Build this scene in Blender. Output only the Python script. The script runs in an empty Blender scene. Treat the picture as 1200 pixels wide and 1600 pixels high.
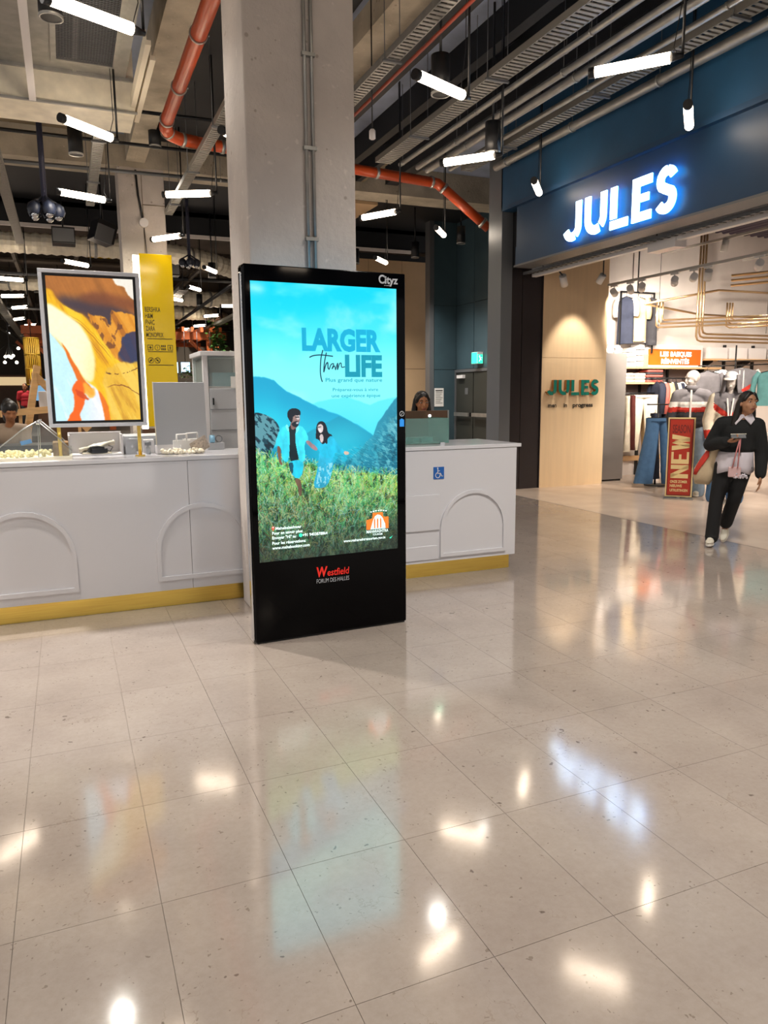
import bpy, bmesh, math, random
import numpy as np
from mathutils import Vector, Matrix, noise
random.seed(7)
rng = np.random.RandomState(3)
scene = bpy.context.scene
col = scene.collection
PI = math.pi

# ---------------------------------------------------------------- camera
cd = bpy.data.cameras.new('camera')
cd.sensor_fit = 'AUTO'
cd.sensor_width = 36.0
cd.lens = 1160.0 * 36.0 / 1600.0
cd.clip_start = 0.05
cd.clip_end = 200
cam = bpy.data.objects.new('camera', cd)
col.objects.link(cam)
_p, _r, _y = 0.1572915, -0.0083321, 0.4005173
_f = Vector((math.sin(_y) * math.cos(_p), math.cos(_y) * math.cos(_p), -math.sin(_p)))
_rt = Vector((math.cos(_y), -math.sin(_y), 0))
_up = _rt.cross(_f)
_r2 = _rt * math.cos(_r) + _up * math.sin(_r)
_u2 = _up * math.cos(_r) - _rt * math.sin(_r)
cam.matrix_world = Matrix(((_r2.x, _u2.x, -_f.x, 0), (_r2.y, _u2.y, -_f.y, 0), (_r2.z, _u2.z, -_f.z, 1.52), (0, 0, 0, 1)))
scene.camera = cam

# ---------------------------------------------------------------- world, view
w = bpy.data.worlds.new('world')
scene.world = w
w.use_nodes = True
w.node_tree.nodes['Background'].inputs[0].default_value = (1.0, 0.96, 0.92, 1)
w.node_tree.nodes['Background'].inputs[1].default_value = 0.55
scene.view_settings.view_transform = 'Standard'
scene.view_settings.look = 'None'
scene.view_settings.gamma = 1
scene.view_settings.use_curve_mapping = False
scene.view_settings.exposure = 0.14
scene.cycles.use_denoising = True
scene.cycles.max_bounces = 7
scene.cycles.use_adaptive_sampling = True
scene.cycles.adaptive_threshold = 0.025
scene.cycles.sample_clamp_indirect = 6
scene.cycles.caustics_reflective = False
scene.cycles.caustics_refractive = False

WARM = (1.0, 0.945, 0.87)
DOWN_W = 150
STORE_W = 200      # shop track spots
TUBE_E = 16.0       # pendant tube emission

# ---------------------------------------------------------------- helpers
def lin(c):
    if isinstance(c, str):
        c = tuple(int(c[i:i + 2], 16) / 255 for i in (0, 2, 4))
    return tuple(v / 12.92 if v <= 0.04045 else ((v + 0.055) / 1.055) ** 2.4 for v in c)

def mat(name, c, rough=0.5, metal=0.0, var=0.0, vscale=6.0, bump=0.0, bscale=40.0, spec=0.5, coat=0.0, c2=None, detail=4, stretch=None):
    m = bpy.data.materials.new(name)
    m.use_nodes = True
    nt = m.node_tree
    b = nt.nodes['Principled BSDF']
    L = lin(c)
    b.inputs['Base Color'].default_value = (*L, 1)
    b.inputs['Roughness'].default_value = rough
    b.inputs['Metallic'].default_value = metal
    b.inputs['Specular IOR Level'].default_value = spec
    if coat:
        b.inputs['Coat Weight'].default_value = coat
        b.inputs['Coat Roughness'].default_value = 0.05
    if var or bump:
        tc = nt.nodes.new('ShaderNodeTexCoord')
        src = tc.outputs['Object']
        if stretch:
            mp = nt.nodes.new('ShaderNodeMapping')
            mp.inputs['Scale'].default_value = stretch
            nt.links.new(src, mp.inputs[0])
            src = mp.outputs[0]
    if var:
        n = nt.nodes.new('ShaderNodeTexNoise')
        n.inputs['Scale'].default_value = vscale
        n.inputs['Detail'].default_value = detail
        nt.links.new(src, n.inputs['Vector'])
        r = nt.nodes.new('ShaderNodeValToRGB')
        r.color_ramp.elements[0].position = 0.33
        r.color_ramp.elements[1].position = 0.67
        a = lin(c2) if c2 else tuple(v * (1 - var) for v in L)
        bb = L if c2 else tuple(min(1, v * (1 + var)) for v in L)
        r.color_ramp.elements[0].color = (*a, 1)
        r.color_ramp.elements[1].color = (*bb, 1)
        nt.links.new(n.outputs[0], r.inputs[0])
        nt.links.new(r.outputs[0], b.inputs['Base Color'])
    if bump:
        n2 = nt.nodes.new('ShaderNodeTexNoise')
        n2.inputs['Scale'].default_value = bscale
        n2.inputs['Detail'].default_value = 5
        nt.links.new(src, n2.inputs['Vector'])
        bp = nt.nodes.new('ShaderNodeBump')
        bp.inputs['Strength'].default_value = bump
        bp.inputs['Distance'].default_value = 0.02
        nt.links.new(n2.outputs[0], bp.inputs['Height'])
        nt.links.new(bp.outputs[0], b.inputs['Normal'])
    return m

def emat(name, c, e, base=None):
    m = bpy.data.materials.new(name)
    m.use_nodes = True
    b = m.node_tree.nodes['Principled BSDF']
    L = lin(c)
    b.inputs['Base Color'].default_value = (*(lin(base) if base else L), 1)
    b.inputs['Roughness'].default_value = 0.3
    b.inputs['Emission Color'].default_value = (*L, 1)
    b.inputs['Emission Strength'].default_value = e
    return m

def vmat(name, e=1.0, rough=0.08):
    """lit display: the picture is a colour attribute on a fine grid"""
    m = bpy.data.materials.new(name)
    m.use_nodes = True
    nt = m.node_tree
    b = nt.nodes['Principled BSDF']
    b.inputs['Base Color'].default_value = (0.01, 0.01, 0.012, 1)
    b.inputs['Roughness'].default_value = rough
    at = nt.nodes.new('ShaderNodeVertexColor')
    at.layer_name = 'picture'
    nt.links.new(at.outputs[0], b.inputs['Emission Color'])
    b.inputs['Emission Strength'].default_value = e
    return m

def gmat(name, c, rough=0.02, alpha_mix=0.85):
    """thin clear pane: mostly transparent with a reflecting skin"""
    m = bpy.data.materials.new(name)
    m.use_nodes = True
    nt = m.node_tree
    b = nt.nodes['Principled BSDF']
    out = nt.nodes['Material Output']
    b.inputs['Base Color'].default_value = (*lin(c), 1)
    b.inputs['Roughness'].default_value = rough
    t = nt.nodes.new('ShaderNodeBsdfTransparent')
    t.inputs[0].default_value = (*lin(c), 1)
    mx = nt.nodes.new('ShaderNodeMixShader')
    mx.inputs[0].default_value = alpha_mix
    nt.links.new(b.outputs[0], mx.inputs[1])
    nt.links.new(t.outputs[0], mx.inputs[2])
    nt.links.new(mx.outputs[0], out.inputs[0])
    return m

class M:
    """collects simple shapes into one mesh"""
    def __init__(s):
        s.v = []; s.f = []; s.sm = []
    def add(s, vs, fs, smooth=False):
        o = len(s.v)
        s.v += [tuple(v) for v in vs]
        s.f += [tuple(i + o for i in f) for f in fs]
        s.sm += [smooth] * len(fs)
        return s
    def box(s, x0, x1, y0, y1, z0, z1):
        v = [(x0, y0, z0), (x1, y0, z0), (x1, y1, z0), (x0, y1, z0), (x0, y0, z1), (x1, y0, z1), (x1, y1, z1), (x0, y1, z1)]
        return s.add(v, [(3, 2, 1, 0), (4, 5, 6, 7), (0, 1, 5, 4), (1, 2, 6, 5), (2, 3, 7, 6), (3, 0, 4, 7)])
    def obox(s, c, ax, ay, az):
        """oriented box: centre and three half-axis vectors"""
        c, ax, ay, az = map(Vector, (c, ax, ay, az))
        v = [c + ax * i + ay * j + az * k for k in (-1, 1) for i, j in ((-1, -1), (1, -1), (1, 1), (-1, 1))]
        return s.add(v, [(3, 2, 1, 0), (4, 5, 6, 7), (0, 1, 5, 4), (1, 2, 6, 5), (2, 3, 7, 6), (3, 0, 4, 7)])
    def bar(s, a, b, wd, h, upv=(0, 0, 1)):
        """rectangular bar from a to b"""
        a, b = Vector(a), Vector(b)
        d = (b - a)
        u = Vector(upv)
        if abs(d.normalized().dot(u)) > 0.98:
            u = Vector((0, 1, 0))
        sd = d.cross(u).normalized()
        u = sd.cross(d).normalized()
        return s.obox((a + b) / 2, d / 2, sd * wd / 2, u * h / 2)
    def cyl(s, a, b, r, n=12, r2=None, cap=True):
        return s.tube([a, b], [r, r if r2 is None else r2], n, cap, True)
    def tube(s, pts, r, n=8, cap=True, smooth=True, sq=None):
        pts = [Vector(p) for p in pts]
        rs = r if isinstance(r, (list, tuple)) else [r] * len(pts)
        vs = []; fs = []
        pu = None
        for i, p in enumerate(pts):
            d = (pts[min(i + 1, len(pts) - 1)] - pts[max(i - 1, 0)])
            if d.length < 1e-9:
                d = Vector((0, 0, 1))
            d.normalize()
            if pu is None:
                pu = Vector((0, 0, 1)) if abs(d.z) < 0.9 else Vector((0, 1, 0))
            sd = d.cross(pu)
            if sd.length < 1e-6:
                sd = d.cross(Vector((1, 0, 0)))
            sd.normalize()
            u = sd.cross(d).normalized()
            pu = u
            for k in range(n):
                a = 2 * PI * k / n
                e = (sd * math.cos(a) + u * math.sin(a) * (sq or 1)) * rs[i]
                vs.append(p + e)
        for i in range(len(pts) - 1):
            for k in range(n):
                k2 = (k + 1) % n
                fs.append((i * n + k, i * n + k2, (i + 1) * n + k2, (i + 1) * n + k))
        s.add(vs, fs, smooth)
        if cap:
            o = len(s.v) - len(vs)
            s.f.append(tuple(o + k for k in reversed(range(n)))); s.sm.append(False)
            o2 = o + (len(pts) - 1) * n
            s.f.append(tuple(o2 + k for k in range(n))); s.sm.append(False)
        return s
    def lathe(s, c, prof, n=16, axis=(0, 0, 1), cap=True):
        c = Vector(c); ax = Vector(axis).normalized()
        a = Vector((1, 0, 0)) if abs(ax.x) < 0.9 else Vector((0, 1, 0))
        e1 = ax.cross(a).normalized(); e2 = ax.cross(e1)
        vs = []
        for r, z in prof:
            for k in range(n):
                t = 2 * PI * k / n
                vs.append(c + ax * z + (e1 * math.cos(t) + e2 * math.sin(t)) * r)
        fs = [(i * n + k, i * n + (k + 1) % n, (i + 1) * n + (k + 1) % n, (i + 1) * n + k) for i in range(len(prof) - 1) for k in range(n)]
        s.add(vs, fs, True)
        if cap:
            o = len(s.v) - len(vs)
            if prof[0][0] > 1e-5:
                s.f.append(tuple(o + k for k in reversed(range(n)))); s.sm.append(False)
            if prof[-1][0] > 1e-5:
                o2 = o + (len(prof) - 1) * n
                s.f.append(tuple(o2 + k for k in range(n))); s.sm.append(False)
        return s
    def prism(s, poly, o, ux, uy, th):
        """flat polygon (u, v) at origin o with axes ux, uy; thickness th along ux x uy"""
        o, ux, uy = Vector(o), Vector(ux), Vector(uy)
        nn = ux.cross(uy).normalized() * th
        k = len(poly)
        a = [o + ux * p[0] + uy * p[1] for p in poly]
        vs = a + [p + nn for p in a]
        fs = [tuple(reversed(range(k))), tuple(range(k, 2 * k))] + [(i, (i + 1) % k, k + (i + 1) % k, k + i) for i in range(k)]
        return s.add(vs, fs)
    def ell(s, c, r, n=12, m=8, rot=None):
        c = Vector(c)
        if not isinstance(r, (tuple, list)):
            r = (r, r, r)
        vs = [Vector((0, 0, -r[2]))]
        for i in range(1, m):
            t = -PI / 2 + PI * i / m
            for k in range(n):
                a = 2 * PI * k / n
                vs.append(Vector((r[0] * math.cos(t) * math.cos(a), r[1] * math.cos(t) * math.sin(a), r[2] * math.sin(t))))
        vs.append(Vector((0, 0, r[2])))
        if rot is not None:
            vs = [rot @ v for v in vs]
        fs = [(0, 1 + (k + 1) % n, 1 + k) for k in range(n)]
        for i in range(m - 2):
            for k in range(n):
                a = 1 + i * n; k2 = (k + 1) % n
                fs.append((a + k, a + k2, a + n + k2, a + n + k))
        t = len(vs) - 1; a = 1 + (m - 2) * n
        fs += [(a + k, a + (k + 1) % n, t) for k in range(n)]
        return s.add([v + c for v in vs], fs, True)
    def cap(s, a, b, ra, rb, n=12):
        """tapered capsule"""
        a, b = Vector(a), Vector(b)
        d = (b - a); L = d.length; d.normalize()
        pts = []; rs = []
        for t in (-1, -0.85, -0.5, 0):
            pts.append(a + d * ra * t); rs.append(ra * math.sqrt(max(0.0004, 1 - t * t)))
        for t in (0, 0.5, 0.85, 1):
            pts.append(b + d * rb * t); rs.append(rb * math.sqrt(max(0.0004, 1 - t * t)))
        return s.tube(pts, rs, n)
    def grid(s, P, closed_u=False, smooth=True):
        """P: rows x cols of points"""
        R, C = len(P), len(P[0])
        vs = [p for row in P for p in row]
        fs = []
        for i in range(R - 1):
            for k in range(C if closed_u else C - 1):
                k2 = (k + 1) % C
                fs.append((i * C + k, i * C + k2, (i + 1) * C + k2, (i + 1) * C + k))
        return s.add(vs, fs, smooth)

def mesh_of(name, mb, m=None):
    me = bpy.data.meshes.new(name)
    me.from_pydata([tuple(v) for v in mb.v], [], mb.f)
    me.polygons.foreach_set('use_smooth', mb.sm)
    if m is not None:
        me.materials.append(m)
    return me

def wloc(o):
    p = Vector((0, 0, 0))
    while o is not None:
        p += Vector(o.location)
        o = o.parent
    return p

def obj(name, mb, m, parent=None, world=True, bevel=0.0, kind=None, label=None, solid=0.0):
    """one mesh object.  world=True: mb holds world coordinates (parents unrotated)"""
    me = mb if isinstance(mb, bpy.types.Mesh) else mesh_of(name, mb, m)
    o = bpy.data.objects.new(name, me)
    col.objects.link(o)
    if parent is not None:
        o.parent = parent
        if world:
            p = wloc(parent)
            if p.length > 0:
                me.transform(Matrix.Translation(-p))
    if bevel:
        b = o.modifiers.new('bevel', 'BEVEL')
        b.width = bevel; b.segments = 2; b.limit_method = 'ANGLE'
    if solid:
        b = o.modifiers.new('solid', 'SOLIDIFY')
        b.thickness = solid
    if kind:
        o['kind'] = kind
    if label:
        o['label'] = label
    return o

def thing(name, label, cat, loc=(0, 0, 0), group=None, rotz=0.0):
    o = bpy.data.objects.new(name, None)
    o.empty_display_size = 0.1
    col.objects.link(o)
    o.location = loc
    o.rotation_euler = (0, 0, rotz)
    o['label'] = label; o['category'] = cat
    if group:
        o['group'] = group
    return o

def tag(o, label, cat, group=None):
    o['label'] = label; o['category'] = cat
    if group:
        o['group'] = group
    return o

def struct(name, mb, m, parent=None, **k):
    o = obj(name, mb, m, parent, **k)
    o['kind'] = 'structure'
    return o

def kids(o):
    return [c for c in bpy.data.objects if c.parent is o]

def dup(o, loc, rotz=None, label=None, scale=None):
    """a thing with copies of its parts and sub-parts, sharing mesh data"""
    def cp(a, parent):
        c = a.copy(); col.objects.link(c)
        if parent is not None:
            c.parent = parent
        for ch in kids(a):
            cp(ch, c)
        return c
    src = kids(o)
    r = o.copy(); col.objects.link(r)
    for ch in src:
        cp(ch, r)
    r.location = loc
    if rotz is not None:
        r.rotation_euler = (0, 0, rotz)
    if scale is not None:
        r.scale = scale if isinstance(scale, (tuple, list)) else (scale,) * 3
    if label:
        r['label'] = label
    return r

def text_mb(s, o, ux, uy, h, width=None, bold=0.0, th=0.001, align='l', sheared=0.0, sp=1.0):
    """lettering as geometry: cap height h along uy from origin o, run along ux"""
    cu = bpy.data.curves.new('t', 'FONT')
    cu.body = s; cu.size = 1.0; cu.offset = bold; cu.resolution_u = 3; cu.shear = sheared; cu.space_character = sp
    t = bpy.data.objects.new('t', cu); col.objects.link(t)
    dg = bpy.context.evaluated_depsgraph_get(); dg.update()
    me = bpy.data.meshes.new_from_object(t.evaluated_get(dg))
    bpy.data.objects.remove(t); bpy.data.curves.remove(cu)
    n = len(me.vertices)
    co = np.zeros(n * 3); me.vertices.foreach_get('co', co); co = co.reshape(-1, 3)
    fs = [tuple(p.vertices) for p in me.polygons]
    bpy.data.meshes.remove(me)
    x0, x1 = co[:, 0].min(), co[:, 0].max()
    sc = h / 0.73
    sx = (width / (x1 - x0)) if width else sc
    W = (x1 - x0) * sx
    off = {'l': 0, 'c': -W / 2, 'r': -W}[align]
    o, ux, uy = Vector(o), Vector(ux).normalized(), Vector(uy).normalized()
    nn = ux.cross(uy).normalized()
    mb = M()
    vs = [o + ux * ((c[0] - x0) * sx + off) + uy * (c[1] * sc) + nn * th for c in co]
    mb.add(vs, fs)
    if th > 0.004:
        # side walls for thick letters
        ec = {}
        for f in fs:
            for i in range(len(f)):
                a, b = f[i], f[(i + 1) % len(f)]
                ec[(a, b)] = ec.get((a, b), 0) + 1
        base = len(mb.v)
        mb.v += [tuple(Vector(v) - nn * th) for v in vs]
        for (a, b) in ec:
            if (b, a) not in ec:
                mb.f.append((b, a, base + a, base + b)); mb.sm.append(False)
    return mb

def stroke(pts, wd, closed=False):
    """polyline turned into a flat ribbon outline [(u, v)...] pieces -> list of quads"""
    q = []
    for (a, b) in zip(pts[:-1], pts[1:]):
        d = Vector((b[0] - a[0], b[1] - a[1])); d.normalize()
        n = Vector((-d.y, d.x)) * wd / 2
        e = d * wd * 0.12
        q.append([(a[0] - n.x - e.x, a[1] - n.y - e.y), (b[0] - n.x + e.x, b[1] - n.y + e.y), (b[0] + n.x + e.x, b[1] + n.y + e.y), (a[0] + n.x - e.x, a[1] + n.y - e.y)])
    return q

def ribbon(outer, inner):
    """band polygon between two point lists"""
    return outer + list(reversed(inner))

def arc(cx, cy, r, a0, a1, n=10, ry=None):
    return [(cx + r * math.cos(math.radians(a0 + (a1 - a0) * i / n)), cy + (ry or r) * math.sin(math.radians(a0 + (a1 - a0) * i / n))) for i in range(n + 1)]

def remesh(name, mb, m, parent, voxel=0.008, smooth=4, world=False):
    """overlapping shapes fused into one continuous skin"""
    me = mesh_of('tmp', mb)
    t = bpy.data.objects.new('tmp', me); col.objects.link(t)
    r = t.modifiers.new('r', 'REMESH'); r.mode = 'VOXEL'; r.voxel_size = voxel
    s = t.modifiers.new('s', 'SMOOTH'); s.iterations = smooth; s.factor = 0.5
    dg = bpy.context.evaluated_depsgraph_get(); dg.update()
    me2 = bpy.data.meshes.new_from_object(t.evaluated_get(dg))
    bpy.data.objects.remove(t); bpy.data.meshes.remove(me)
    me2.name = name
    me2.materials.clear(); me2.materials.append(m)
    me2.polygons.foreach_set('use_smooth', [True] * len(me2.polygons))
    return obj(name, me2, None, parent, world=world)

def fbm(X, Y, octv=4, seed=0):
    """value noise on numpy arrays, 0..1"""
    tot = np.zeros_like(X); amp = 1.0; s = 0.0
    for o in range(octv):
        r = np.random.RandomState(seed + o).rand(64, 64)
        x = X * 2 ** o; y = Y * 2 ** o
        xi = np.floor(x).astype(int); yi = np.floor(y).astype(int)
        fx = x - xi; fy = y - yi
        fx = fx * fx * (3 - 2 * fx); fy = fy * fy * (3 - 2 * fy)
        a = r[xi % 64, yi % 64]; b = r[(xi + 1) % 64, yi % 64]; c = r[xi % 64, (yi + 1) % 64]; d = r[(xi + 1) % 64, (yi + 1) % 64]
        tot += amp * ((a * (1 - fx) + b * fx) * (1 - fy) + (c * (1 - fx) + d * fx) * fy)
        s += amp; amp *= 0.5
    return tot / s

def inpoly(X, Y, poly):
    r = np.zeros(X.shape, bool)
    n = len(poly)
    for i in range(n):
        x1, y1 = poly[i]; x2, y2 = poly[(i + 1) % n]
        if y1 == y2:
            continue
        c = ((y1 > Y) != (y2 > Y)) & (X < (x2 - x1) * (Y - y1) / (y2 - y1) + x1)
        r ^= c
    return r

def soft(mask, r=2, it=2):
    m = mask.astype(float)
    for _ in range(it):
        for ax in (0, 1):
            p = np.concatenate([np.repeat(np.take(m, [0], ax), r, ax), m, np.repeat(np.take(m, [-1], ax), r, ax)], ax)
            c = np.cumsum(p, ax)
            n = m.shape[ax]
            hi = np.take(c, np.arange(2 * r, 2 * r + n), ax)
            lo = np.concatenate([np.zeros_like(np.take(c, [0], ax)), np.take(c, np.arange(0, n - 1), ax)], ax)
            m = (hi - lo) / (2 * r + 1)
    return m

def smooth_poly(poly, it=2):
    for _ in range(it):
        q = []
        for i in range(len(poly)):
            a = poly[i]; b = poly[(i + 1) % len(poly)]
            q += [(a[0] * .75 + b[0] * .25, a[1] * .75 + b[1] * .25), (a[0] * .25 + b[0] * .75, a[1] * .25 + b[1] * .75)]
        poly = q
    return poly

def ss(a, b, x):
    t = np.clip((x - a) / (b - a), 0, 1)
    return t * t * (3 - 2 * t)

def picture_mesh(name, img, o, ux, uy):
    """img: rows x cols x 3 (sRGB 0..1, row 0 at top) on a grid of faces; o = top-left corner, ux/uy full width/height vectors (uy down)"""
    Hh, Ww = img.shape[:2]
    o, ux, uy = np.array(o, float), np.array(ux, float), np.array(uy, float)
    gv, gu = np.meshgrid(np.linspace(0, 1, Hh), np.linspace(0, 1, Ww), indexing='ij')
    co = o + gu[..., None] * ux + gv[..., None] * uy
    me = bpy.data.meshes.new(name)
    nv = Hh * Ww
    idx = np.arange(nv).reshape(Hh, Ww)
    q = np.stack([idx[:-1, :-1], idx[1:, :-1], idx[1:, 1:], idx[:-1, 1:]], -1).reshape(-1, 4)
    me.vertices.add(nv); me.vertices.foreach_set('co', co.reshape(-1))
    nf = len(q)
    me.loops.add(nf * 4); me.loops.foreach_set('vertex_index', q.reshape(-1).astype(np.int32))
    me.polygons.add(nf)
    me.polygons.foreach_set('loop_start', np.arange(0, nf * 4, 4, dtype=np.int32))
    at = me.color_attributes.new('picture', 'FLOAT_COLOR', 'POINT')
    c = np.clip(img, 0, 1)
    c = np.where(c <= 0.04045, c / 12.92, ((c + 0.055) / 1.055) ** 2.4)
    c4 = np.concatenate([c.reshape(-1, 3), np.ones((nv, 1))], 1)
    at.data.foreach_set('color', c4.reshape(-1).astype(np.float32))
    me.update(calc_edges=True)
    me.validate()
    return me
# ---------------------------------------------------------------- materials
def stone():
    m = mat('polished_stone', 'c9bcac', 0.13, spec=0.5)
    nt = m.node_tree; b = nt.nodes['Principled BSDF']
    g = nt.nodes.new('ShaderNodeNewGeometry')
    oi = nt.nodes.new('ShaderNodeObjectInfo')
    def noise_(sc, det=5, rough=0.6):
        n = nt.nodes.new('ShaderNodeTexNoise'); n.inputs['Scale'].default_value = sc
        n.inputs['Detail'].default_value = det; n.inputs['Roughness'].default_value = rough
        nt.links.new(g.outputs['Position'], n.inputs['Vector']); return n
    def ramp(src, p0, c0, p1, c1):
        r = nt.nodes.new('ShaderNodeValToRGB')
        r.color_ramp.elements[0].position = p0; r.color_ramp.elements[1].position = p1
        r.color_ramp.elements[0].color = (*c0, 1); r.color_ramp.elements[1].color = (*c1, 1)
        nt.links.new(src, r.inputs[0]); return r
    def mul(a, bb, f=1.0):
        x = nt.nodes.new('ShaderNodeMixRGB'); x.blend_type = 'MULTIPLY'; x.inputs[0].default_value = f
        nt.links.new(a, x.inputs[1]); nt.links.new(bb, x.inputs[2]); return x.outputs[0]
    base = ramp(noise_(2.2).outputs[0], 0.3, lin('a0938a'), 0.7, lin('aea298'))
    fine = ramp(noise_(38, 6, 0.75).outputs[0], 0.34, (0.80, 0.77, 0.74), 0.6, (1, 1, 1))
    c = mul(base.outputs[0], fine.outputs[0], 0.42)
    # small dark chips and pits
    vo = nt.nodes.new('ShaderNodeTexVoronoi'); vo.inputs['Scale'].default_value = 15
    wn = noise_(9.0, 3)
    wv = nt.nodes.new('ShaderNodeVectorMath'); wv.operation = 'MULTIPLY_ADD'
    nt.links.new(wn.outputs[1], wv.inputs[0]); wv.inputs[1].default_value = (0.10, 0.10, 0.0); nt.links.new(g.outputs['Position'], wv.inputs[2])
    nt.links.new(wv.outputs[0], vo.inputs['Vector'])
    gate = noise_(5.3, 3)
    th = nt.nodes.new('ShaderNodeMath'); th.operation = 'MULTIPLY_ADD'
    nt.links.new(gate.outputs[0], th.inputs[0]); th.inputs[1].default_value = -0.62; th.inputs[2].default_value = 0.325
    df = nt.nodes.new('ShaderNodeMath'); df.operation = 'SUBTRACT'
    nt.links.new(vo.outputs['Distance'], df.inputs[0]); nt.links.new(th.outputs[0], df.inputs[1])
    pit = ramp(df.outputs[0], 0.0, (0.30, 0.26, 0.23), 0.03, (1, 1, 1))
    c = mul(c, pit.outputs[0], 0.75)
    # fine scratches: stretched noise
    mp = nt.nodes.new('ShaderNodeMapping'); mp.inputs['Scale'].default_value = (3.0, 22.0, 1); mp.inputs['Rotation'].default_value = (0, 0, 0.7)
    nt.links.new(g.outputs['Position'], mp.inputs[0])
    n3 = nt.nodes.new('ShaderNodeTexNoise'); n3.inputs['Scale'].default_value = 2.2; n3.inputs['Detail'].default_value = 6; n3.inputs['Roughness'].default_value = 0.8
    nt.links.new(mp.outputs[0], n3.inputs['Vector'])
    scr = ramp(n3.outputs[0], 0.29, (0.60, 0.55, 0.51), 0.335, (1, 1, 1))
    c = mul(c, scr.outputs[0], 0.5)
    v2 = nt.nodes.new('ShaderNodeTexVoronoi'); v2.inputs['Scale'].default_value = 46
    wv2 = nt.nodes.new('ShaderNodeVectorMath'); wv2.operation = 'MULTIPLY_ADD'
    wn2 = noise_(24.0, 3)
    nt.links.new(wn2.outputs[1], wv2.inputs[0]); wv2.inputs[1].default_value = (0.05, 0.05, 0.0); nt.links.new(g.outputs['Position'], wv2.inputs[2])
    nt.links.new(wv2.outputs[0], v2.inputs['Vector'])
    gate2 = noise_(11.0, 4)
    t2 = nt.nodes.new('ShaderNodeMath'); t2.operation = 'MULTIPLY_ADD'
    nt.links.new(gate2.outputs[0], t2.inputs[0]); t2.inputs[1].default_value = 0.9; t2.inputs[2].default_value = -0.40
    d2 = nt.nodes.new('ShaderNodeMath'); d2.operation = 'SUBTRACT'
    nt.links.new(v2.outputs['Distance'], d2.inputs[0]); nt.links.new(t2.outputs[0], d2.inputs[1])
    spk = ramp(d2.outputs[0], 0.0, (0.52, 0.47, 0.43), 0.06, (1, 1, 1))
    c = mul(c, spk.outputs[0], 0.7)
    # dark hairline cracks
    wv3 = nt.nodes.new('ShaderNodeVectorMath'); wv3.operation = 'MULTIPLY_ADD'
    wn3 = noise_(3.0, 5, .7)
    nt.links.new(wn3.outputs[1], wv3.inputs[0]); wv3.inputs[1].default_value = (0.5, 0.5, 0.0); nt.links.new(g.outputs['Position'], wv3.inputs[2])
    v3 = nt.nodes.new('ShaderNodeTexVoronoi'); v3.feature = 'DISTANCE_TO_EDGE'; v3.inputs['Scale'].default_value = 4.5
    nt.links.new(wv3.outputs[0], v3.inputs['Vector'])
    crk = ramp(v3.outputs['Distance'], 0.0, (0.80, 0.76, 0.72), 0.012, (1, 1, 1))
    cg = ramp(noise_(1.7, 3).outputs[0], 0.5, (0, 0, 0), 0.62, (1, 1, 1))
    xm = nt.nodes.new('ShaderNodeMixRGB'); xm.blend_type = 'MULTIPLY'
    nt.links.new(cg.outputs[0], xm.inputs[0]); nt.links.new(c, xm.inputs[1]); nt.links.new(crk.outputs[0], xm.inputs[2])
    c = xm.outputs[0]
    rr = ramp(oi.outputs['Random'], 0, (0.955, 0.95, 0.945), 1, (1, 1, 1))
    c = mul(c, rr.outputs[0])
    nt.links.new(c, b.inputs['Base Color'])
    rg = ramp(noise_(3.1, 5).outputs[0], 0.3, (0.075,) * 3, 0.75, (0.125,) * 3)
    b.inputs['IOR'].default_value = 2.2
    nt.links.new(rg.outputs[0], b.inputs['Roughness'])
    return m

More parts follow.
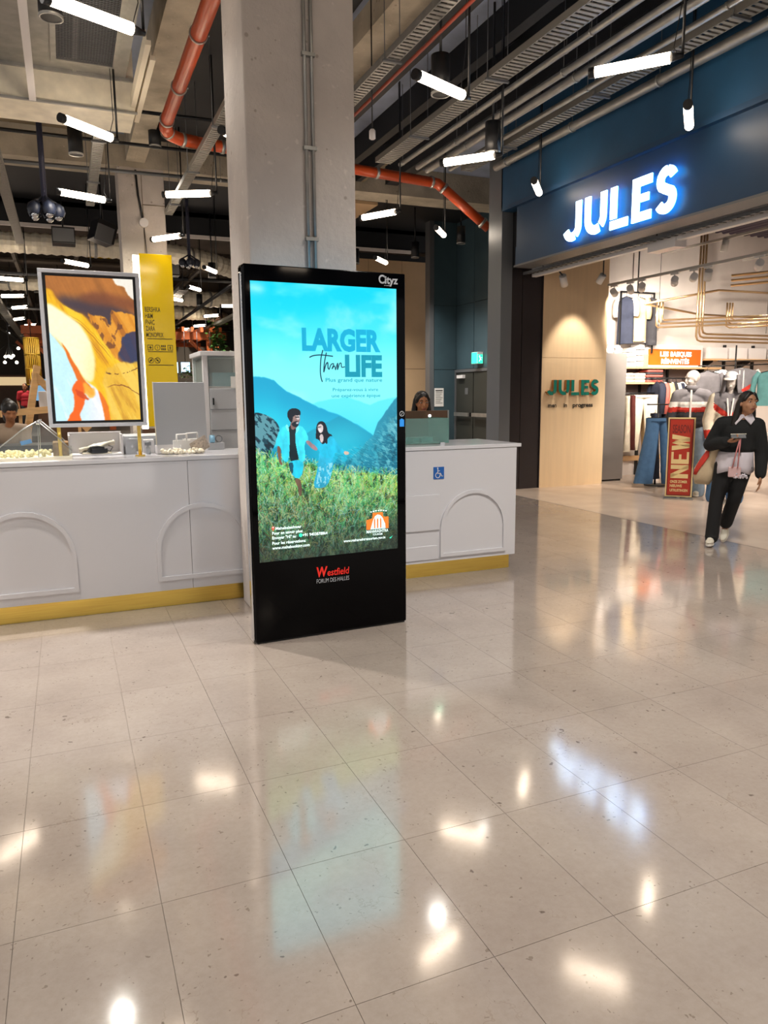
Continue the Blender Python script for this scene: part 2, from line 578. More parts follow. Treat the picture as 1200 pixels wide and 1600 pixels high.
def concrete(name, c, c2, var2=0.15):
    m = mat(name, c, 0.75, var=1, c2=c2, vscale=2.4, bump=0.35, bscale=26, detail=8)
    nt = m.node_tree; b = nt.nodes['Principled BSDF']
    src = b.inputs['Base Color'].links[0].from_socket
    tc = nt.nodes.new('ShaderNodeTexCoord')
    vo = nt.nodes.new('ShaderNodeTexVoronoi'); vo.inputs['Scale'].default_value = 11
    nt.links.new(tc.outputs['Object'], vo.inputs['Vector'])
    g = nt.nodes.new('ShaderNodeTexNoise'); g.inputs['Scale'].default_value = 3.7
    nt.links.new(tc.outputs['Object'], g.inputs['Vector'])
    th = nt.nodes.new('ShaderNodeMath'); th.operation = 'MULTIPLY_ADD'
    nt.links.new(g.outputs[0], th.inputs[0]); th.inputs[1].default_value = -0.75; th.inputs[2].default_value = 0.40
    df = nt.nodes.new('ShaderNodeMath'); df.operation = 'SUBTRACT'
    nt.links.new(vo.outputs['Distance'], df.inputs[0]); nt.links.new(th.outputs[0], df.inputs[1])
    r = nt.nodes.new('ShaderNodeValToRGB')
    r.color_ramp.elements[0].position = 0; r.color_ramp.elements[1].position = 0.05
    r.color_ramp.elements[0].color = (0.62, 0.57, 0.53, 1); r.color_ramp.elements[1].color = (1, 1, 1, 1)
    nt.links.new(df.outputs[0], r.inputs[0])
    x = nt.nodes.new('ShaderNodeMixRGB'); x.blend_type = 'MULTIPLY'; x.inputs[0].default_value = 0.8
    nt.links.new(src, x.inputs[1]); nt.links.new(r.outputs[0], x.inputs[2])
    # pale trowel flecks
    n2 = nt.nodes.new('ShaderNodeTexNoise'); n2.inputs['Scale'].default_value = 17; n2.inputs['Detail'].default_value = 3
    nt.links.new(tc.outputs['Object'], n2.inputs['Vector'])
    r2 = nt.nodes.new('ShaderNodeValToRGB')
    r2.color_ramp.elements[0].position = 0.66; r2.color_ramp.elements[1].position = 0.74
    r2.color_ramp.elements[0].color = (0, 0, 0, 1); r2.color_ramp.elements[1].color = (0.13, 0.12, 0.11, 1)
    nt.links.new(n2.outputs[0], r2.inputs[0])
    y = nt.nodes.new('ShaderNodeMixRGB'); y.blend_type = 'ADD'; y.inputs[0].default_value = 1
    nt.links.new(x.outputs[0], y.inputs[1]); nt.links.new(r2.outputs[0], y.inputs[2])
    nt.links.new(y.outputs[0], b.inputs['Base Color'])
    return m

STONE = stone()
MT = dict(
    grout=mat('grout', '9b8e82', 0.6),
    shopfloor=mat('shop_floor_stone', 'd6c4b4', 0.22, var=0.06, vscale=3),
    conc=concrete('pillar_concrete', 'd8cfc8', 'c6beb9'),
    conc_warm=concrete('joist_concrete', 'cfc4b0', 'a99f8c'),
    conc_dark=mat('soffit_concrete', '85775f', 0.85, var=0.3, vscale=1.5),
    slab=mat('slate_painted_slab', 'a4b0c8', 0.8, var=0.18, vscale=2.0),
    blackp=mat('black_paint', '15161a', 0.6),
    navy=mat('navy_painted_board', '1b4a6e', 0.55, var=0.1, vscale=2.5),
    fascia=mat('fascia_board', '1c4163', 0.42, var=0.08, vscale=1.5),
    darkpanel=mat('dark_teal_panel', '41565f', 0.38, var=0.12, vscale=1.3),
    darkdoor=mat('dark_olive_door', '33342f', 0.5),
    dkbrown=mat('dark_brown_laminate', '2c2628', 0.35, var=0.08, vscale=2),
    colmetal=mat('column_sheet_metal', '7d8288', 0.38, metal=0.5),
    beige=mat('beige_wall_board', 'e8cda6', 0.5, var=0.03, vscale=3, stretch=(6, 6, 0.4)),
    beige2=mat('tan_wall_board', 'c9a983', 0.6, var=0.05, vscale=2),
    white=mat('white_satin', 'e9e6e6', 0.35),
    offwhite=mat('off_white_plaster', 'e6ded8', 0.7, var=0.03, vscale=4),
    gloss=mat('white_gloss_counter', 'd9d8dc', 0.10, spec=0.5),
    brass=mat('brushed_brass', 'ffd66e', 0.3, metal=1.0, var=0.08, vscale=5, stretch=(0.6, 6, 20)),
    steel=mat('galvanised_steel', 'a9a8a4', 0.42, metal=0.75, var=0.12, vscale=8),
    steel_dull=mat('dull_grey_steel', '77797c', 0.5, metal=0.5),
    traygrey=mat('cable_tray_zinc', '98958e', 0.5, metal=0.45),
    black=mat('black_metal', '141518', 0.4),
    bglass=mat('black_glass', '030305', 0.05, spec=0.13),
    chrome=mat('chrome', 'dcdee2', 0.12, metal=1.0),
    orange=mat('orange_pipe_plastic', 'bd4a20', 0.35, var=0.06),
    rust=mat('rust_red_pipe_paint', 'a33a22', 0.4),
    copper=mat('copper_tube', 'cfae82', 0.3, metal=0.9),
    terra=mat('terracotta_painted_steel', 'c0602f', 0.5),
    yellow=mat('yellow_gloss_panel', 'd8b70a', 0.12, spec=0.5),
    ducttin=mat('spiral_duct_tin', 'f2ead6', 0.5, metal=0.1, var=0.1, vscale=6),
    hallceil=mat('hall_soffit', '4a4037', 0.9, var=0.25, vscale=1.2),
    hallwall=mat('hall_brown_wall', '4a4034', 0.7, var=0.15, vscale=1),
    ink=mat('dark_lettering', '22201c', 0.5),
    paper=mat('white_paper', 'f2f0ec', 0.7),
    kraft=mat('cream_paper_bag', 'efe6d0', 0.75),
    lightwood=mat('light_wood', 'd2a873', 0.5, var=0.12, vscale=4, stretch=(1, 1, 8)),
    darkwood=mat('dark_brown_board', '5a3f2c', 0.45, var=0.1),
    leaf=mat('green_leaves', '3f6b2a', 0.55, var=0.35, vscale=9),
    plastic_grey=mat('pale_grey_plastic', 'bdbfc2', 0.45),
    greymetal=mat('grey_sheet_cabinet', '9c9794', 0.36, metal=0.35, var=0.06, vscale=1.2, stretch=(1, 1, 3)),
    glass=gmat('clear_pane', 'f4faf8'),
    glassg=gmat('greenish_pane', 'c4e4df', alpha_mix=0.8),
    lamp=emat('lamp_tube_glow', 'ffe9cf', TUBE_E),
    lens=emat('downlight_lens', 'fff2e2', 2.0),
    ledwhite=emat('white_led_strip', 'fff6dc', 5.0),
    sign=emat('sign_letter_glow', 'c4e4ff', 5.5),
    signside=emat('sign_letter_side_glow', '2f9be8', 9.0),
    green_e=emat('exit_sign_glow', '2fc9a0', 1.6),
    white_e=emat('white_pictogram_glow', 'ffffff', 1.5),
    bulb=emat('bulb_glow', 'fff3dd', 8.0),
)

# ---------------------------------------------------------------- floor
fl = struct('floor', M().box(-12, 14, -13, 46, -0.12, -0.006), MT['grout'])
struct('floor_slab', M().box(-12, 6.16, 14.0, 46, -0.006, 0.0).box(-12, -3.2, -13, 14.0, -0.006, 0).box(-3.2, 6.16, -13, -0.4, -0.006, 0), STONE, fl)
struct('shop_floor', M().box(6.17, 14, -13, 10.9, -0.006, 0.0), MT['shopfloor'], fl)
struct('threshold_strip', M().box(6.158, 6.172, -13, 10.05, -0.006, 0.0008), MT['grout'], fl)
struct('corridor_floor', M().box(6.16, 14, 10.9, 46, -0.006, 0.0), STONE, fl)
TW, TL = 0.405, 0.59
tm = mesh_of('floor_tile', M().box(-TW / 2 + .0008, TW / 2 - .0008, -TL / 2 + .0008, TL / 2 - .0008, -0.006, 0.0), STONE)
cand = []
Ri = Matrix((_r2, _u2, _f))
for i in range(-11, 14):
    for j in range(-4, 22):
        cx = 0.975 + TW * (i + .5); cy = 1.555 + TL * (j + .5)
        if cx > 6.16 or cx < -3.25 or cy > 14.0:
            continue
        c = Ri @ Vector((cx, cy, -1.52))
        vis = False
        if c.z > 0.3:
            px, py = 600 + 1160 * c.x / c.z, 800 - 1160 * c.y / c.z
            vis = -60 < px < 1260 and py < 1680
            if cy > 5.6 and px < 800:
                vis = False
            if 4.5 < cy and 400 < px < 630:
                vis = False
        cand.append((not vis, c.length, cx, cy))
cand.sort()
rest = M()
for k, (nv, d, cx, cy) in enumerate(cand):
    if k < 300 and not nv and cx + TW / 2 < 6.16:
        o = bpy.data.objects.new('floor_tile', tm); col.objects.link(o)
        o.parent = fl; o.location = (cx, cy, 0)
    else:
        x1 = min(cx + TW / 2 - .0008, 6.158)
        rest.box(cx - TW / 2 + .0008, x1, cy - TL / 2 + .0008, min(cy + TL / 2 - .0008, 14.0), -0.006, 0)
obj('floor_tiles', rest, STONE, fl, kind='stuff')

# ---------------------------------------------------------------- walls
wr = struct('wall_right', M().box(6.2, 6.5, -13, 10.05, 4.2, 6.0), MT['navy'])
struct('trim_1', M().box(6.13, 6.2, -13, 9.75, 4.17, 4.23), MT['fascia'])
fa = struct('wall_fascia', M().box(6.2, 6.45, -13, 9.62, 3.36, 4.17), MT['fascia'])
struct('fascia_lower_band', M().box(6.188, 6.2, -13, 9.62, 3.36, 3.62), MT['fascia'], fa)
struct('fascia_edge', M().box(6.16, 6.47, -13, 9.62, 3.335, 3.36), MT['steel_dull'], fa)
rc = struct('wall_corner', M().box(6.38, 6.97, 10.08, 10.5, 0, 6.0), MT['dkbrown'])
struct('corner_panel', M().box(6.405, 6.60, 10.05, 10.08, 0.0, 4.0), MT['dkbrown'], rc)
struct('corner_panel', M().box(6.61, 6.965, 10.05, 10.08, 0.0, 4.0), MT['dkbrown'], rc)
struct('column_sheet', M().box(6.2, 6.395, 10.02, 10.4, 0, 6.0), MT['colmetal'], rc)
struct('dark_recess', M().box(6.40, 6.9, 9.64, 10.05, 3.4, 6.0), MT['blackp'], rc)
sp = struct('wall_shop_entry', M().box(6.97, 8.25, 10.06, 10.2, 0, 4.3), MT['beige'])
struct('wall_board', M().box(6.98, 8.25, 10.045, 10.06, 0.0, 2.07), MT['beige'], sp)
struct('wall_board', M().box(6.98, 8.25, 10.045, 10.06, 2.075, 4.3), MT['beige'], sp)
struct('wall_board_edge', M().box(6.965, 6.98, 10.03, 10.2, 0, 4.3), MT['dkbrown'], sp)
struct('wall_shop_back', M().box(6.9, 14.2, 10.9, 11.1, 0, 5.2), MT['offwhite'])
struct('wall_shop_side', M().box(13.9, 14.1, -13, 10.9, 0, 5.2), MT['offwhite'])
# far alcove with the fire door
wf = struct('wall_far', M().box(9.3, 9.5, 11.12, 17.3, 0, 6.0).box(8.62, 9.3, 17.1, 17.3, 0, 6.0).box(6.97, 9.3, 11.12, 11.3, 0, 6.0), MT['blackp'])
for y0, y1 in ((12.3, 13.28), (13.3, 14.28), (14.3, 15.28), (15.3, 16.18), (16.2, 17.09)):
    for z0, z1 in ((2.13, 3.7), (3.71, 5.9)):
        struct('wall_panel', M().box(9.27, 9.3, y0, y1, z0, z1), MT['darkpanel'], wf)
for z0, z1 in ((0.0, 2.12), (2.13, 3.7), (3.71, 5.9)):
    struct('wall_panel', M().box(8.63, 9.26, 17.07, 17.1, z0, z1), MT['darkpanel'], wf)
struct('corner_strip', M().box(8.5, 8.62, 17.05, 17.3, 0, 6.0), MT['steel_dull'], wf)
dr = struct('door_1', M().box(9.24, 9.29, 15.25, 16.12, 0.01, 2.04).box(9.24, 9.29, 16.16, 17.0, 0.01, 2.04), MT['darkdoor'])
struct('door_frame', M().box(9.22, 9.3, 15.16, 15.24, 0, 2.12).box(9.22, 9.3, 17.01, 17.07, 0, 2.12).box(9.22, 9.3, 15.24, 17.01, 2.05, 2.12), MT['steel_dull'], dr)
for y0, y1 in ((15.33, 16.05), (16.22, 16.95)):
    h_ = struct('push_bar', M().box(9.14, 9.18, y0, y1, 0.96, 1.05), MT['steel'], dr)
    struct('bar_bracket', M().box(9.18, 9.24, y0, y0 + .06, .96, 1.05).box(9.18, 9.24, y1 - .06, y1, .96, 1.05), MT['black'], h_)
struct('door_closer', M().box(9.16, 9.24, 16.55, 16.85, 1.9, 1.98), MT['white'], dr)
ns = struct('door_notice', M().box(9.235, 9.24, 16.4, 16.55, 1.5, 1.66), MT['steel_dull'], dr)
wb = struct('wall_tan', M().box(5.6, 9.29, 18.4, 18.6, 0, 5.1), MT['blackp'])
for x0, x1 in ((5.62, 6.35), (6.36, 7.4), (7.41, 8.34), (8.35, 9.28)):
    for z0, z1 in ((0, 2.18), (2.19, 4.95)):
        struct('wall_board', M().box(x0, x1, 18.38, 18.4, z0, z1), MT['beige2'], wb)
bk = struct('wall_bulkhead', M().box(-12, 9.3, 18.3, 18.5, 5.2, 6.3), MT['blackp'])
struct('bulkhead_edge', M().box(-12, 8.55, 18.24, 18.3, 5.12, 5.2), MT['offwhite'], bk)
struct('wall_hall_end', M().box(-14, 14, 45.6, 46, 0, 6.3), MT['hallwall'])
struct('wall_hall_right', M().box(9.3, 9.5, 18.6, 45.6, 0, 6.3), MT['hallwall'])

# ---------------------------------------------------------------- ceiling
ce = struct('ceiling', M().box(-12, 14, -13, 18.3, 5.85, 6.05), MT['slab'])
struct('ceiling_hall', M().box(-14, 14, 18.3, 46, 5.6, 5.8), MT['hallceil'], ce)
struct('ceiling_left_bay', M().box(-12, 0.9, -13, 13.8, 5.80, 5.85), MT['conc_dark'], ce)
struct('ceiling_black_bay', M().box(1.75, 3.3, -13, 13.8, 5.78, 5.85).box(-12, 9.3, 14.5, 18.3, 5.70, 5.85), MT['blackp'], ce)
for x0, x1, zb, m in ((1.21, 1.52, 5.42, 'conc_warm'), (3.42, 3.80, 5.55, 'conc_warm'), (-3.2, -2.8, 5.5, 'conc_warm'), (-6.2, -5.8, 5.5, 'conc_warm')):
    struct('joist', M().box(x0, x1, -13, 13.85, zb, 5.85), MT[m], ce)
struct('beam', M().box(-12, 9.3, 13.88, 14.5, 5.34, 5.85), MT['conc_warm'], ce)
struct('beam', M().box(-12, 6.2, 4.75, 5.35, 5.5, 5.85), MT['conc'], ce)
struct('black_band', M().box(3.81, 4.02, -13, 13.85, 5.3, 5.85), MT['blackp'], ce)
for x0, x1, m in ((4.86, 5.0, 'blackp'), (5.34, 5.44, 'blackp'), (5.44, 5.50, 'conc_dark'), (5.95, 6.2, 'blackp')):
    struct('steel_joist', M().box(x0, x1, -13, 13.85, 5.5, 5.85), MT[m], ce)
for k in range(8):
    y = 2.9 + k * 1.35
    struct('blocking', M().prism([(0, 0), (0.34, 0), (0.34, -0.1), (0.0, -0.34)], (5.0, y, 5.84), (1, 0, 0), (0, 0, 1), -0.07), MT['blackp'], ce)
struct('soffit_board', M().box(4.2, 6.1, 14.6, 16.4, 5.3, 5.36), MT['beige2'], ce)

# ---------------------------------------------------------------- pillars
p1 = tag(obj('concrete_pillar', M().box(1.13, 1.85, 4.80, 5.38, 0, 5.55), MT['conc'], bevel=0.012), 'grey concrete pillar standing right behind the black digital kiosk', 'pillar')
for x in (1.515, 1.56):
    c_ = obj('conduit', M().cyl((x, 4.785, 2.2), (x, 4.785, 5.5), 0.011, 10), MT['steel'], p1)
for z in (2.5, 3.05, 3.6):
    obj('conduit_clip', M().box(1.495, 1.58, 4.77, 4.80, z, z + 0.022), MT['steel'], p1)
p2 = tag(obj('concrete_pillar', M().box(1.07, 1.82, 13.9, 14.48, 0, 5.36), MT['conc'], bevel=0.012), 'far concrete pillar behind the yellow directory panel', 'pillar')
obj('pillar_joint', M().box(1.445, 1.455, 13.893, 13.9, 3.6, 5.3).box(1.455, 1.82, 13.893, 13.9, 4.75, 4.76), MT['conc_dark'], p2)
s_ = obj('sounder', M().cyl((1.45, 13.9, 4.45), (1.45, 13.82, 4.45), 0.075, 16), MT['white'], p2, label='round white disc on the pillar')
obj('sounder_cable', M().tube([(1.36, 13.87, 5.3), (1.38, 13.87, 4.9), (1.44, 13.87, 4.5)], 0.018, 6).tube([(1.45, 13.87, 4.4), (1.47, 13.87, 4.0), (1.5, 13.87, 3.6)], 0.006, 6), MT['black'], p2)

def ceil_z(x, y):
    """underside of whatever is overhead at (x, y)"""
    if y > 18.24:
        z = 5.6
        for yb in (22.6, 27.2, 32.6, 39.4):
            if yb - .08 < y < yb + .36:
                z = 5.10
        if y < 18.52:
            z = 5.12
        return z - .006
    z = 5.85
    if x < .9 and y < 13.8: z = 5.80
    if 1.75 < x < 3.3 and y < 13.8: z = 5.78
    if y > 14.5: z = 5.70
    if y < 13.85:
        for a, b, zb in ((1.21, 1.52, 5.42), (3.42, 3.80, 5.55), (-3.2, -2.8, 5.5), (-6.2, -5.8, 5.5), (3.81, 4.02, 5.3), (4.86, 5.50, 5.5), (5.95, 6.2, 5.5)):
            if a - .03 < x < b + .03: z = min(z, zb)
    if 13.86 < y < 14.52: z = min(z, 5.34)
    if 4.72 < y < 5.38: z = min(z, 5.5)
    if 4.2 < x < 6.1 and 14.6 < y < 16.4: z = min(z, 5.3)
    if -2.63 < x < .93 and 5.85 < y < 8.85: z = 4.80
    if -2.63 < x < .93 and 8.8 < y < 9.55: z = 4.49
    return z - .006
# ---------------------------------------------------------------- digital kiosk
KR = 0.0418
kx = Vector((math.cos(KR), math.sin(KR), 0)); kn = Vector((-math.sin(KR), math.cos(KR), 0)); kz = Vector((0, 0, 1))
K0 = Vector((0.979, 4.353, 0))
def kp(u, z, d=0.0):
    return K0 + kx * u + kz * z - kn * d      # d > 0 : towards the viewer
ki = thing('digital_kiosk', 'tall black double-sided advertising screen kiosk with a turquoise travel poster', 'kiosk', (1.5, 4.43, 0))
kb = M()
kb.obox(K0 + kx * .5225 + kn * .0625 + kz * 1.137, kx * .5225, kn * .05, kz * 1.131)
obj('body', kb, MT['bglass'], ki, bevel=0.02)
obj('front_glass', M().obox(K0 + kx * .5225 + kn * .006 + kz * 1.137, kx * .518, kn * .006, kz * 1.127), MT['bglass'], ki, bevel=0.008)
obj('chrome_edge', M().obox(K0 + kx * -.003 + kn * .045 + kz * 1.12, kx * .006, kn * .02, kz * 1.10), MT['chrome'], ki, label='chrome edge strip', bevel=0.004)
obj('chrome_edge', M().obox(K0 + kx * 1.048 + kn * .045 + kz * 1.12, kx * .006, kn * .02, kz * 1.10), MT['chrome'], ki, label='chrome edge strip', bevel=0.004)
obj('plinth', M().obox(K0 + kx * .5225 + kn * .0625 + kz * 0.004, kx * .51, kn * .05, kz * .004), MT['black'], ki)
SW, SH = 0.935, 1.655
SX, SZ = 0.042, 2.170

def poster():
    Wn, Hn = 380, 672
    X, Y = np.meshgrid((np.arange(Wn) + .5) / Wn, (np.arange(Hn) + .5) / Hn)
    A = SH / SW
    img = np.zeros((Hn, Wn, 3))
    def put(mask, c):
        c = np.array(c, float)
        if mask.dtype == bool:
            mask = mask.astype(float)
        img[:] = img * (1 - mask[..., None]) + c * mask[..., None]
    sky0 = np.array([0.05, 0.83, 0.95]); sky1 = np.array([0.50, 0.97, 0.99])
    t = ss(0.0, 0.34, Y + 0.05 * (fbm(X * 3, Y * 3, 4, 1) - .5))[..., None]
    img[:] = sky0 * (1 - t) + sky1 * t
    cl = fbm(X * 5 + 3, Y * 9, 5, 11)
    put(ss(.45, .75, cl) * ss(.25, .5, X) * (1 - ss(.14, .24, Y)) * 0.55, (0.60, 0.93, 0.97))
    put(ss(.5, .75, fbm(X * 4, Y * 14, 4, 21)) * (1 - ss(.2, .3, Y)) * .35, (0.72, 0.97, 1.0))
    put(ss(.55, .8, fbm(X * 3 + 7, Y * 7, 4, 31)) * (1 - ss(.25, .4, X)) * .3 * ss(.1, .25, Y), (0.75, 0.93, 0.90))
    # right-hand far ridge, left big ridge, mid ridges
    def ridge(pts, c0, c1, seed, rough=.012, depth=.2):
        xs = [p[0] for p in pts]; ys = [p[1] for p in pts]
        yl = np.interp(X, xs, ys) + rough * (fbm(X * 14, X * 0 + seed, 4, seed) - .5)
        m = ss(-0.003, 0.004, Y - yl)
        d = ss(0, depth, Y - yl)[..., None]
        c = np.array(c0) * (1 - d) + np.array(c1) * d
        img[:] = img * (1 - m[..., None]) + c * m[..., None]
        return yl
    ridge([(0, .44), (.3, .43), (.6, .40), (.8, .43), (1, .40)], (0.36, .90, .96), (.25, .86, .95), 5)
    ridge([(0, .326), (.132, .339), (.214, .382), (.375, .423), (.597, .472), (.77, .529), (.85, .58), (1, .66)], (.02, .64, .80), (.10, .80, .90), 9)
    ridge([(0, .60), (.30, .55), (.45, .50), (.57, .474), (.70, .505), (.85, .56), (1, .63)], (.02, .58, .72), (.02, .66, .80), 13)
    ridge([(0, .8), (.55, .66), (.72, .60), (.82, .547), (.854, .499), (.927, .451), (1.0, .409)], (.12, .55, .66), (.07, .42, .52), 17, .03)
    tex = fbm(X * 26 + Y * 18, Y * 60 - X * 30, 3, 41)
    rt = ss(0, .1, Y - np.interp(X, [.35, .55, .72, .82, .854, .927, 1], [.60, .58, .56, .547, .5, .45, .41])) * ss(.33, .5, X)
    put(ss(.52, .68, tex) * rt * .55, (.25, .72, .80))
    put(ss(.55, .75, fbm(X * 30, Y * 40, 3, 43)) * rt * .6, (.02, .30, .38))
    put(ss(.45, .62, tex) * rt * ss(.8, .95, X) * .5, (.55, .80, .82))
    # mist lying in the valley
    put(ss(.44, .56, Y) * ss(.68, .58, Y) * ss(.95, .6, X) * ss(.30, .5, X) * .38, (.30, .90, .95))
    put(ss(.40, .50, Y) * ss(.62, .52, Y) * ss(.5, .2, X) * .25, (.20, .84, .93))
    # rocks at the left
    rk = smooth_poly([(-.02, .452), (.045, .455), (.121, .474), (.165, .506), (.155, .54), (.10, .60), (.04, .66), (-.02, .68)])
    m = inpoly(X, Y, rk)
    st = fbm(X * 20 + Y * 25, Y * 70 - X * 40, 3, 51)
    put(m, (.05, .26, .32))
    put((m & (st > .52)) * 0.8, (.42, .66, .70))
    put((m & (st < .38)) * 0.8, (.01, .12, .17))
    # grass
    top = np.interp(X, [0, .1, .2, .343, .52, .70, 1], [.60, .615, .63, .64, .675, .684, .705]) + .02 * (fbm(X * 30, Y * 6, 3, 61) - .5)
    gm = ss(-.006, .012, Y - top)
    blade = fbm(X * 34 + Y * 22, Y * 30 - X * 26, 3, 71)
    blade2 = fbm(X * 40 - Y * 30, Y * 26 + X * 20, 3, 72)
    big = fbm(X * 5, Y * 7, 3, 73)
    d = ss(0, .28, Y - top)
    c0 = np.array([.34, .74, .42]); c1 = np.array([.13, .27, .20])
    g = c0 * (1 - d[..., None]) + c1 * d[..., None]
    g = g * (0.45 + 1.0 * np.maximum(blade, blade2)[..., None])
    img[:] = img * (1 - gm[..., None]) + g * gm[..., None]
    put(gm * ss(.50, .66, big) * (1 - d) * .6, (.62, .74, .25))
    put(gm * ss(.52, .62, blade) * .55 * (1 - .4 * d), (.60, .78, .62))
    put(gm * ss(.56, .66, blade2) * .6 * (1 - .35 * d), (.74, .80, .58))
    put(gm * ss(.42, .30, blade) * .7, (.05, .13, .10))
    put(gm * ss(.52, .68, fbm(X * 6 + 9, Y * 8 + 4, 3, 75)) * d * .45, (.45, .36, .26))
    # blades, clump by clump
    rb = np.random.RandomState(8)
    pal = [(.45, .92, .55), (.80, .95, .40), (.92, .95, .66), (.20, .68, .40), (.08, .40, .26), (.72, .62, .38), (.70, .98, .92), (.02, .14, .11), (.04, .26, .19)]
    for k in range(5200):
        bx, by = rb.rand() * 1.06 - .03, rb.rand()
        by = .60 + .40 * by
        tp = np.interp(bx, [0, .1, .2, .343, .52, .70, 1], [.60, .615, .63, .64, .675, .684, .705])
        if by < tp - .01:
            continue
        dd = (by - tp) / (1 - tp)
        ci = rb.choice(9, p=[.16, .17, .10, .15, .10, .10, .08, .07, .07] if dd < .45 else [.08, .05, .09, .13, .17, .13, .10, .11, .14])
        c = np.array(pal[ci]) * (1.0 - .35 * dd) * rb.uniform(.8, 1.15)
        L = int(rb.uniform(8, 26) * (1 + .5 * dd)); an = rb.normal(-1.35 + .5 * (bx - .5), .55); cv = rb.normal(0, .05)
        x, y = bx * Wn, by * Hn
        for q in range(L):
            xi, yi = int(x), int(y)
            if 0 <= xi < Wn and 0 <= yi < Hn and yi / Hn > tp - .025:
                img[yi, xi] = img[yi, xi] * .25 + c * .75
            an += cv; x += math.cos(an); y += math.sin(an)
    put(ss(.86, 1.0, Y) * .45 + 0 * X, (.03, .07, .06))
    put(ss(.80, 1.0, X) * ss(.82, .9, Y) * .45, (.05, .08, .06))
    # wind lines over the slope at the right
    for k in range(900):
        bx, by = rb.uniform(.50, 1.0), rb.uniform(.50, .71)
        if by > np.interp(bx, [.5, .70, 1], [.67, .684, .705]) or by < np.interp(bx, [.5, .72, .82, .90, 1], [.60, .585, .55, .49, .44]):
            continue
        c = np.array([(.30, .80, .88), (.02, .36, .46), (.55, .88, .90)][rb.choice(3)]); x, y = bx * Wn, by * Hn; an = .45 - 1.6 * max(0, bx - .78) + rb.normal(0, .2)
        for q in range(int(rb.uniform(5, 14))):
            xi, yi = int(x), int(y)
            if 0 <= xi < Wn and 0 <= yi < Hn:
                img[yi, xi] = img[yi, xi] * .6 + c * .4
            x += math.cos(an); y += math.sin(an)
    # ---- the couple
    skin = (.56, .46, .44); skin_l = (.78, .72, .72)
    sh = .5 + fbm(X * 30, Y * 34, 4, 81)
    def fig(poly, c, sm=1, shade=.32):
        mk = inpoly(X, Y, smooth_poly(poly, sm) if sm else poly)
        s_ = (1 - shade + shade * sh)[..., None]
        img[mk] = (np.array(c) * s_)[mk]
    fig([(.249, .697), (.292, .698), (.303, .732), (.297, .762), (.282, .765), (.274, .731)], (.42, .33, .26))
    fig([(.218, .634), (.287, .627), (.322, .638), (.299, .698), (.243, .693), (.214, .645)], (.12, .78, .90))
    fig([(.218, .637), (.250, .636), (.240, .689), (.214, .648)], (.04, .32, .40))
    fig([(.139, .57), (.166, .572), (.164, .627), (.176, .642), (.163, .646), (.149, .634)], (.46, .34, .28))
    fig([(.218, .50), (.276, .508), (.265, .54), (.288, .627), (.258, .630), (.220, .634), (.224, .546)], (.03, .14, .16))
    fig([(.216, .5), (.167, .509), (.124, .570), (.169, .579), (.172, .628), (.218, .637), (.229, .537)], (.20, .84, .93))
    fig([(.284, .501), (.327, .511), (.362, .558), (.323, .566), (.333, .625), (.307, .641), (.284, .627), (.260, .543)], (.24, .88, .96))
    fig([(.20, .503), (.216, .496), (.228, .525), (.214, .522)], (.45, .93, .98))
    fig([(.275, .497), (.292, .503), (.292, .52), (.268, .535)], (.45, .93, .98))
    fig([(.33, .562), (.355, .557), (.390, .577), (.424, .574), (.416, .598), (.385, .594)], (.62, .50, .52))
    fig([(.236, .49), (.28, .50), (.275, .512), (.245, .52), (.234, .505)], (.50, .38, .36))
    fig([(.240, .462), (.298, .462), (.302, .478), (.296, .490), (.284, .506), (.250, .506), (.234, .490)], skin)
    fig([(.25, .492), (.27, .486), (.296, .490), (.285, .509), (.255, .508), (.238, .497)], (.08, .14, .18))
    fig([(.271, .492), (.292, .491), (.287, .497), (.275, .498)], (.78, .78, .80))
    fig([(.270, .466), (.297, .464), (.299, .480), (.28, .484)], skin_l)
    fig([(.268, .471), (.296, .470), (.296, .474), (.268, .475)], (.12, .14, .17), 0)
    fig([(.212, .466), (.222, .446), (.262, .438), (.302, .447), (.307, .462), (.298, .467), (.255, .466), (.247, .493), (.232, .489)], (.05, .10, .15))
    fig([(.404, .56), (.408, .52), (.416, .498), (.436, .489), (.466, .491), (.486, .512), (.490, .534), (.524, .541), (.514, .56), (.478, .574), (.41, .574)], (.05, .09, .14))
    fig([(.429, .59), (.513, .596), (.531, .63), (.512, .691), (.478, .732), (.43, .740), (.376, .733), (.416, .661)], (.16, .68, .82), 1, .5)
    fig([(.425, .556), (.446, .575), (.47, .572), (.502, .544), (.528, .548), (.556, .574), (.606, .602), (.598, .615), (.538, .605), (.531, .628), (.447, .625), (.418, .590), (.38, .568), (.393, .552)], (.12, .72, .86))
    fig([(.432, .54), (.452, .536), (.462, .556), (.446, .572), (.434, .56)], skin_l)
    fig([(.422, .503), (.448, .499), (.461, .512), (.452, .531), (.432, .533), (.419, .516)], (.86, .80, .80))
    fig([(.427, .519), (.444, .521), (.440, .527), (.430, .526)], (.97, .95, .95))
    fig([(.424, .509), (.446, .508), (.446, .512), (.424, .513)], (.15, .13, .16), 0)
    fig([(.600, .603), (.640, .607), (.636, .618), (.606, .618)], (.80, .70, .62))
    fig([(.455, .50), (.475, .50), (.486, .55), (.488, .575), (.47, .572), (.466, .54)], (.05, .09, .14))
    put((inpoly(X, Y, [(.42, .66), (.52, .64), (.51, .69), (.45, .735), (.40, .73)]) & (fbm(X * 90, Y * 120, 2, 91) > .55)) * .6, (.75, .95, .98))
    return img

pm = picture_mesh('display', poster(), kp(SX, SZ, .002), kx * SW, -kz * SH)
pm.materials.append(vmat('poster_display', 1.05, 0.06))
obj('display', pm, None, ki)

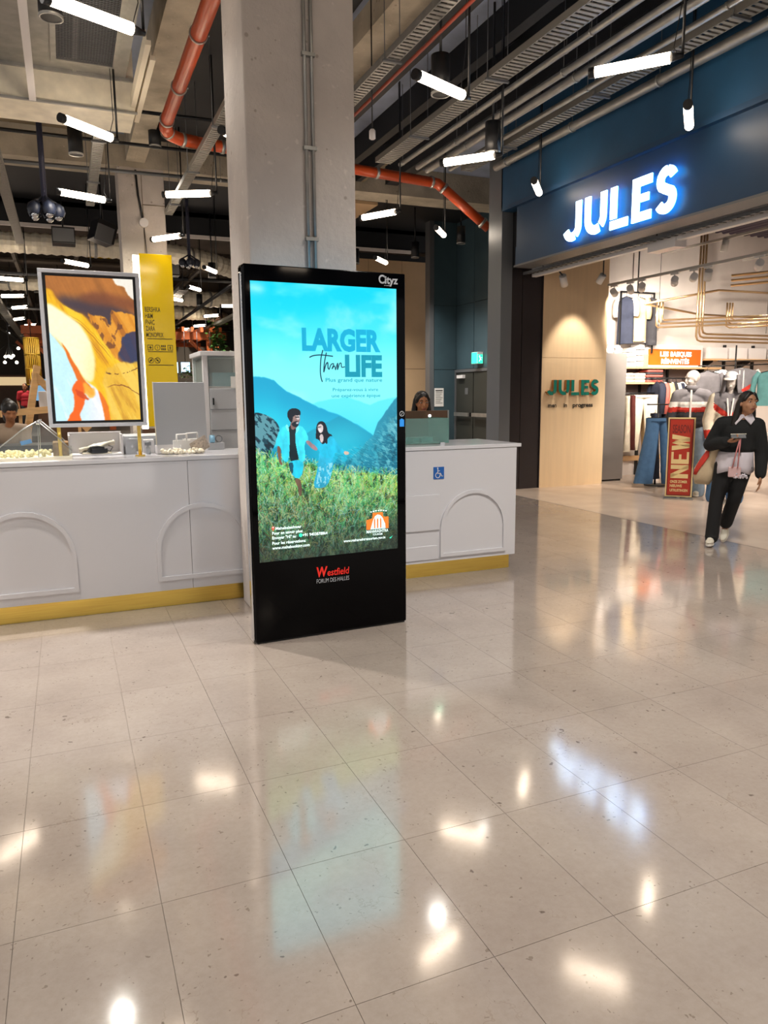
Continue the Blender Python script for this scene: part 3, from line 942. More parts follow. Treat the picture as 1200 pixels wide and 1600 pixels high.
def kuv(u, v, d=.004):
    return kp(SX + u * SW, SZ - v * SH, d)
TEAL = emat('poster_teal', '0b7f98', .95); BLUE = emat('poster_blue', '0c92b8', .95); STEELB = emat('poster_steel_blue', '3f9cc0', .95)
WHT = emat('poster_white', 'dff6f4', .95); PORANGE = emat('poster_orange', 'e8702a', .95); PRED = emat('poster_red', 'ff4a3d', .95); PGREEN = emat('poster_mint', '35d6b0', .95); PNAVY = emat('poster_navy', '12344a', .9)
def ktext(s, u0, v1, h, w, m, bold=0.0, name='lettering', **k):
    mb = text_mb(s, kuv(u0, v1), kx, kz, h * SH, w * SW if w else None, bold, 0.0005, **k)
    return obj(name, mb, m, ki)
ktext('LARGER', .325, .2305, .0765, .553, BLUE, .05)
ktext('LIFE', .6195, .323, .0762, .27, TEAL, .05)
ktext('Plus grand que nature', .481, .3455, .0145, .408, TEAL, .008)
ktext('Préparez-vous à vivre', .53, .380, .0125, .328, TEAL, .006)
ktext('une expérience épique', .522, .4025, .0125, .352, TEAL, .006)
sc = M()
def kcurve(pts, wdt):
    P = [kuv(u, v) for u, v in pts]
    sm = []
    for i in range(len(P) - 1):
        p0 = P[max(i - 1, 0)]; p1_ = P[i]; p2_ = P[i + 1]; p3 = P[min(i + 2, len(P) - 1)]
        for k in range(5):
            t = k / 5
            sm.append(0.5 * ((2 * p1_) + (p2_ - p0) * t + (2 * p0 - 5 * p1_ + 4 * p2_ - p3) * t * t + (3 * p1_ - p0 - 3 * p2_ + p3) * t ** 3))
    sm.append(P[-1])
    for a, b in zip(sm[:-1], sm[1:]):
        if (b - a).length < 1e-5:
            continue
        d = (b - a).normalized(); n = d.cross(kn).normalized() * wdt / 2
        e = d * wdt * .3
        sc.add([a - n - e, b - n + e, b + n + e, a + n - e], [(0, 1, 2, 3)])
kcurve([(.375, .258), (.40, .252), (.455, .249), (.534, .253)], .007)
kcurve([(.466, .232), (.452, .262), (.446, .306), (.450, .33), (.458, .345)], .007)
kcurve([(.490, .241), (.476, .275), (.470, .310), (.484, .285), (.498, .276), (.500, .295), (.508, .300)], .007)
kcurve([(.508, .300), (.522, .283), (.540, .281), (.528, .298), (.545, .288), (.552, .302)], .006)
kcurve([(.552, .302), (.568, .278), (.566, .301), (.580, .281), (.592, .278), (.596, .292), (.617, .291)], .006)
obj('script_lettering', sc, PNAVY, ki)
ktext('Mahabaleshwar', .112, .8825, .011, .178, WHT, .02)
ktext('Pour en savoir plus:', .088, .9000, .0115, .210, WHT, .02)
ktext('Envoyer "Hi" au', .088, .9175, .0115, .162, WHT, .02)
ktext('+91 9403878864', .296, .9165, .0115, .176, WHT, .02)
ktext('Pour les réservations:', .087, .9375, .0115, .232, WHT, .02)
ktext('www.mahabooking.com', .086, .9555, .0115, .258, WHT, .02)
ktext('www.maharashtratourism.gov.in', .588, .9545, .0105, .315, WHT, .02)
ktext('MAHARASHTRA', .760, .928, .012, .166, WHT, .015)
ktext('TOURISM', .805, .939, .008, .075, WHT, .005)
def kpoly(poly, m, name='emblem', d=.004):
    P = [kuv(u, v, d) for u, v in poly]
    return obj(name, M().add(P, [tuple(reversed(range(len(P))))]), m, ki)
def kcirc(u, v, r, m, name='emblem', d=.004, n=16):
    return kpoly([(u + r * math.cos(2 * PI * i / n), v + r * SW / SH * math.sin(2 * PI * i / n)) for i in range(n)][::-1], m, name, d)
kpoly([(.760, .876), (.760, .914), (.929, .914), (.929, .868), (.888, .868), (.885, .849), (.808, .849), (.806, .871)], PORANGE)
kpoly([(.790, .914), (.905, .914), (.902, .895), (.892, .884), (.884, .872), (.866, .860), (.845, .857), (.826, .863), (.812, .876), (.802, .893)], emat('poster_pale_blue', 'bfe9f0', .95), d=.0045)
for du in (.822, .845, .868):
    kpoly([(du - .005, .911), (du + .005, .911), (du + .006, .878), (du, .868), (du - .006, .878)], PORANGE, d=.005)
for i in range(7):
    u = .79 + i * .019; v = .843 - .004 * math.sin(PI * i / 6)
    kpoly([(u, v), (u, v + .004), (u + .012, v + .004), (u + .012, v)], WHT)
kcirc(.283, .911, .013, PGREEN); kcirc(.096, .874, .009, PRED); kpoly([(.088, .876), (.096, .886), (.104, .876)], PRED)
kcirc(.096, .873, .004, WHT, d=.005)
kpoly([(.935, .953), (.945, .958), (.962, .945), (.948, .951)], PGREEN)
# maker's mark, mall name, side icons on the black glass
DIMW = mat('grey_print', 'b9bec6', .4); MALLRED = emat('mall_red_print', 'd8261c', .35)
def gtext(s, u0, z0, h, wdt, m, bold=0.0, **k):
    return obj('lettering', text_mb(s, kp(u0, z0, .003), kx, kz, h, wdt, bold, .0005, **k), m, ki)
gtext('C', .855, 2.199, .052, .042, DIMW, .03); gtext('ityz', .898, 2.199, .048, .090, DIMW, .03)
gtext('media', .893, 2.184, .010, .05, DIMW)
gtext('W', .405, .385, .064, .075, MALLRED, .035, sheared=.1); gtext('estfield', .478, .385, .046, .150, MALLRED, .012, sheared=.1)
gtext('FORUM DES HALLES', .405, .343, .028, .222, DIMW, .0)
ic = M(); 
for i in range(14):
    a0, a1 = 2 * PI * i / 14, 2 * PI * (i + 1) / 14
    q = [kp(1.012 + r * math.cos(a), 1.395 + r * math.sin(a), .0035) for r, a in ((.013, a0), (.018, a0), (.018, a1), (.013, a1))]
    ic.add(q, [(0, 1, 2, 3)])
ic.add([kp(1.005, 1.388, .0035), kp(1.009, 1.386, .0035), kp(1.019, 1.401, .0035), kp(1.016, 1.404, .0035)], [(0, 1, 2, 3)])
obj('icon', ic, DIMW, ki)
obj('icon', M().prism([(-.016, -.022), (.016, -.022), (.016, .022), (0, .03), (-.016, .022)], kp(1.012, 1.335, .002), kx, kz, .001), emat('blue_icon', '2a86d8', .5), ki, label='small blue icon')
# kiosk rear display (double-sided unit)
rm = np.zeros((40, 24, 3)); yy = np.linspace(0, 1, 40)[:, None, None]
rm[:] = np.array([.35, .75, .95]) * (1 - yy) + np.array([.75, .9, 1.0]) * yy
pm2 = picture_mesh('rear_display', rm, K0 + kx * (SX + SW) + kn * .1145 + kz * SZ, -kx * SW, -kz * SH)
pm2.materials.append(vmat('rear_picture', 0.9, .1))
obj('rear_display', pm2, None, ki)

# ---------------------------------------------------------------- service counters
def arch_pts(cx, r, zs, zb, n=14):
    return [(cx - r, zb)] + [(cx - r, zs)] + [(cx - r * math.cos(PI * i / n), zs + r * 1.0 * math.sin(PI * i / n)) for i in range(1, n)] + [(cx + r, zs), (cx + r, zb)]
def arch_mould(cx, r, zs, zb, y, wdt=.03, th=.014):
    o, i = arch_pts(cx, r, zs, zb), arch_pts(cx, r - wdt, zs, zb + wdt)
    mb = M()
    for k in range(len(o) - 1):
        mb.prism([o[k], o[k + 1], i[k + 1], i[k]][::-1], (0, y, 0), (1, 0, 0), (0, 0, 1), th)
    mb.prism([o[0], i[0], i[-1], o[-1]][::-1], (0, y, 0), (1, 0, 0), (0, 0, 1), th)
    return mb
CY = 5.44
def counter(label, x0, x1, splits, arches, back):
    c = thing('service_counter', label, 'counter', ((x0 + x1) / 2, CY + .3, 0))
    obj('carcass', M().box(x0 + .02, x1 - .03, CY + .02, CY + back, .13, 1.064), MT['gloss'], c)
    xs = [x0] + splits + [x1 - .03]
    for a, b in zip(xs[:-1], xs[1:]):
        obj('front_panel', M().box(a + .0015, b - .0015, CY, CY + .02, .125, 1.062), MT['gloss'], c, bevel=.0012)
    for cx, r, zs, zb in arches:
        obj('arch_moulding', arch_mould(cx, r, zs, zb, CY), MT['gloss'], c)
    obj('worktop', M().box(x0, x1 + .012, CY - .006, CY + back + .02, 1.065, 1.095), MT['gloss'], c, bevel=.003)
    obj('kickplate', M().box(x0, x1 - .07, CY + .035, CY + .05, 0.0, .127), MT['brass'], c, label='polished brass kickplate')
    obj('kick_end', M().box(x1 - .085, x1 - .07, CY + .05, CY + back, 0, .127), MT['brass'], c, label='polished brass kickplate')
    return c
cl_ = counter('long white counter with arch mouldings and brass base left of the black kiosk', -1.7, 1.46, [-.9, .775], [(-.325, .325, .44, .185), (.865, .335, .42, .20), (-1.2, .3, .42, .19)], .62)
cr_ = counter('white counter end with an accessibility sticker right of the black kiosk', 1.47, 3.58, [], [(3.13, .32, .40, .165)], .72)
obj('side_panel', M().box(3.53, 3.545, CY + .02, CY + .7, .13, 1.05), MT['gloss'], cr_)
obj('reflection_panel', M().box(2.15, 2.80, CY - .012, CY, .40, .70), MT['gloss'], cr_, bevel=.004)  # raised shape stands in for a reflection on the counter front
obj('lower_reflection_panel', M().box(2.15, 2.795, CY - .008, CY, .15, .27), MT['gloss'], cr_, bevel=.004)  # lower part of the reflection, also modelled as a raised strip
SB = mat('sticker_blue', '1f63b5', .35); 
st = obj('access_sticker', M().box(2.747, 2.845, CY - .003, CY - .0005, .824, .925), SB, cr_, label='blue square sticker with a white wheelchair symbol')
wc = M()
def ring2(mb, cx, cz, r, wdt, a0, a1, y, n=14):
    for i in range(n):
        t0, t1 = math.radians(a0 + (a1 - a0) * i / n), math.radians(a0 + (a1 - a0) * (i + 1) / n)
        mb.add([(cx + q * math.cos(t), y, cz + q * math.sin(t)) for q, t in ((r, t0), (r + wdt, t0), (r + wdt, t1), (r, t1))], [(0, 1, 2, 3)])
ys = CY - .0045
ring2(wc, 2.786, .857, .018, .006, 100, 385, ys)
wc.add([(2.783, ys, .912), (2.783, ys, .868), (2.789, ys, .868), (2.789, ys, .912)], [(0, 1, 2, 3)])
wc.add([(2.789, ys, .895), (2.789, ys, .890), (2.806, ys, .890), (2.806, ys, .895)], [(0, 1, 2, 3)])
wc.add([(2.786, ys, .875), (2.786, ys, .869), (2.812, ys, .869), (2.812, ys, .875)], [(0, 1, 2, 3)])
wc.add([(2.807, ys, .873), (2.822, ys, .843), (2.828, ys, .846), (2.813, ys, .875)], [(0, 1, 2, 3)])
wc.add([(2.822, ys, .848), (2.822, ys, .843), (2.834, ys, .847), (2.834, ys, .852)], [(0, 1, 2, 3)])
wc.ell((2.785, ys, .915), (.006, .0008, .006), 10, 6)
obj('wheelchair_symbol', wc, MT['white'], st, label='white wheelchair symbol')

# ---------------------------------------------------------------- picture screen on brass posts
tv = thing('display_screen', 'silver framed portrait screen of swirling amber paint on brass posts over the counter', 'screen', (.21, 5.62, 1.095))
ty = 5.60
def fr(x0, x1, z0, z1, wdt, y0, y1):
    return [M().box(x0, x1, y0, y1, z1 - wdt, z1), M().box(x0, x1, y0, y1, z0, z0 + wdt), M().box(x0, x0 + wdt, y0, y1, z0 + wdt, z1 - wdt), M().box(x1 - wdt, x1, y0, y1, z0 + wdt, z1 - wdt)]
silver = mat('silver_frame', 'd9dae0', .35, metal=.15)
for f_ in fr(-.112, .533, 1.312, 2.366, .026, ty, ty + .05):
    obj('frame', f_, silver, tv, bevel=.003)
obj('bezel', M().box(-.083, .504, ty + .012, ty + .045, 1.34, 2.338), MT['black'], tv)
obj('back_panel', M().box(-.10, .52, ty + .045, ty + .06, 1.32, 2.35), silver, tv)
for x in (-.053, .474):
    p_ = obj('post', M().cyl((x, 5.625, 1.1), (x, 5.625, 1.33), .0125, 14), MT['brass'], tv, label='brass post')
    obj('post_base', M().cyl((x, 5.625, 1.095), (x, 5.625, 1.102), .035, 20), MT['brass'], p_)
def amber():
    Wn, Hn = 230, 400
    X, Y = np.meshgrid((np.arange(Wn) + .5) / Wn, (np.arange(Hn) + .5) / Hn)
    img = np.zeros((Hn, Wn, 3))
    wx = X + .07 * (fbm(X * 3, Y * 5, 5, 101) - .5); wy = Y + .06 * (fbm(X * 3 + 9, Y * 5, 5, 102) - .5)
    fx = X + .10 * (fbm(X * 7, Y * 11, 5, 111) - .5); fy = Y + .07 * (fbm(X * 7 + 5, Y * 11, 5, 112) - .5)
    flow = fbm((X * 1.2 - Y * .9) * 9, (X * .6 + Y * 1.1) * 2.2, 5, 103)
    grain = fbm(X * 40, Y * 60, 3, 109)
    def put(mk, c, r=0):
        if r:
            mk = soft(mk, r)
        mk = mk.astype(float)
        img[:] = img * (1 - mk[..., None]) + np.array(c) * mk[..., None]
    def P(pts, it=2, fine=False):
        return inpoly(fx if fine else wx, fy if fine else wy, smooth_poly(pts, it))
    img[:] = np.array([.60, .36, .15]) + (flow - .5)[..., None] * np.array([.45, .30, .14])
    put(ss(.18, .02, np.abs(wy - (.05 + .03 * np.sin(wx * 4)))) * .5, (.74, .46, .20))
    put(soft(P([(.12, .13), (.35, .15), (.60, .13), (.85, .20), (1.1, .30), (1.1, .40), (.70, .34), (.50, .27), (.28, .25), (.14, .20)]), 9) * .95, (.25, .20, .24))
    put(soft(P([(.35, .13), (.7, .10), (1.1, .16), (1.1, .24), (.7, .20), (.4, .18)]), 7) * .8, (.48, .26, .15))
    put(soft(P([(.78, .36), (1.1, .34), (1.1, .64), (.80, .57), (.74, .46)]), 4), (.20, .22, .34))
    put(ss(.45, .65, flow) * soft(P([(.78, .36), (1.1, .34), (1.1, .64), (.80, .57)]), 4) * .4, (.34, .22, .26))
    torn = soft(P([(.42, .235), (.50, .26), (.62, .262), (.70, .33), (.715, .30), (.70, .225), (.78, .235), (.86, .225), (.98, .26), (1.1, .33), (1.1, .37), (.90, .37), (.80, .40), (.79, .52), (.76, .62), (.66, .58), (.58, .46), (.50, .36)], 1, True), 1)
    put(torn, (.83, .53, .13))
    put(torn * ss(.52, .66, flow) * .8, (.90, .62, .20)); put(torn * ss(.46, .34, flow) * .7, (.62, .36, .12))
    put(torn * ss(.60, .68, fbm(X * 15, Y * 15, 4, 104)) * .8, (.42, .24, .14))
    put(soft(P([(-.1, .10), (.06, .09), (.11, .17), (.30, .235), (.46, .28), (.60, .42), (.76, .58), (1.1, .61), (1.1, 1.1), (-.1, 1.1)], 2), 2), (.93, .71, .07))
    yl = P([(-.1, .10), (.06, .09), (.11, .17), (.30, .235), (.46, .28), (.60, .42), (.76, .58), (1.1, .61), (1.1, 1.1), (-.1, 1.1)], 2)
    put(yl * ss(.5, .68, flow) * .55, (.98, .83, .22)); put(yl * ss(.44, .30, flow) * .6, (.78, .50, .08))
    for a, b, w_ in ((.235, .52, .010), (.27, .60, .006), (.25, .75, .005), (.215, .50, .004)):
        put(ss(w_, 0, np.abs(wy - (a + b * wx * wx + .10 * wx))) * ss(.15, .3, wx) * ss(.74, .6, wx) * .75, (.66, .38, .08))
    sand = soft(P([(.56, .66), (.70, .60), (.84, .57), (1.1, .60), (1.1, 1.1), (.70, 1.1), (.60, .88)], 2, True), 2)
    put(sand * .85, (.89, .70, .24)); put(sand * ss(.5, .64, flow) * .7, (.95, .80, .36)); put(sand * ss(.45, .33, flow) * .6, (.76, .53, .14))
    put(ss(.007, .002, np.abs(fy - (.79 - .05 * np.sin((X - .5) * 7)))) * ss(.60, .68, X), (.58, .36, .14))
    put(ss(.006, .001, np.abs(fy - (.645 + .16 * (.95 - X) ** 2))) * ss(.58, .64, X) * ss(.42, .5, grain), (.40, .25, .12))
    cream = soft(P([(-.1, .19), (.08, .215), (.26, .28), (.43, .40), (.50, .53), (.47, .66), (.42, .73), (.30, .66), (.20, .56), (.08, .44), (-.1, .36)], 2), 3)
    put(cream, (.99, .95, .80)); put(cream * ss(.25, .55, X) * ss(.3, .7, Y) * .5, (.98, .86, .45))
    bl = soft(P([(-.1, .33), (.06, .43), (.20, .57), (.34, .70), (.50, .77), (.58, .87), (.61, 1.1), (-.1, 1.1)], 2), 2)
    put(bl, (.76, .92, .98)); put(bl * ss(.15, .55, X) * ss(.55, .8, Y) * .9, (.92, .91, .98)); put(bl * ss(.55, .7, flow) * .5, (.97, .97, .99))
    put(soft(P([(.10, .44), (.16, .50), (.24, .59), (.34, .69), (.46, .79), (.42, .82), (.30, .74), (.20, .61)], 1), 1), (.88, .42, .08))
    put(soft(P([(.22, .76), (.26, .71), (.30, .70), (.40, .78), (.36, .84), (.30, .92), (.24, 1.05), (.10, 1.05), (.22, .92), (.26, .84)], 2, True), 1), (.94, .38, .05))
    put(soft(P([(.24, .76), (.36, .80), (.42, .85), (.30, .83)], 1, True), 1) * .9, (.80, .26, .04))
    put(soft(P([(.49, .76), (.56, .81), (.64, .93), (.65, 1.1), (.58, 1.1), (.57, .93)], 1), 1), (.90, .45, .08))
    put(soft(P([(.34, .72), (.46, .76), (.50, .80), (.44, .84), (.36, .80)], 1, True), 2) * .9, (.95, .68, .22))
    put(soft(P([(.72, -.02), (1.1, -.02), (1.1, .13), (.95, .115), (.90, .055), (.80, .03)], 1, True), 1) * .92, (.95, .94, .90))
    img *= (1 + .06 * (grain - .5))[..., None]
    return img
am = picture_mesh('display', amber(), (-.066, ty + .010, 2.322), (.555, 0, 0), (0, 0, -.966))
am.materials.append(vmat('amber_display', 1.05, .08))
obj('display', am, None, tv)

# ---------------------------------------------------------------- yellow directory
yd = thing('directory_panel', 'tall yellow shop directory panel with a glowing left edge before the far pillar', 'sign', (1.55, 13.55, 0))
obj('panel', M().box(1.305, 1.835, 13.5, 13.62, 1.0, 3.885), MT['yellow'], yd, bevel=.006)
obj('light_edge', M().box(1.205, 1.305, 13.54, 13.60, .96, 3.86), MT['ledwhite'], yd, label='white glowing light strip')
obj('base', M().box(1.2, 1.86, 13.5, 13.75, 0, .96), MT['darkwood'], yd, label='dark brown base box')
YK = mat('directory_print', '4a3f08', .5)
def yt(s, x, z, h, wdt):
    obj('lettering', text_mb(s, (x, 13.497, z), (1, 0, 0), (0, 0, 1), h, wdt, .01, .0008), YK, yd)
for s, z, wdt in (('BERSHKA', 2.938, .255), ('H&M', 2.832, .125), ('FNAC', 2.727, .15), ('ZARA', 2.622, .15), ('MONOPRIX', 2.517, .285)):
    yt(s, 1.348, z, .082, wdt)
mb = M()
for z in (2.485, 2.270, 2.045):
    mb.box(1.362, 1.778, 13.496, 13.4995, z, z + .010)
obj('rule', mb, YK, yd)
ik = M(); yy_ = 13.4965
for cx in (1.405, 1.734):
    for f_ in fr(cx - .045, cx + .045, 2.298, 2.388, .008, yy_, yy_ + .003):
        ik.add(f_.v, f_.f)
ik.box(1.38, 1.43, yy_, yy_ + .003, 2.336, 2.35).box(1.398, 1.412, yy_, yy_ + .003, 2.318, 2.368)
ik.box(1.728, 1.74, yy_, yy_ + .003, 2.315, 2.37).box(1.715, 1.753, yy_, yy_ + .003, 2.335, 2.343)
ring2(ik, 1.521, 2.343, .040, .008, 0, 360, yy_, 20)
ik.box(1.517, 1.525, yy_, yy_ + .003, 2.325, 2.365)
for cx in (1.404, 1.512):
    ring2(ik, cx, 2.128, .040, .009, 0, 360, yy_, 20)
ik.add([(1.375, yy_, 2.103), (1.383, yy_, 2.096), (1.433, yy_, 2.153), (1.425, yy_, 2.160)], [(0, 1, 2, 3)])
ik.box(1.385, 1.425, yy_, yy_ + .003, 2.12, 2.138).box(1.498, 1.526, yy_, yy_ + .003, 2.115, 2.14)
ik.add([(1.483, yy_, 2.153), (1.491, yy_, 2.160), (1.541, yy_, 2.103), (1.533, yy_, 2.096)], [(3, 2, 1, 0)])
for i in range(3):
    for j in range(2):
        ik.box(1.585 + i * .028, 1.605 + i * .028, yy_, yy_ + .003, 2.30 + j * .05, 2.335 + j * .05)
obj('pictograms', ik, YK, yd)

# ---------------------------------------------------------------- things on and behind the left counter
WT = 1.095
# curved snack case
sc_ = thing('snack_case', 'low clear curved snack display case standing at the left end of the counter', 'display case', (-.25, 5.75, WT))
def dome(y):
    return [(-.50, y, WT + .02), (-.45, y, WT + .075), (-.385, y, WT + .125), (-.285, y, WT + .205), (-.18, y, WT + .262)]
P = [dome(5.56), dome(5.95)]
obj('curved_pane', M().grid(P), MT['glass'], sc_)
obj('back_pane', M().grid([[(-.18, 5.56, WT + .262), (-.046, 5.56, WT + .135), (.02, 5.56, WT + .06)], [(-.18, 5.95, WT + .262), (-.046, 5.95, WT + .135), (.02, 5.95, WT + .06)]]), MT['glass'], sc_)
obj('side_pane', M().add([p for p in dome(5.56)] + [(-.046, 5.56, WT + .135), (.02, 5.56, WT + .06), (.02, 5.56, WT + .01), (-.50, 5.56, WT + .01)], [tuple(range(9))]), MT['glass'], sc_)
fm = M()
for y in (5.56, 5.95):
    fm.tube(dome(y), .0045, 6).tube([(-.18, y, WT + .262), (-.046, y, WT + .135), (.02, y, WT + .06)], .0045, 6).cyl((-.19, y, WT + .02), (-.18, y, WT + .262), .003, 6)
fm.cyl((-.18, 5.56, WT + .262), (-.18, 5.95, WT + .262), .006, 6)
obj('frame', fm, MT['steel'], sc_)
for y in (5.56, 5.95):
    obj('hinge', M().cyl((-.19, y - .012, WT + .255), (-.165, y - .012, WT + .255), .014, 12), MT['chrome'], sc_)
obj('base_tray', M().box(-.52, .02, 5.55, 5.97, WT, WT + .02), MT['kraft'], sc_)
obj('label_card', M().obox((-.27, 5.75, WT + .115), (.035, 0, .008), (0, .003, 0), (-.004, 0, .014)), mat('blue_label', '2c7fd0', .4), sc_, label='small blue label')
obj('basket', M().box(-.10, .0, 5.62, 5.9, WT + .02, WT + .11), mat('wicker', '8a6a45', .8, var=.3, vscale=40), sc_)
sn = M(); r2 = random.Random(4)
for i in range(160):
    sn.ell((r2.uniform(-.47, -.12), r2.uniform(5.58, 5.93), WT + .025 + r2.uniform(0, .022)), (r2.uniform(.008, .014),) * 3, 6, 4)
obj('snack_pieces', sn, mat('popcorn', 'f3e2ae', .8), sc_, kind='stuff')
# white open case with gear
wc_ = thing('open_case', 'white open-fronted case holding gear on the counter under the amber screen', 'case', (.185, 5.9, WT))
for f_ in fr(0.0, .37, WT, WT + .165, .012, 5.78, 6.0)[1:] + [M().box(.0, .37, 5.97, 6.0, WT + .153, WT + .165)]:
    obj('side', f_, MT['white'], wc_, bevel=.002)
obj('back', M().box(0, .37, 5.99, 6.0, WT, WT + .165), MT['white'], wc_)
b_ = tag(obj('flat_bag', M().grid([[(.07 + .035 * i, 5.82 + .03 * j, WT + .045 + .008 * i + .012 * math.sin(i * 1.3 + j)) for i in range(8)] for j in range(5)]), MT['kraft'], solid=.02), 'crumpled white bag lying in the open case', 'bag')
b_.parent = None
t_ = thing('scanner', 'black hand-held gadget lying in the open white case', 'gadget', (.2, 5.83, WT + .012))
obj('body', M().obox((.20, 5.80, WT + .035), (.055, .01, 0), (-.01, .02, 0), (0, 0, .018)), MT['black'], t_, bevel=.006)
obj('handle', M().tube([(.13, 5.80, WT + .03), (.15, 5.8, WT + .058), (.19, 5.8, WT + .062), (.24, 5.8, WT + .05)], .012, 8), MT['black'], t_)
obj('cable', M().tube([(.25, 5.8, WT + .04), (.28, 5.8, WT + .03), (.30, 5.8, WT + .06), (.27, 5.81, WT + .07)], .004, 6), MT['black'], t_)
tag(obj('notepad', M().box(.09, .29, 5.79, 5.86, WT + .012, WT + .022), MT['kraft'], bevel=.002), 'pale flat pad under the gadget in the open case', 'pad')
tag(obj('grey_bin', M().add([(.385, 5.80, WT), (.47, 5.80, WT), (.47, 6.02, WT), (.385, 6.02, WT), (.39, 5.80, WT + .13), (.43, 5.80, WT + .10), (.43, 6.02, WT + .10), (.39, 6.02, WT + .13)], [(3, 2, 1, 0), (4, 5, 6, 7), (0, 1, 5, 4), (1, 2, 6, 5), (2, 3, 7, 6), (3, 0, 4, 7)]), MT['plastic_grey']), 'grey wedge-shaped bin right of the open white case', 'bin')
lb = thing('low_cabinet', 'pale grey low cabinet behind the counter right of the open case', 'cabinet', (.55, 6.35, 0))
obj('body', M().box(.36, .75, 6.2, 6.6, 0, 1.21), MT['plastic_grey'], lb, bevel=.004)
obj('door', M().box(.37, .74, 6.18, 6.2, .1, 1.19), MT['plastic_grey'], lb, bevel=.003)
obj('handle', M().box(.69, .70, 6.165, 6.18, .8, 1.0), MT['steel'], lb)
gp = thing('dispenser', 'small grey pump dispenser beside the right brass post', 'dispenser', (.545, 5.78, WT))
obj('body', M().lathe((.545, 5.78, WT), [(.018, 0), (.018, .045), (.010, .055), (.010, .065)], 14), MT['plastic_grey'], gp)
obj('cap', M().lathe((.545, 5.78, WT + .065), [(.024, 0), (.024, .022), (.015, .03)], 14), MT['steel_dull'], gp)
tag(obj('small_carton', M().box(.52, .60, 5.88, 5.95, WT, WT + .10), MT['white'], bevel=.003), 'small white carton behind the grey pump dispenser', 'carton')
# big grey board
bd = thing('grey_board', 'large blank grey board standing upright on the counter left of the glazed cabinet', 'board', (.82, 6.0, WT))
obj('board', M().obox((.822, 6.0, WT + .268), (.193, 0, 0), (0, .006, .001), (0, .02, .262)), MT['plastic_grey'], bd, bevel=.002)
obj('edge', M().obox((.628, 5.998, WT + .268), (.003, 0, 0), (0, .009, .001), (0, .02, .264)), MT['kraft'], bd, label='pale edge strip')
obj('foot', M().box(.66, .98, 5.95, 6.04, WT, WT + .008), MT['plastic_grey'], bd)
# open white box with filling, paper bags
bx = thing('open_box', 'small open white box on the counter in front of the grey board', 'box', (.69, 5.76, WT))
for f_ in (M().box(.60, .78, 5.70, 5.706, WT, WT + .045), M().box(.60, .606, 5.706, 5.84, WT, WT + .06), M().box(.774, .78, 5.706, 5.84, WT, WT + .06), M().box(.60, .78, 5.84, 5.846, WT, WT + .06)):
    obj('side', f_, MT['white'], bx)
obj('bottom', M().box(.60, .78, 5.70, 5.84, WT, WT + .004), MT['white'], bx)
kn_ = M()
for i in range(70):
    kn_.ell((r2.uniform(.63, .93), r2.uniform(5.60, 5.69), WT + .012 + r2.uniform(0, .03) * (1 - abs((i % 7) - 3) / 4)), (r2.uniform(.010, .018), r2.uniform(.01, .014), .012), 6, 4)
o_ = obj('wood_spoons', kn_, MT['kraft'], None, kind='stuff'); tag(o_, 'heap of pale wooden bits on the counter before the paper bags', 'bits')
def paper_bag(label, x, y, wdt, hh, dp):
    b = thing('paper_bag', label, 'bag', (x, y, WT), 'white paper bags on the counter')
    obj('bag', M().add([(x - wdt / 2, y - dp / 2, WT), (x + wdt / 2, y - dp / 2, WT), (x + wdt / 2, y + dp / 2, WT), (x - wdt / 2, y + dp / 2, WT), (x - wdt / 2, y - dp / 3, WT + hh), (x + wdt / 2, y - dp / 3, WT + hh), (x + wdt / 2, y + dp / 3, WT + hh), (x - wdt / 2, y + dp / 3, WT + hh)], [(3, 2, 1, 0), (4, 5, 6, 7), (0, 1, 5, 4), (1, 2, 6, 5), (2, 3, 7, 6), (3, 0, 4, 7)]), MT['paper'], b)
    for s in (-1, 1):
        q = y + s * dp / 3.2
        obj('handle', M().tube([(x - wdt * .3, q, WT + hh - .01), (x - wdt * .28, q, WT + hh + .042), (x + wdt * .28, q, WT + hh + .045), (x + wdt * .3, q, WT + hh - .01)], .005, 6), MT['paper'], b)
paper_bag('front white paper bag with two handles on the counter before the grey board', .79, 5.78, .125, .095, .06)
paper_bag('rear white paper bag with two handles partly behind the front one', .88, 5.86, .14, .10, .06)
np_ = tag(obj('paper_pack', M().obox((.915, 5.72, WT + .055), (.052, 0, .030), (.012, .03, 0), (-.018, 0, .045)), mat('newsprint', 'b7a99b', .8, var=.35, vscale=60)), 'grey-brown printed paper pack leaning by the white paper bags', 'pack')
# glazed white cabinet
gc = thing('glazed_cabinet', 'white framed glazed cabinet with a white notice standing behind the counter', 'cabinet', (1.3, 6.85, 0))
for x in (1.13, 1.50):
    for y in (6.62, 7.15):
        obj('post', M().box(x - .02, x + .025, y - .02, y + .02, 0, 1.88), MT['white'], gc, bevel=.003)
obj('top', M().box(1.09, 1.54, 6.58, 7.18, 1.86, 1.90), MT['white'], gc, bevel=.004)
obj('side_glass', M().box(1.112, 1.116, 6.64, 7.13, 1.0, 1.86), MT['glass'], gc)
obj('side_curtain', M().grid([[(1.135 + .012 * math.sin(j * 1.9), 6.68 + .032 * j, z) for j in range(14)] for z in (1.0, 1.4, 1.84)]), mat('grey_drape', '8d8680', .8), gc)
obj('lower_door', M().box(1.16, 1.48, 6.595, 6.615, .1, 1.58), MT['plastic_grey'], gc, bevel=.003)
obj('door_seam', M().box(1.16, 1.48, 6.592, 6.596, 1.40, 1.404).box(1.16, 1.48, 6.592, 6.596, 1.22, 1.224), MT['steel_dull'], gc)
obj('front_glass', M().box(1.16, 1.48, 6.60, 6.604, 1.60, 1.85), MT['glass'], gc)
obj('back', M().box(1.12, 1.52, 7.15, 7.17, .1, 1.86), MT['plastic_grey'], gc)
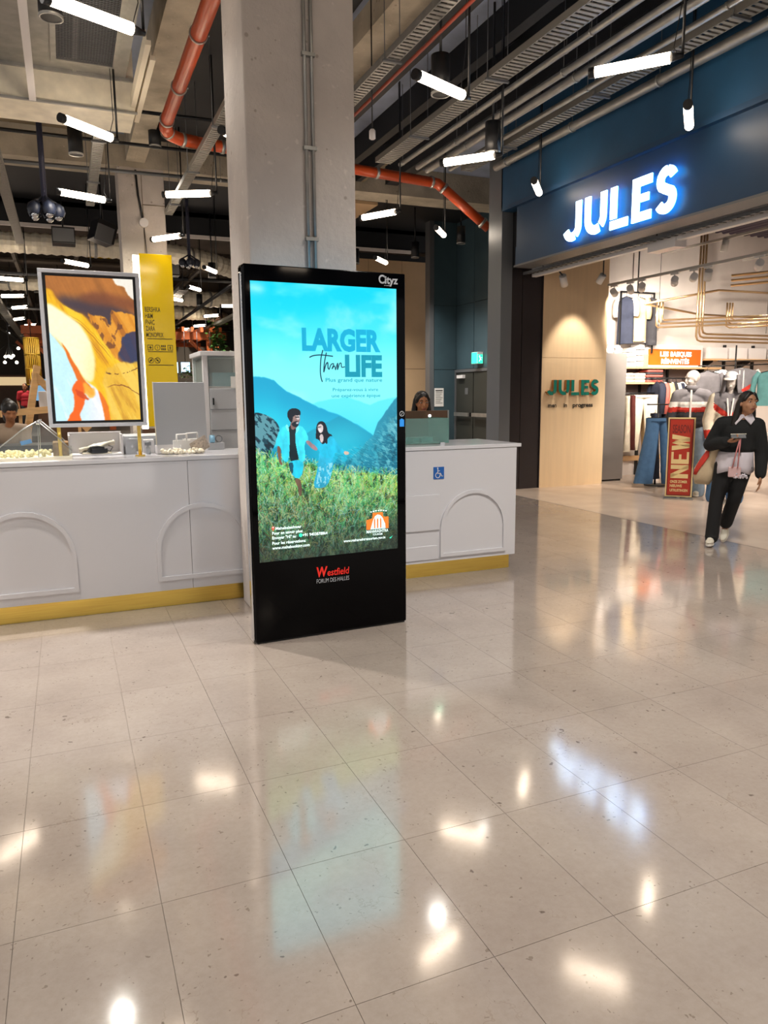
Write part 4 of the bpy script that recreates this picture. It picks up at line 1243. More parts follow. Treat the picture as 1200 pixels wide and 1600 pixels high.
obj('shelf', M().box(1.13, 1.5, 6.62, 7.14, 1.58, 1.6), MT['white'], gc)
obj('notice', M().box(1.345, 1.47, 6.588, 6.592, 1.585, 1.685), MT['paper'], gc)
obj('lock', M().box(1.182, 1.194, 6.585, 6.595, 1.44, 1.5), MT['black'], gc)
obj('tray', M().box(1.2, 1.44, 6.66, 7.1, 1.6, 1.72), mat('pale_blue_tray', '9fc4d4', .5), gc)
td = thing('tape_roll', 'pale blue roll in a holder on the counter before the glazed cabinet', 'dispenser', (1.12, 6.0, WT))
obj('roll', M().cyl((1.04, 6.0, WT + .085), (1.075, 6.0, WT + .085), .032, 18), mat('pale_blue_plastic', '8fc0dc', .4), td)
obj('ring', M().lathe((1.11, 5.99, WT + .085), [(.030, -.01), (.022, -.01), (.022, .01), (.030, .01), (.030, -.01)], 18, axis=(.3, 1, 0), cap=False), MT['steel_dull'], td)
obj('holder', M().box(1.02, 1.15, 5.97, 6.03, WT, WT + .055), MT['plastic_grey'], td, bevel=.004)

# ---------------------------------------------------------------- things on the right counter
gs = thing('glass_screen', 'low clear glass screen standing on the counter right of the kiosk', 'glass screen', (2.75, 5.62, WT))
obj('pane', M().box(2.2, 2.985, 5.62, 5.628, WT + .012, 1.318), MT['glassg'], gs)
obj('return_pane', M().box(2.977, 2.985, 5.628, 6.0, WT + .012, 1.318), MT['glassg'], gs)
for x in (2.3, 2.9):
    obj('clip', M().box(x, x + .04, 5.61, 5.638, WT, WT + .02), MT['chrome'], gs)
bb = thing('brown_board', 'brown board with a round white badge standing behind the glass screen', 'board', (2.9, 5.95, WT))
obj('board', M().box(2.72, 3.18, 6.02, 6.035, WT + .004, 1.372), MT['darkwood'], bb, bevel=.002)
obj('edge_strip', M().box(3.18, 3.194, 6.015, 6.04, WT, 1.374), MT['steel'], bb)
obj('foot', M().box(2.75, 3.16, 5.98, 6.08, WT, WT + .005), MT['darkwood'], bb)
obj('badge', M().cyl((3.0, 6.02, 1.325), (3.0, 6.012, 1.325), .014, 18), MT['white_e'], bb, label='round white badge')
tn = thing('display_tray', 'clear low tray of wrapped goods behind the glass screen', 'tray', (2.6, 5.8, WT))
obj('tray', M().box(2.25, 2.95, 5.68, 5.95, WT, WT + .012), MT['steel'], tn)
gd = M()
for i in range(8):
    gd.obox((2.32 + i * .08, 5.8 + .04 * math.sin(i * 2), WT + .035), (.032, .008, .004), (-.01, .05, 0), (0, 0, .02))
obj('wrapped_goods', gd, mat('foil_wrap', 'a9c9c9', .25, metal=.5), tn, kind='stuff')
# ---------------------------------------------------------------- pendant tube lamps
TZ = 4.12
def lamp_proto():
    t = thing('tube_lamp', 'x', 'pendant lamp', (0, 0, 0), 'pendant tube lamps')
    L = .58
    obj('tube', M().cyl((0, 0, 0), (L, 0, 0), .042, 14), MT['lamp'], t, world=False)
    obj('end_cap', M().cyl((-.05, 0, 0), (0, 0, 0), .043, 14), MT['black'], t, world=False)
    a = obj('end_cap', M().cyl((L, 0, 0), (L + .10, 0, 0), .036, 14, .018), MT['black'], t, world=False)
    obj('rod', M().cyl((L + .09, 0, -.01), (L + .09, 0, 5.8 - TZ), .011, 8), MT['black'], t, world=False)
    obj('cable', M().tube([(L + .05, 0, .02), (L + .02, .03, .1), (L + .07, .02, .5), (L + .06, .015, 5.8 - TZ)], .004, 5), MT['black'], t, world=False)
    return t
def tl(label, a, b, z=TZ):
    """a: free end, b: rod end (plan)"""
    ang = math.atan2(b[1] - a[1], b[0] - a[0])
    if not tl.proto:
        tl.proto = lamp_proto(); o = tl.proto
        o.location = (a[0], a[1], z); o.rotation_euler = (0, 0, ang); o['label'] = label
    else:
        o = dup(tl.proto, (a[0], a[1], z), ang, label)
    e = .67
    k = (ceil_z(a[0] + math.cos(ang) * e, a[1] + math.sin(ang) * e) - z) / (5.8 - TZ)
    for c in kids(o):
        if c.name.startswith(('rod', 'cable')):
            c.scale.z = k
    return o
tl.proto = None
H6 = 2.6
for a, b, lab in (
    ((1.614, 2.07), (1.76, 1.90), 'tube lamp nearest the top right corner, in front of the navy wall'),
    ((1.106, 2.30), (1.285, 2.375), 'tube lamp just right of the grey pillar top, beside a black downlight'),
    ((1.602, 3.069), (1.748, 2.908), 'tube lamp hanging under the black cylinder right of the pillar'),
    ((1.642, 4.151), (1.772, 3.94), 'tube lamp above and behind the kiosk, under the red pipe'),
    ((2.136, 3.169), (2.30, 3.36), 'short-looking tube lamp left of the glowing letters, against the navy wall'),
    ((2.101, 2.172), (2.278, 2.342), 'upright-looking tube lamp above the right end of the glowing letters'),
    ((2.158, 4.238), (2.33, 4.45), 'tube lamp before the dark teal wall, right of the kiosk top'),
    ((2.195, 5.302), (2.377, 5.497), 'small tube lamp right above the top edge of the kiosk'),
    ((0.035, 2.233), (0.238, 2.32), 'largest tube lamp in the top left corner below the grille duct'),
    ((0.067, 3.118), (0.235, 3.265), 'second tube lamp from the top on the left, below the pale duct'),
    ((0.049, 4.184), (0.251, 4.263), 'tube lamp left of the far pillar top, third from the top left'),
    ((0.540, 4.045), (0.735, 3.944), 'tube lamp between the far pillar and the near pillar, upper one'),
    ((0.598, 5.19), (0.769, 4.979), 'tube lamp right above the yellow directory panel'),
    ((0.63, 3.03), (0.79, 3.17), 'tube lamp half hidden behind the left edge of the near pillar'),
    ((-.45, 3.70), (-.29, 3.84), 'tube lamp hanging just outside the left picture edge'),
):
    tl(lab, (a[0] * H6, a[1] * H6), (b[0] * H6, b[1] * H6))
for a, b, lab in (
    ((.167, 16.2), (.62, 16.6), 'tube lamp above the amber screen, over the hall'),
    ((-1.25, 18.95), (-.80, 19.05), 'hall tube lamp at the left picture edge, uppermost of a column'),
    ((-1.326, 22.2), (-.75, 21.93), 'hall tube lamp left of the amber screen, second of a column'),
    ((-1.227, 24.98), (-.80, 24.5), 'hall tube lamp left of the amber screen, third of a column'),
    ((-1.38, 28.6), (-.88, 27.8), 'hall tube lamp left of the amber screen, fourth of a column'),
    ((-1.15, 30.9), (-.75, 30.4), 'hall tube lamp over the left terracotta frame'),
    ((2.829, 16.0), (3.264, 16.7), 'hall tube lamp left of the near pillar, nearest one below the beam'),
    ((2.936, 18.9), (3.334, 19.45), 'hall tube lamp right of the yellow panel, next to a black cylinder'),
    ((2.75, 21.2), (3.212, 21.68), 'hall tube lamp touching the right edge of the yellow panel'),
    ((4.45, 25.6), (4.925, 24.99), 'hall tube lamp under the bent pale duct, upper one'),
    ((4.70, 29.3), (5.166, 28.5), 'hall tube lamp over the right terracotta frame, middle one'),
    ((4.433, 30.95), (4.865, 30.3), 'hall tube lamp over the right terracotta frame, lowest one'),
    ((4.42, 22.52), (4.95, 22.44), 'hall tube lamp half hidden by the near pillar'),
):
    tl(lab, a, b)
# the same lamps go on overhead and behind the photographer
for a, b in (((5.17, -6.39), (5.48, -6.41)), ((5.4, -9.3), (5.9, -9.7))):
    tl('tube lamp hanging far behind the photographer, seen only mirrored in the kiosk glass', a, b)
for i, (x, y, a) in enumerate(((-1.2, 2.2, .4), (1.6, -.8, -.8), (4.3, 2.5, .8), (4.1, -.6, -.8), (-2.6, 6, .5), (-2.7, 10.5, -.5), (1.5, 2.6, .45), (-1.5, -2.2, .5), (3, -3.5, .6))):
    tl('tube lamp of the lattice hanging over the floor outside the picture', (x, y), (x + math.cos(a), y + math.sin(a)))

# ---------------------------------------------------------------- cylinder downlights
def dl_proto():
    d = thing('downlight', 'x', 'downlight', (0, 0, 0), 'black cylinder downlights')
    obj('housing', M().lathe((0, 0, 0), [(.078, .0), (.09, .0), (.09, .34), (.02, .35), (0, .35)], 20), MT['black'], d, world=False)
    obj('lens', M().lathe((0, 0, .02), [(.0, 0), (.077, 0)], 20, cap=False), MT['lens'], d, world=False)
    obj('rim', M().lathe((0, 0, -.004), [(.077, .02), (.080, 0), (.093, 0), (.093, .02)], 20, cap=False), MT['steel'], d, world=False)
    st0 = obj('stem', M().cyl((0, 0, 0), (0, 0, 1.0), .014, 8), MT['black'], d, world=False)
    st0.location = (0, 0, .30)
    return d
dp = None
def downlight(label, x, y, z, watts=None, cone=125):
    global dp
    if dp is None:
        dp = dl_proto(); o = dp; o.location = (x, y, z); o['label'] = label
    else:
        o = dup(dp, (x, y, z), 0, label)
    Ld = bpy.data.lights.new('downlight_beam', 'SPOT')
    Ld.energy = DOWN_W if watts is None else watts
    Ld.color = WARM; Ld.spot_size = math.radians(cone); Ld.spot_blend = .9; Ld.shadow_soft_size = .07
    lo = bpy.data.objects.new('downlight_beam', Ld); col.objects.link(lo)
    lo.parent = o; lo.location = (0, 0, -.03)
    for c in kids(o):
        if c.name.startswith('stem'):
            t_ = ceil_z(x, y) - z
            c.scale.z = max(.02, t_ - .30)
    return o
for lab, x, y, z in (
    ('black cylinder downlight lit in the top left corner beside the grille', .105, 6.85, 4.45),
    ('black cylinder downlight behind the tube lamp right of the pillar top', 3.45, 6.70, 4.30),
    ('black cylinder downlight with a lit ring above the lower tube lamp on the right', 4.735, 7.88, 4.25),
    ('black cylinder downlight far in the hall right of the yellow panel', 3.38, 18.2, 4.25),
    ('black cylinder downlight deep in the hall under the bent pale duct', 4.0, 23.8, 4.25)):
    downlight(lab, x, y, z, 35 if x < .2 else 14)
sn_ = thing('ceiling_sensor', 'small white sensor hanging right beside the near pillar', 'sensor', (3.36, 8.18, 4.33))
obj('body', M().lathe((3.36, 8.18, 4.33), [(.02, 0), (.036, .01), (.036, .09), (.02, .11)], 14), MT['white'], sn_)
obj('rod', M().cyl((3.36, 8.18, 4.43), (3.36, 8.18, ceil_z(3.36, 8.18)), .008, 6), MT['black'], sn_)
for x, y, wt in ((-1.2, 2.6, 130), (1.4, 1.6, 60), (4.6, 3.0, 330), (-1.2, -.2, 25), (3.6, -.4, 330), (1.0, -3.5, 160), (-4.2, 5.5, 200), (-4.4, 10.5, 200), (.35, 10.9, 330), (-1.5, 14.5, 260), (3.9, 11.6, 300), (-.55, 4.75, 340), (2.9, 2.9, 330), (7.8, 14.2, 420), (7.6, 16.0, 400), (6.6, 17.2, 200), (-.3, 6.2, 850)):  # added lamps that brighten floor, counters and far alcove
    downlight('added fill lamp in a black cylinder overhead, outside the picture', x, y, 4.85 if (x, y) == (-.3, 6.2) else 4.6, wt, 62 if (x, y) == (-.55, 4.75) else 125)
for x, y in ((-2.5, 20), (2, 22), (6.5, 23), (-4, 28), (1.5, 30), (6, 31), (-2, 37), (4, 38)):
    downlight('black cylinder downlight over the far hall floor', x, y, 4.6, 420)

# ---------------------------------------------------------------- suspended trays and pipes along the passage
def tray(label, x, z, wdt, y0=-3.0, y1=10.4, m='traygrey', hgt=.07, rung=.07, hang=True):
    t = thing('cable_tray', label, 'cable tray', (x, (y0 + y1) / 2, z))
    for s in (-1, 1):
        obj('side_rail', M().box(x + s * wdt / 2 - .006, x + s * wdt / 2 + .006, y0, y1, z, z + hgt), MT[m], t)
    mb = M(); y = y0 + .05
    while y < y1:
        mb.box(x - wdt / 2, x + wdt / 2, y, y + rung * .55, z, z + .008); y += rung
    obj('slotted_floor', mb, MT[m], t, kind='stuff')
    if hang:
        y = y0 + .8
        while y < y1:
            obj('hanger', M().cyl((x - wdt / 2 - .012, y, z), (x - wdt / 2 - .012, y, ceil_z(x - wdt / 2 - .012, y)), .005, 6).cyl((x + wdt / 2 + .012, y, z), (x + wdt / 2 + .012, y, ceil_z(x + wdt / 2 + .012, y)), .005, 6).box(x - wdt / 2 - .03, x + wdt / 2 + .03, y - .015, y + .015, z - .02, z), MT['steel_dull'], t)
            y += 1.9
    return t
HP = 3.27
tray('slotted cable tray running up to the ceiling right beside the pillar', 3.22, 4.79, .14, m='steel')
tray('wide slotted cable tray in the middle of the right ceiling', 4.43, 4.79, .22)
tray('slotted cable tray closest to the navy wall above the letters', 5.79, 4.82, .17)
def pipe(label, pts, r, m, clamp=None, name='pipe', cat='pipe', rod=True):
    t = thing(name, label, cat, pts[0])
    obj('run', M().tube(pts, r, 14), MT[m], t)
    if clamp:
        a, b = Vector(pts[0]), Vector(pts[1])
        d = b - a; L = d.length; d.normalize(); s = .7
        while s < L:
            p = a + d * s
            k = obj('clamp', M().cyl(p - d * .015, p + d * .015, r * 1.18, 14), MT['steel'], t)
            if rod:
                obj('clamp_rod', M().cyl(p + Vector((0, 0, r)), (p.x, p.y, ceil_z(p.x, p.y)), .004, 6), MT['steel_dull'], k)
            s += clamp
    return t
pipe('grey conduit pipe left of the pair, right of the wide cable tray', [(4.70, -3, 4.80), (4.70, 10.4, 4.80)], .03, 'steel', 2.1)
pipe('left one of the two shiny pipes before the navy wall', [(4.98, -3, 4.79), (4.98, 10.4, 4.79)], .035, 'steel', 2.3)
pipe('right one of the two shiny pipes before the navy wall', [(5.14, -3, 4.77), (5.14, 10.4, 4.77)], .045, 'steel', 2.3)
pipe('thin pipe between the shiny pair and the wall-side cable tray', [(5.52, -3, 4.82), (5.52, 10.4, 4.82)], .03, 'steel', 1.9)
pipe('grey pipe running lowest along the navy wall', [(6.07, -3, 4.80), (6.07, 10.0, 4.80)], .055, 'steel', 1.5)
pipe('thin red-brown cable line beside the slotted tray near the pillar', [(3.42, -3, 4.82), (3.42, 10.4, 4.82)], .018, 'rust')
pipe('small grey conduit high between the joists on the right', [(5.30, -3, 5.2), (5.30, 10.4, 5.2)], .022, 'steel_dull', 2.4)
# orange drain pipe: along the left bay, then across behind both pillars' line to the far right wall
zo = 4.85
op = thing('orange_pipe', 'orange drain pipe bending across the ceiling behind the pillar', 'pipe', (1.38, 4, zo))
A_ = [(1.38, 5.75, 5.41), (1.38, 5.75, 4.99), (1.38, 5.79, 4.89), (1.38, 5.89, zo), (1.38, 10.0, zo)]
obj('run', M().tube(A_, .076, 16), MT['orange'], op)
obj('elbow', M().tube([(1.38, 10.0, zo), (1.40, 10.25, zo), (1.48, 10.47, zo), (1.62, 10.6, zo), (1.85, 10.66, zo)], .080, 16), MT['orange'], op)
obj('run', M().tube([(1.85, 10.66, zo), (5.62, 11.2, zo)], .076, 16), MT['orange'], op)
obj('elbow', M().tube([(5.58, 11.19, zo), (5.72, 11.2, zo - .01), (5.80, 11.18, zo - .07)], .080, 16), MT['orange'], op)
obj('run', M().tube([(5.79, 11.18, zo - .06), (6.55, 11.0, 4.18)], .076, 16), MT['orange'], op)
for y in (6.35, 7.6, 8.9):
    c_ = obj('clamp', M().cyl((1.38, y - .014, zo), (1.38, y + .014, zo), .088, 16), MT['steel'], op)
    obj('clamp_bolt', M().cyl((1.44, y, zo), (1.48, y, zo), .01, 8), MT['steel'], c_)
for p, d in (((1.38, 9.95, zo), (0, 1, 0)), ((1.44, 10.38, zo), (.5, .8, 0)), ((1.66, 10.62, zo), (.9, .3, 0)), ((2.2, 10.71, zo), (1, .14, 0)), ((3.6, 10.91, zo), (1, .14, 0)), ((4.6, 11.05, zo), (1, .14, 0)), ((5.60, 11.195, zo), (1, .14, 0)), ((5.82, 11.17, zo - .085), (.74, -.18, -.66)), ((6.45, 11.02, 4.26), (.74, -.18, -.66))):
    d = Vector(d).normalized(); p = Vector(p)
    obj('joint_ring', M().cyl(p - d * .022, p + d * .022, .090, 16), MT['steel'], op, label='pale clamp ring')

# ---------------------------------------------------------------- left bay: big duct, trays, stick
du = thing('air_duct', 'big sheet metal air duct with a mesh grille in the top left corner', 'duct', (.2, 8, 4.55))
obj('intake_box', M().box(-2.6, .82, 5.9, 8.85, 4.83, 5.5), MT['steel'], du)
obj('plenum', M().box(-2.6, .90, 8.85, 9.5, 4.50, 5.5), MT['ducttin'], du)
obj('plenum_lip', M().box(-2.62, .92, 8.82, 8.85, 4.80, 4.84).box(-2.62, .92, 8.82, 8.85, 4.49, 4.51), MT['steel'], du)
for f_ in (M().box(.10, .72, 7.0, 7.05, 4.80, 4.83), M().box(.10, .72, 8.52, 8.58, 4.80, 4.83), M().box(.10, .15, 7.05, 8.52, 4.80, 4.83), M().box(.67, .72, 7.05, 8.52, 4.80, 4.83)):
    obj('grille_frame', f_, MT['steel'], du)
obj('grille_well', M().box(.15, .67, 7.05, 8.52, 4.825, 4.829), MT['blackp'], du)
gb = M()
for i in range(20):
    x = .16 + i * .0262; gb.box(x, x + .008, 7.05, 8.52, 4.812, 4.82)
for i in range(46):
    y = 7.06 + i * .032; gb.box(.15, .67, y, y + .008, 4.806, 4.812)
obj('grille_mesh', gb, MT['steel_dull'], du, kind='stuff')
for x in (-.6, .3):
    obj('duct_strap', M().box(x, x + .04, 5.9, 8.85, 4.815, 4.83), MT['steel'], du)
for x, y in ((.86, 8.7), (.93, 9.0)):
    obj('slotted_rail', M().box(x, x + .05, y - 1.4, y + .3, 4.56, 4.60).box(x, x + .012, y - 1.4, y + .3, 4.60, 4.68), MT['kraft'], du)
rod_ = thing('white_rail', 'white slotted rail hanging down left of the grille duct', 'rail', (-.1, 8, 4.5))
obj('rail', M().box(-.125, -.06, 5.6, 8.8, 4.48, 4.50).box(-.125, -.115, 5.6, 8.8, 4.5, 4.56).box(-.07, -.06, 5.6, 8.8, 4.5, 4.56), MT['white'], rod_)
for y in (6.2, 7.4, 8.6):
    obj('hanger', M().cyl((-.09, y, 4.5), (-.09, y, 4.82), .006, 6), MT['steel_dull'], rod_)
tray('pale blue-lit cable tray dropping behind the tube lamps left of the far pillar', .60, 4.62, .12, 9.5, 13.7, 'steel')
tray('cable tray slanting across the gap between the two pillars', 1.86, 4.60, .12, 8.4, 13.8, 'traygrey')
tray('cable tray of the left bay at the picture edge', -.62, 4.62, .14, 9.8, 17.5, 'traygrey', hang=False)
pipe('thin conduit crossing under the cream beam on the left', [(-4, 13.5, 5.1), (3.2, 13.4, 5.15)], .03, 'steel_dull', 2.0)
pipe('long dark conduit under the brown soffit left', [(-4, 12.2, 5.2), (3.4, 12.2, 5.2)], .025, 'black')
pipe('dark grey thin pipe crossing behind the pale duct', [(-4, 10.4, 5.0), (2.4, 10.2, 5.0)], .022, 'black')
# bulb cluster pendants
def cluster(label, x, y, z, n=5, s=1.0):
    c = thing('cluster_lamp', label, 'pendant lamp', (x, y, z))
    obj('stem', M().cyl((x, y, z + .1), (x, y, ceil_z(x, y)), .03 * s, 10), mat('blue_black_sleeve', '20233a', .6), c)
    for i in range(n):
        a = 2 * PI * i / n
        px, py = x + .13 * s * math.cos(a), y + .13 * s * math.sin(a)
        k = obj('shade', M().lathe((px, py, z), [(.055 * s, -.05 * s), (.075 * s, .0), (.06 * s, .06 * s), (.02 * s, .09 * s), (0, .095 * s)], 12, cap=False).cyl((px, py, z + .08 * s), (x, y, z + .16 * s), .014 * s, 6), mat('blue_black_shade', '1c2232', .4) if i == 0 else bpy.data.materials['blue_black_shade'], c)
        obj('bulb', M().ell((px, py, z - .05 * s), .04 * s, 10, 7), MT['chrome'], k)
    return c
cluster('cluster of five dark shades on a thick stem at the far left', -.07, 11.6, 4.02, 5, 1.25)
cluster('small dark cluster pendant between the yellow panel and the near pillar', 2.35, 14.9, 4.0, 4, 1.0)
sp_ = thing('speaker', 'dark angular loudspeaker hanging left of the far pillar', 'speaker', (.85, 15.2, 4.5))
obj('cabinet', M().obox((.85, 15.2, 4.5), (.17, .06, -.05), (-.06, .16, 0), (.05, 0, .17)), MT['black'], sp_, bevel=.01)
obj('bracket', M().cyl((.85, 15.2, 4.66), (.85, 15.2, 5.69), .02, 8), MT['black'], sp_)
obj('grille', M().obox((.87, 15.03, 4.45), (.14, .05, -.04), (-.01, .01, 0), (.04, 0, .14)), MT['steel_dull'], sp_)
# ---------------------------------------------------------------- shop letters
def band(path, wd, o, ux, uy, depth):
    """constant-width band along a 2-D path as one solid; front face at +depth along ux x uy"""
    n = len(path); L_, R_ = [], []
    for i, p in enumerate(path):
        a = Vector(path[max(i - 1, 0)]); b = Vector(path[min(i + 1, n - 1)])
        d = (b - a).normalized(); nn = Vector((-d.y, d.x)) * wd / 2
        q = Vector(p); L_.append(q + nn); R_.append(q - nn)
    o, ux, uy = Vector(o), Vector(ux), Vector(uy); nz = ux.cross(uy).normalized() * depth
    f = lambda p: o + ux * p.x + uy * p.y
    vs = [f(p) for p in L_] + [f(p) for p in R_]
    vs = vs + [v + nz for v in vs]
    m = 2 * n
    fs = []
    for i in range(n - 1):
        fs += [(m + n + i, m + n + i + 1, m + i + 1, m + i), (i, i + 1, n + i + 1, n + i), (i, m + i, m + i + 1, i + 1), (n + i + 1, m + n + i + 1, m + n + i, n + i)]
    fs += [(0, n, m + n, m), (n - 1, m + n - 1, m + 2 * n - 1, 2 * n - 1)]
    return M().add(vs, fs)
def arcp(cx, cy, r, a0, a1, n=14):
    return [(cx + r * math.cos(math.radians(a0 + (a1 - a0) * i / n)), cy + r * math.sin(math.radians(a0 + (a1 - a0) * i / n))) for i in range(n + 1)]
def lx(b):
    return [(b[0], b[2]), (b[0], b[3]), (b[1], b[3]), (b[1], b[2])]
def jules(o, ux, uy, dep):
    """returns dict letter -> list of solids, letters .475 high"""
    W_ = .106
    def bx(x0, x1, y0, y1):
        return band([((x0 + x1) / 2, y0), ((x0 + x1) / 2, y1)], x1 - x0, o, ux, uy, dep)
    r = .128
    J = [band([(.330, .475), (.330, .19)] + arcp(.202, .19, r, -6, -54, 8), W_, o, ux, uy, dep), band(arcp(.202, .19, r, -66, -160, 12), W_, o, ux, uy, dep)]
    U = [band([(.512, .475), (.512, .21)] + arcp(.660, .21, .148, 186, 298, 14), W_, o, ux, uy, dep), band([(.808, .475), (.808, .21)] + arcp(.660, .21, .148, -6, -46, 7), W_, o, ux, uy, dep)]
    Lt = [bx(.935, 1.045, .118, .475), bx(.935, 1.24, 0, .097)]
    E_ = [bx(1.31, 1.423, 0, .475), bx(1.423, 1.615, .378, .475), bx(1.423, 1.615, 0, .097), bx(1.444, 1.572, .205, .288)]
    top = arcp(1.842, .345, .098, 20, 82, 8)
    s2 = arcp(1.842, .345, .098, 92, 215, 12) + [(1.825, .255)] + arcp(1.826, .155, .105, 35, -150, 18)
    S_ = [band(top, .10, o, ux, uy, dep), band(s2, .104, o, ux, uy, dep)]
    return dict(J=J, U=U, L=Lt, E=E_, S=S_)
def merge(ms):
    r = M()
    for m in ms:
        r.add(m.v, m.f)
    return r
sg = thing('shop_sign', 'glowing white five-letter shop name on the navy fascia', 'sign', (6.19, 7.4, 3.43))
for k in 'JULES':
    if k == 'S' and False: pass
    b_ = obj('letter', merge(jules((6.120, 8.42, 3.43), (0, -1, 0), (0, 0, 1), -.014)[k]), MT['sign'], sg)
    obj('halo_back', merge(jules((6.137, 8.42, 3.43), (0, -1, 0), (0, 0, 1), -.003)[k]), MT['signside'], b_, label='blue glowing back of the letter')
wsg = thing('wall_lettering', 'small teal shop letters in relief with a tagline on the beige wall', 'sign', (7.55, 10.03, 1.48))
TEALP = mat('teal_letter_paint', '0f7a6c', .3); TANP = mat('copper_letter_side', 'b9854f', .4)
for k, ms in jules((7.04 / .517, 0, 0), (1, 0, 0), (0, 0, 1), .01).items():
    m2 = M()
    for m in ms:
        m2.add([(v[0] * .517, v[1] * .5 + 9.985, v[2] * .517 + 1.478) for v in m.v], m.f)
    l_ = obj('letter', m2, TEALP, wsg)
    m3 = M()
    for m in jules((7.04 / .517, 0, 0), (1, 0, 0), (0, 0, 1), .1)[k]:
        m3.add([(v[0] * .517, (v[1]) * .517 + 10.040, v[2] * .517 + 1.478) for v in m.v], m.f)
    obj('letter_side', m3, TANP, l_, label='tan side of the letter')
obj('tagline', text_mb('men', (7.12, 10.035, 1.29), (1, 0, 0), (0, 0, 1), .068, .16, .03, .004), MT['ink'], wsg)
obj('tagline', text_mb('in', (7.42, 10.035, 1.29), (1, 0, 0), (0, 0, 1), .068, .065, .03, .004), MT['ink'], wsg)
obj('tagline', text_mb('progress', (7.60, 10.035, 1.29), (1, 0, 0), (0, 0, 1), .068, .40, .03, .004), MT['ink'], wsg)

# ---------------------------------------------------------------- shop shell
cs = struct('ceiling_shop', M().box(6.5, 14, -13, 10.9, 4.55, 4.7), MT['blackp'])
CORR = mat('corrugated_deck', '4a4150', .6)
P = []
xs = [6.5 + i * .05 for i in range(150)]
prof = [0, .045, .045, 0]
for y in (3.0, 10.85):
    P.append([(6.5 + i * .045, y, 4.42 + (.05 if (i % 4) in (1, 2) else 0)) for i in range(166)])
struct('corrugated_deck', M().grid(P, smooth=False), CORR, cs)
for y in (5.2, 8.0):
    struct('deck_edge', M().grid([[(6.5 + i * .045, y + dy, 4.405 + (.05 if (i % 4) in (1, 2) else 0)) for i in range(166)] for dy in (0, .03)], smooth=False), MT['offwhite'], cs)
struct('trim_2', M().box(6.55, 6.80, -4, 10.0, 3.75, 3.9), MT['blackp'])
lt_ = thing('light_trough', 'long white lighting trough just inside the shop opening under the fascia', 'light trough', (6.75, 5, 3.3))
obj('trough', M().box(6.70, 6.78, 2.0, 9.95, 3.27, 3.40), MT['white'], lt_)
obj('spot_box', M().box(6.68, 6.86, 7.0, 7.45, 3.20, 3.33), MT['white'], lt_, bevel=.004)
for y in (3.5, 5.6, 8.4):
    obj('hanger', M().cyl((6.74, y, 3.4), (6.74, y, 4.4), .006, 6), MT['steel_dull'], lt_)
gr = thing('shutter_rail', 'dark ribbed rail under the fascia left of the lighting trough', 'rail', (6.58, 6, 3.3))
obj('rail', M().box(6.56, 6.62, 3.0, 9.98, 3.30, 3.34), MT['steel_dull'], gr)
mb = M()
for i in range(60):
    mb.box(6.555, 6.625, 3.1 + i * .115, 3.14 + i * .115, 3.295, 3.30)
obj('ribs', mb, MT['black'], gr, kind='stuff')
for y in (4.5, 7.2, 9.5):
    obj('hanger', M().cyl((6.59, y, 3.34), (6.59, y, 4.4), .006, 6), MT['black'], gr)
def spot(x, y, z, tx, ty, tz, w, size=70):
    Ld = bpy.data.lights.new('spot_beam', 'SPOT'); Ld.energy = w; Ld.color = (1, .86, .72)
    Ld.spot_size = math.radians(size); Ld.spot_blend = .6; Ld.shadow_soft_size = .05
    lo = bpy.data.objects.new('spot_beam', Ld); col.objects.link(lo)
    lo.location = (x, y, z)
    lo.rotation_euler = (Vector((tx, ty, tz)) - Vector((x, y, z))).to_track_quat('-Z', 'Y').to_euler()
    return lo
RAILG = mat('track_rail_grey', 'c2beb8', .45)
tr = thing('track_rail', 'grey lighting track with white spotlights crossing the shop', 'lighting track', (8, 7, 3.18))
obj('rail', M().box(7.98, 8.02, 3.0, 9.75, 3.17, 3.205), RAILG, tr)
for y in (4, 6.5, 9.2):
    obj('cable', M().cyl((8, y, 3.2), (8, y, 4.4), .004, 6), MT['black'], tr)
HEADW = mat('spot_head_white', 'e4e2e0', .35)
for i, (y, tx, ty, tz, wt) in enumerate(((9.62, 9.3, 10.6, 2.6, .5), (9.25, 9.8, 10.8, 2.3, 1), (9.0, 9.6, 10.9, 2.2, .9), (8.35, 10.2, 10.8, 1.9, 1), (8.0, 10.4, 10.9, 2.6, 1), (7.75, 9.5, 9.6, .6, 1), (6.95, 11, 10.4, 1.5, 1), (6.1, 7.9, 7.6, 1.0, .8), (5.2, 9.5, 8.5, .8, 1))):
    d = (Vector((tx, ty, tz)) - Vector((8, y, 3.05))).normalized()
    c = Vector((8, y, 3.06))
    hd = obj('spot_head', M().cyl(c - d * .06, c + d * .08, .05, 14).cyl((8, y, 3.17), c, .01, 6), HEADW, tr)
    obj('spot_lens', M().cyl(c + d * .081, c + d * .083, .042, 14), MT['lens'], hd)
    obj('track_adapter', M().box(7.985, 8.015, y - .07, y + .07, 3.145, 3.17), HEADW, hd)
    lo = spot(*(c + d * .1), tx, ty, tz, STORE_W * wt)
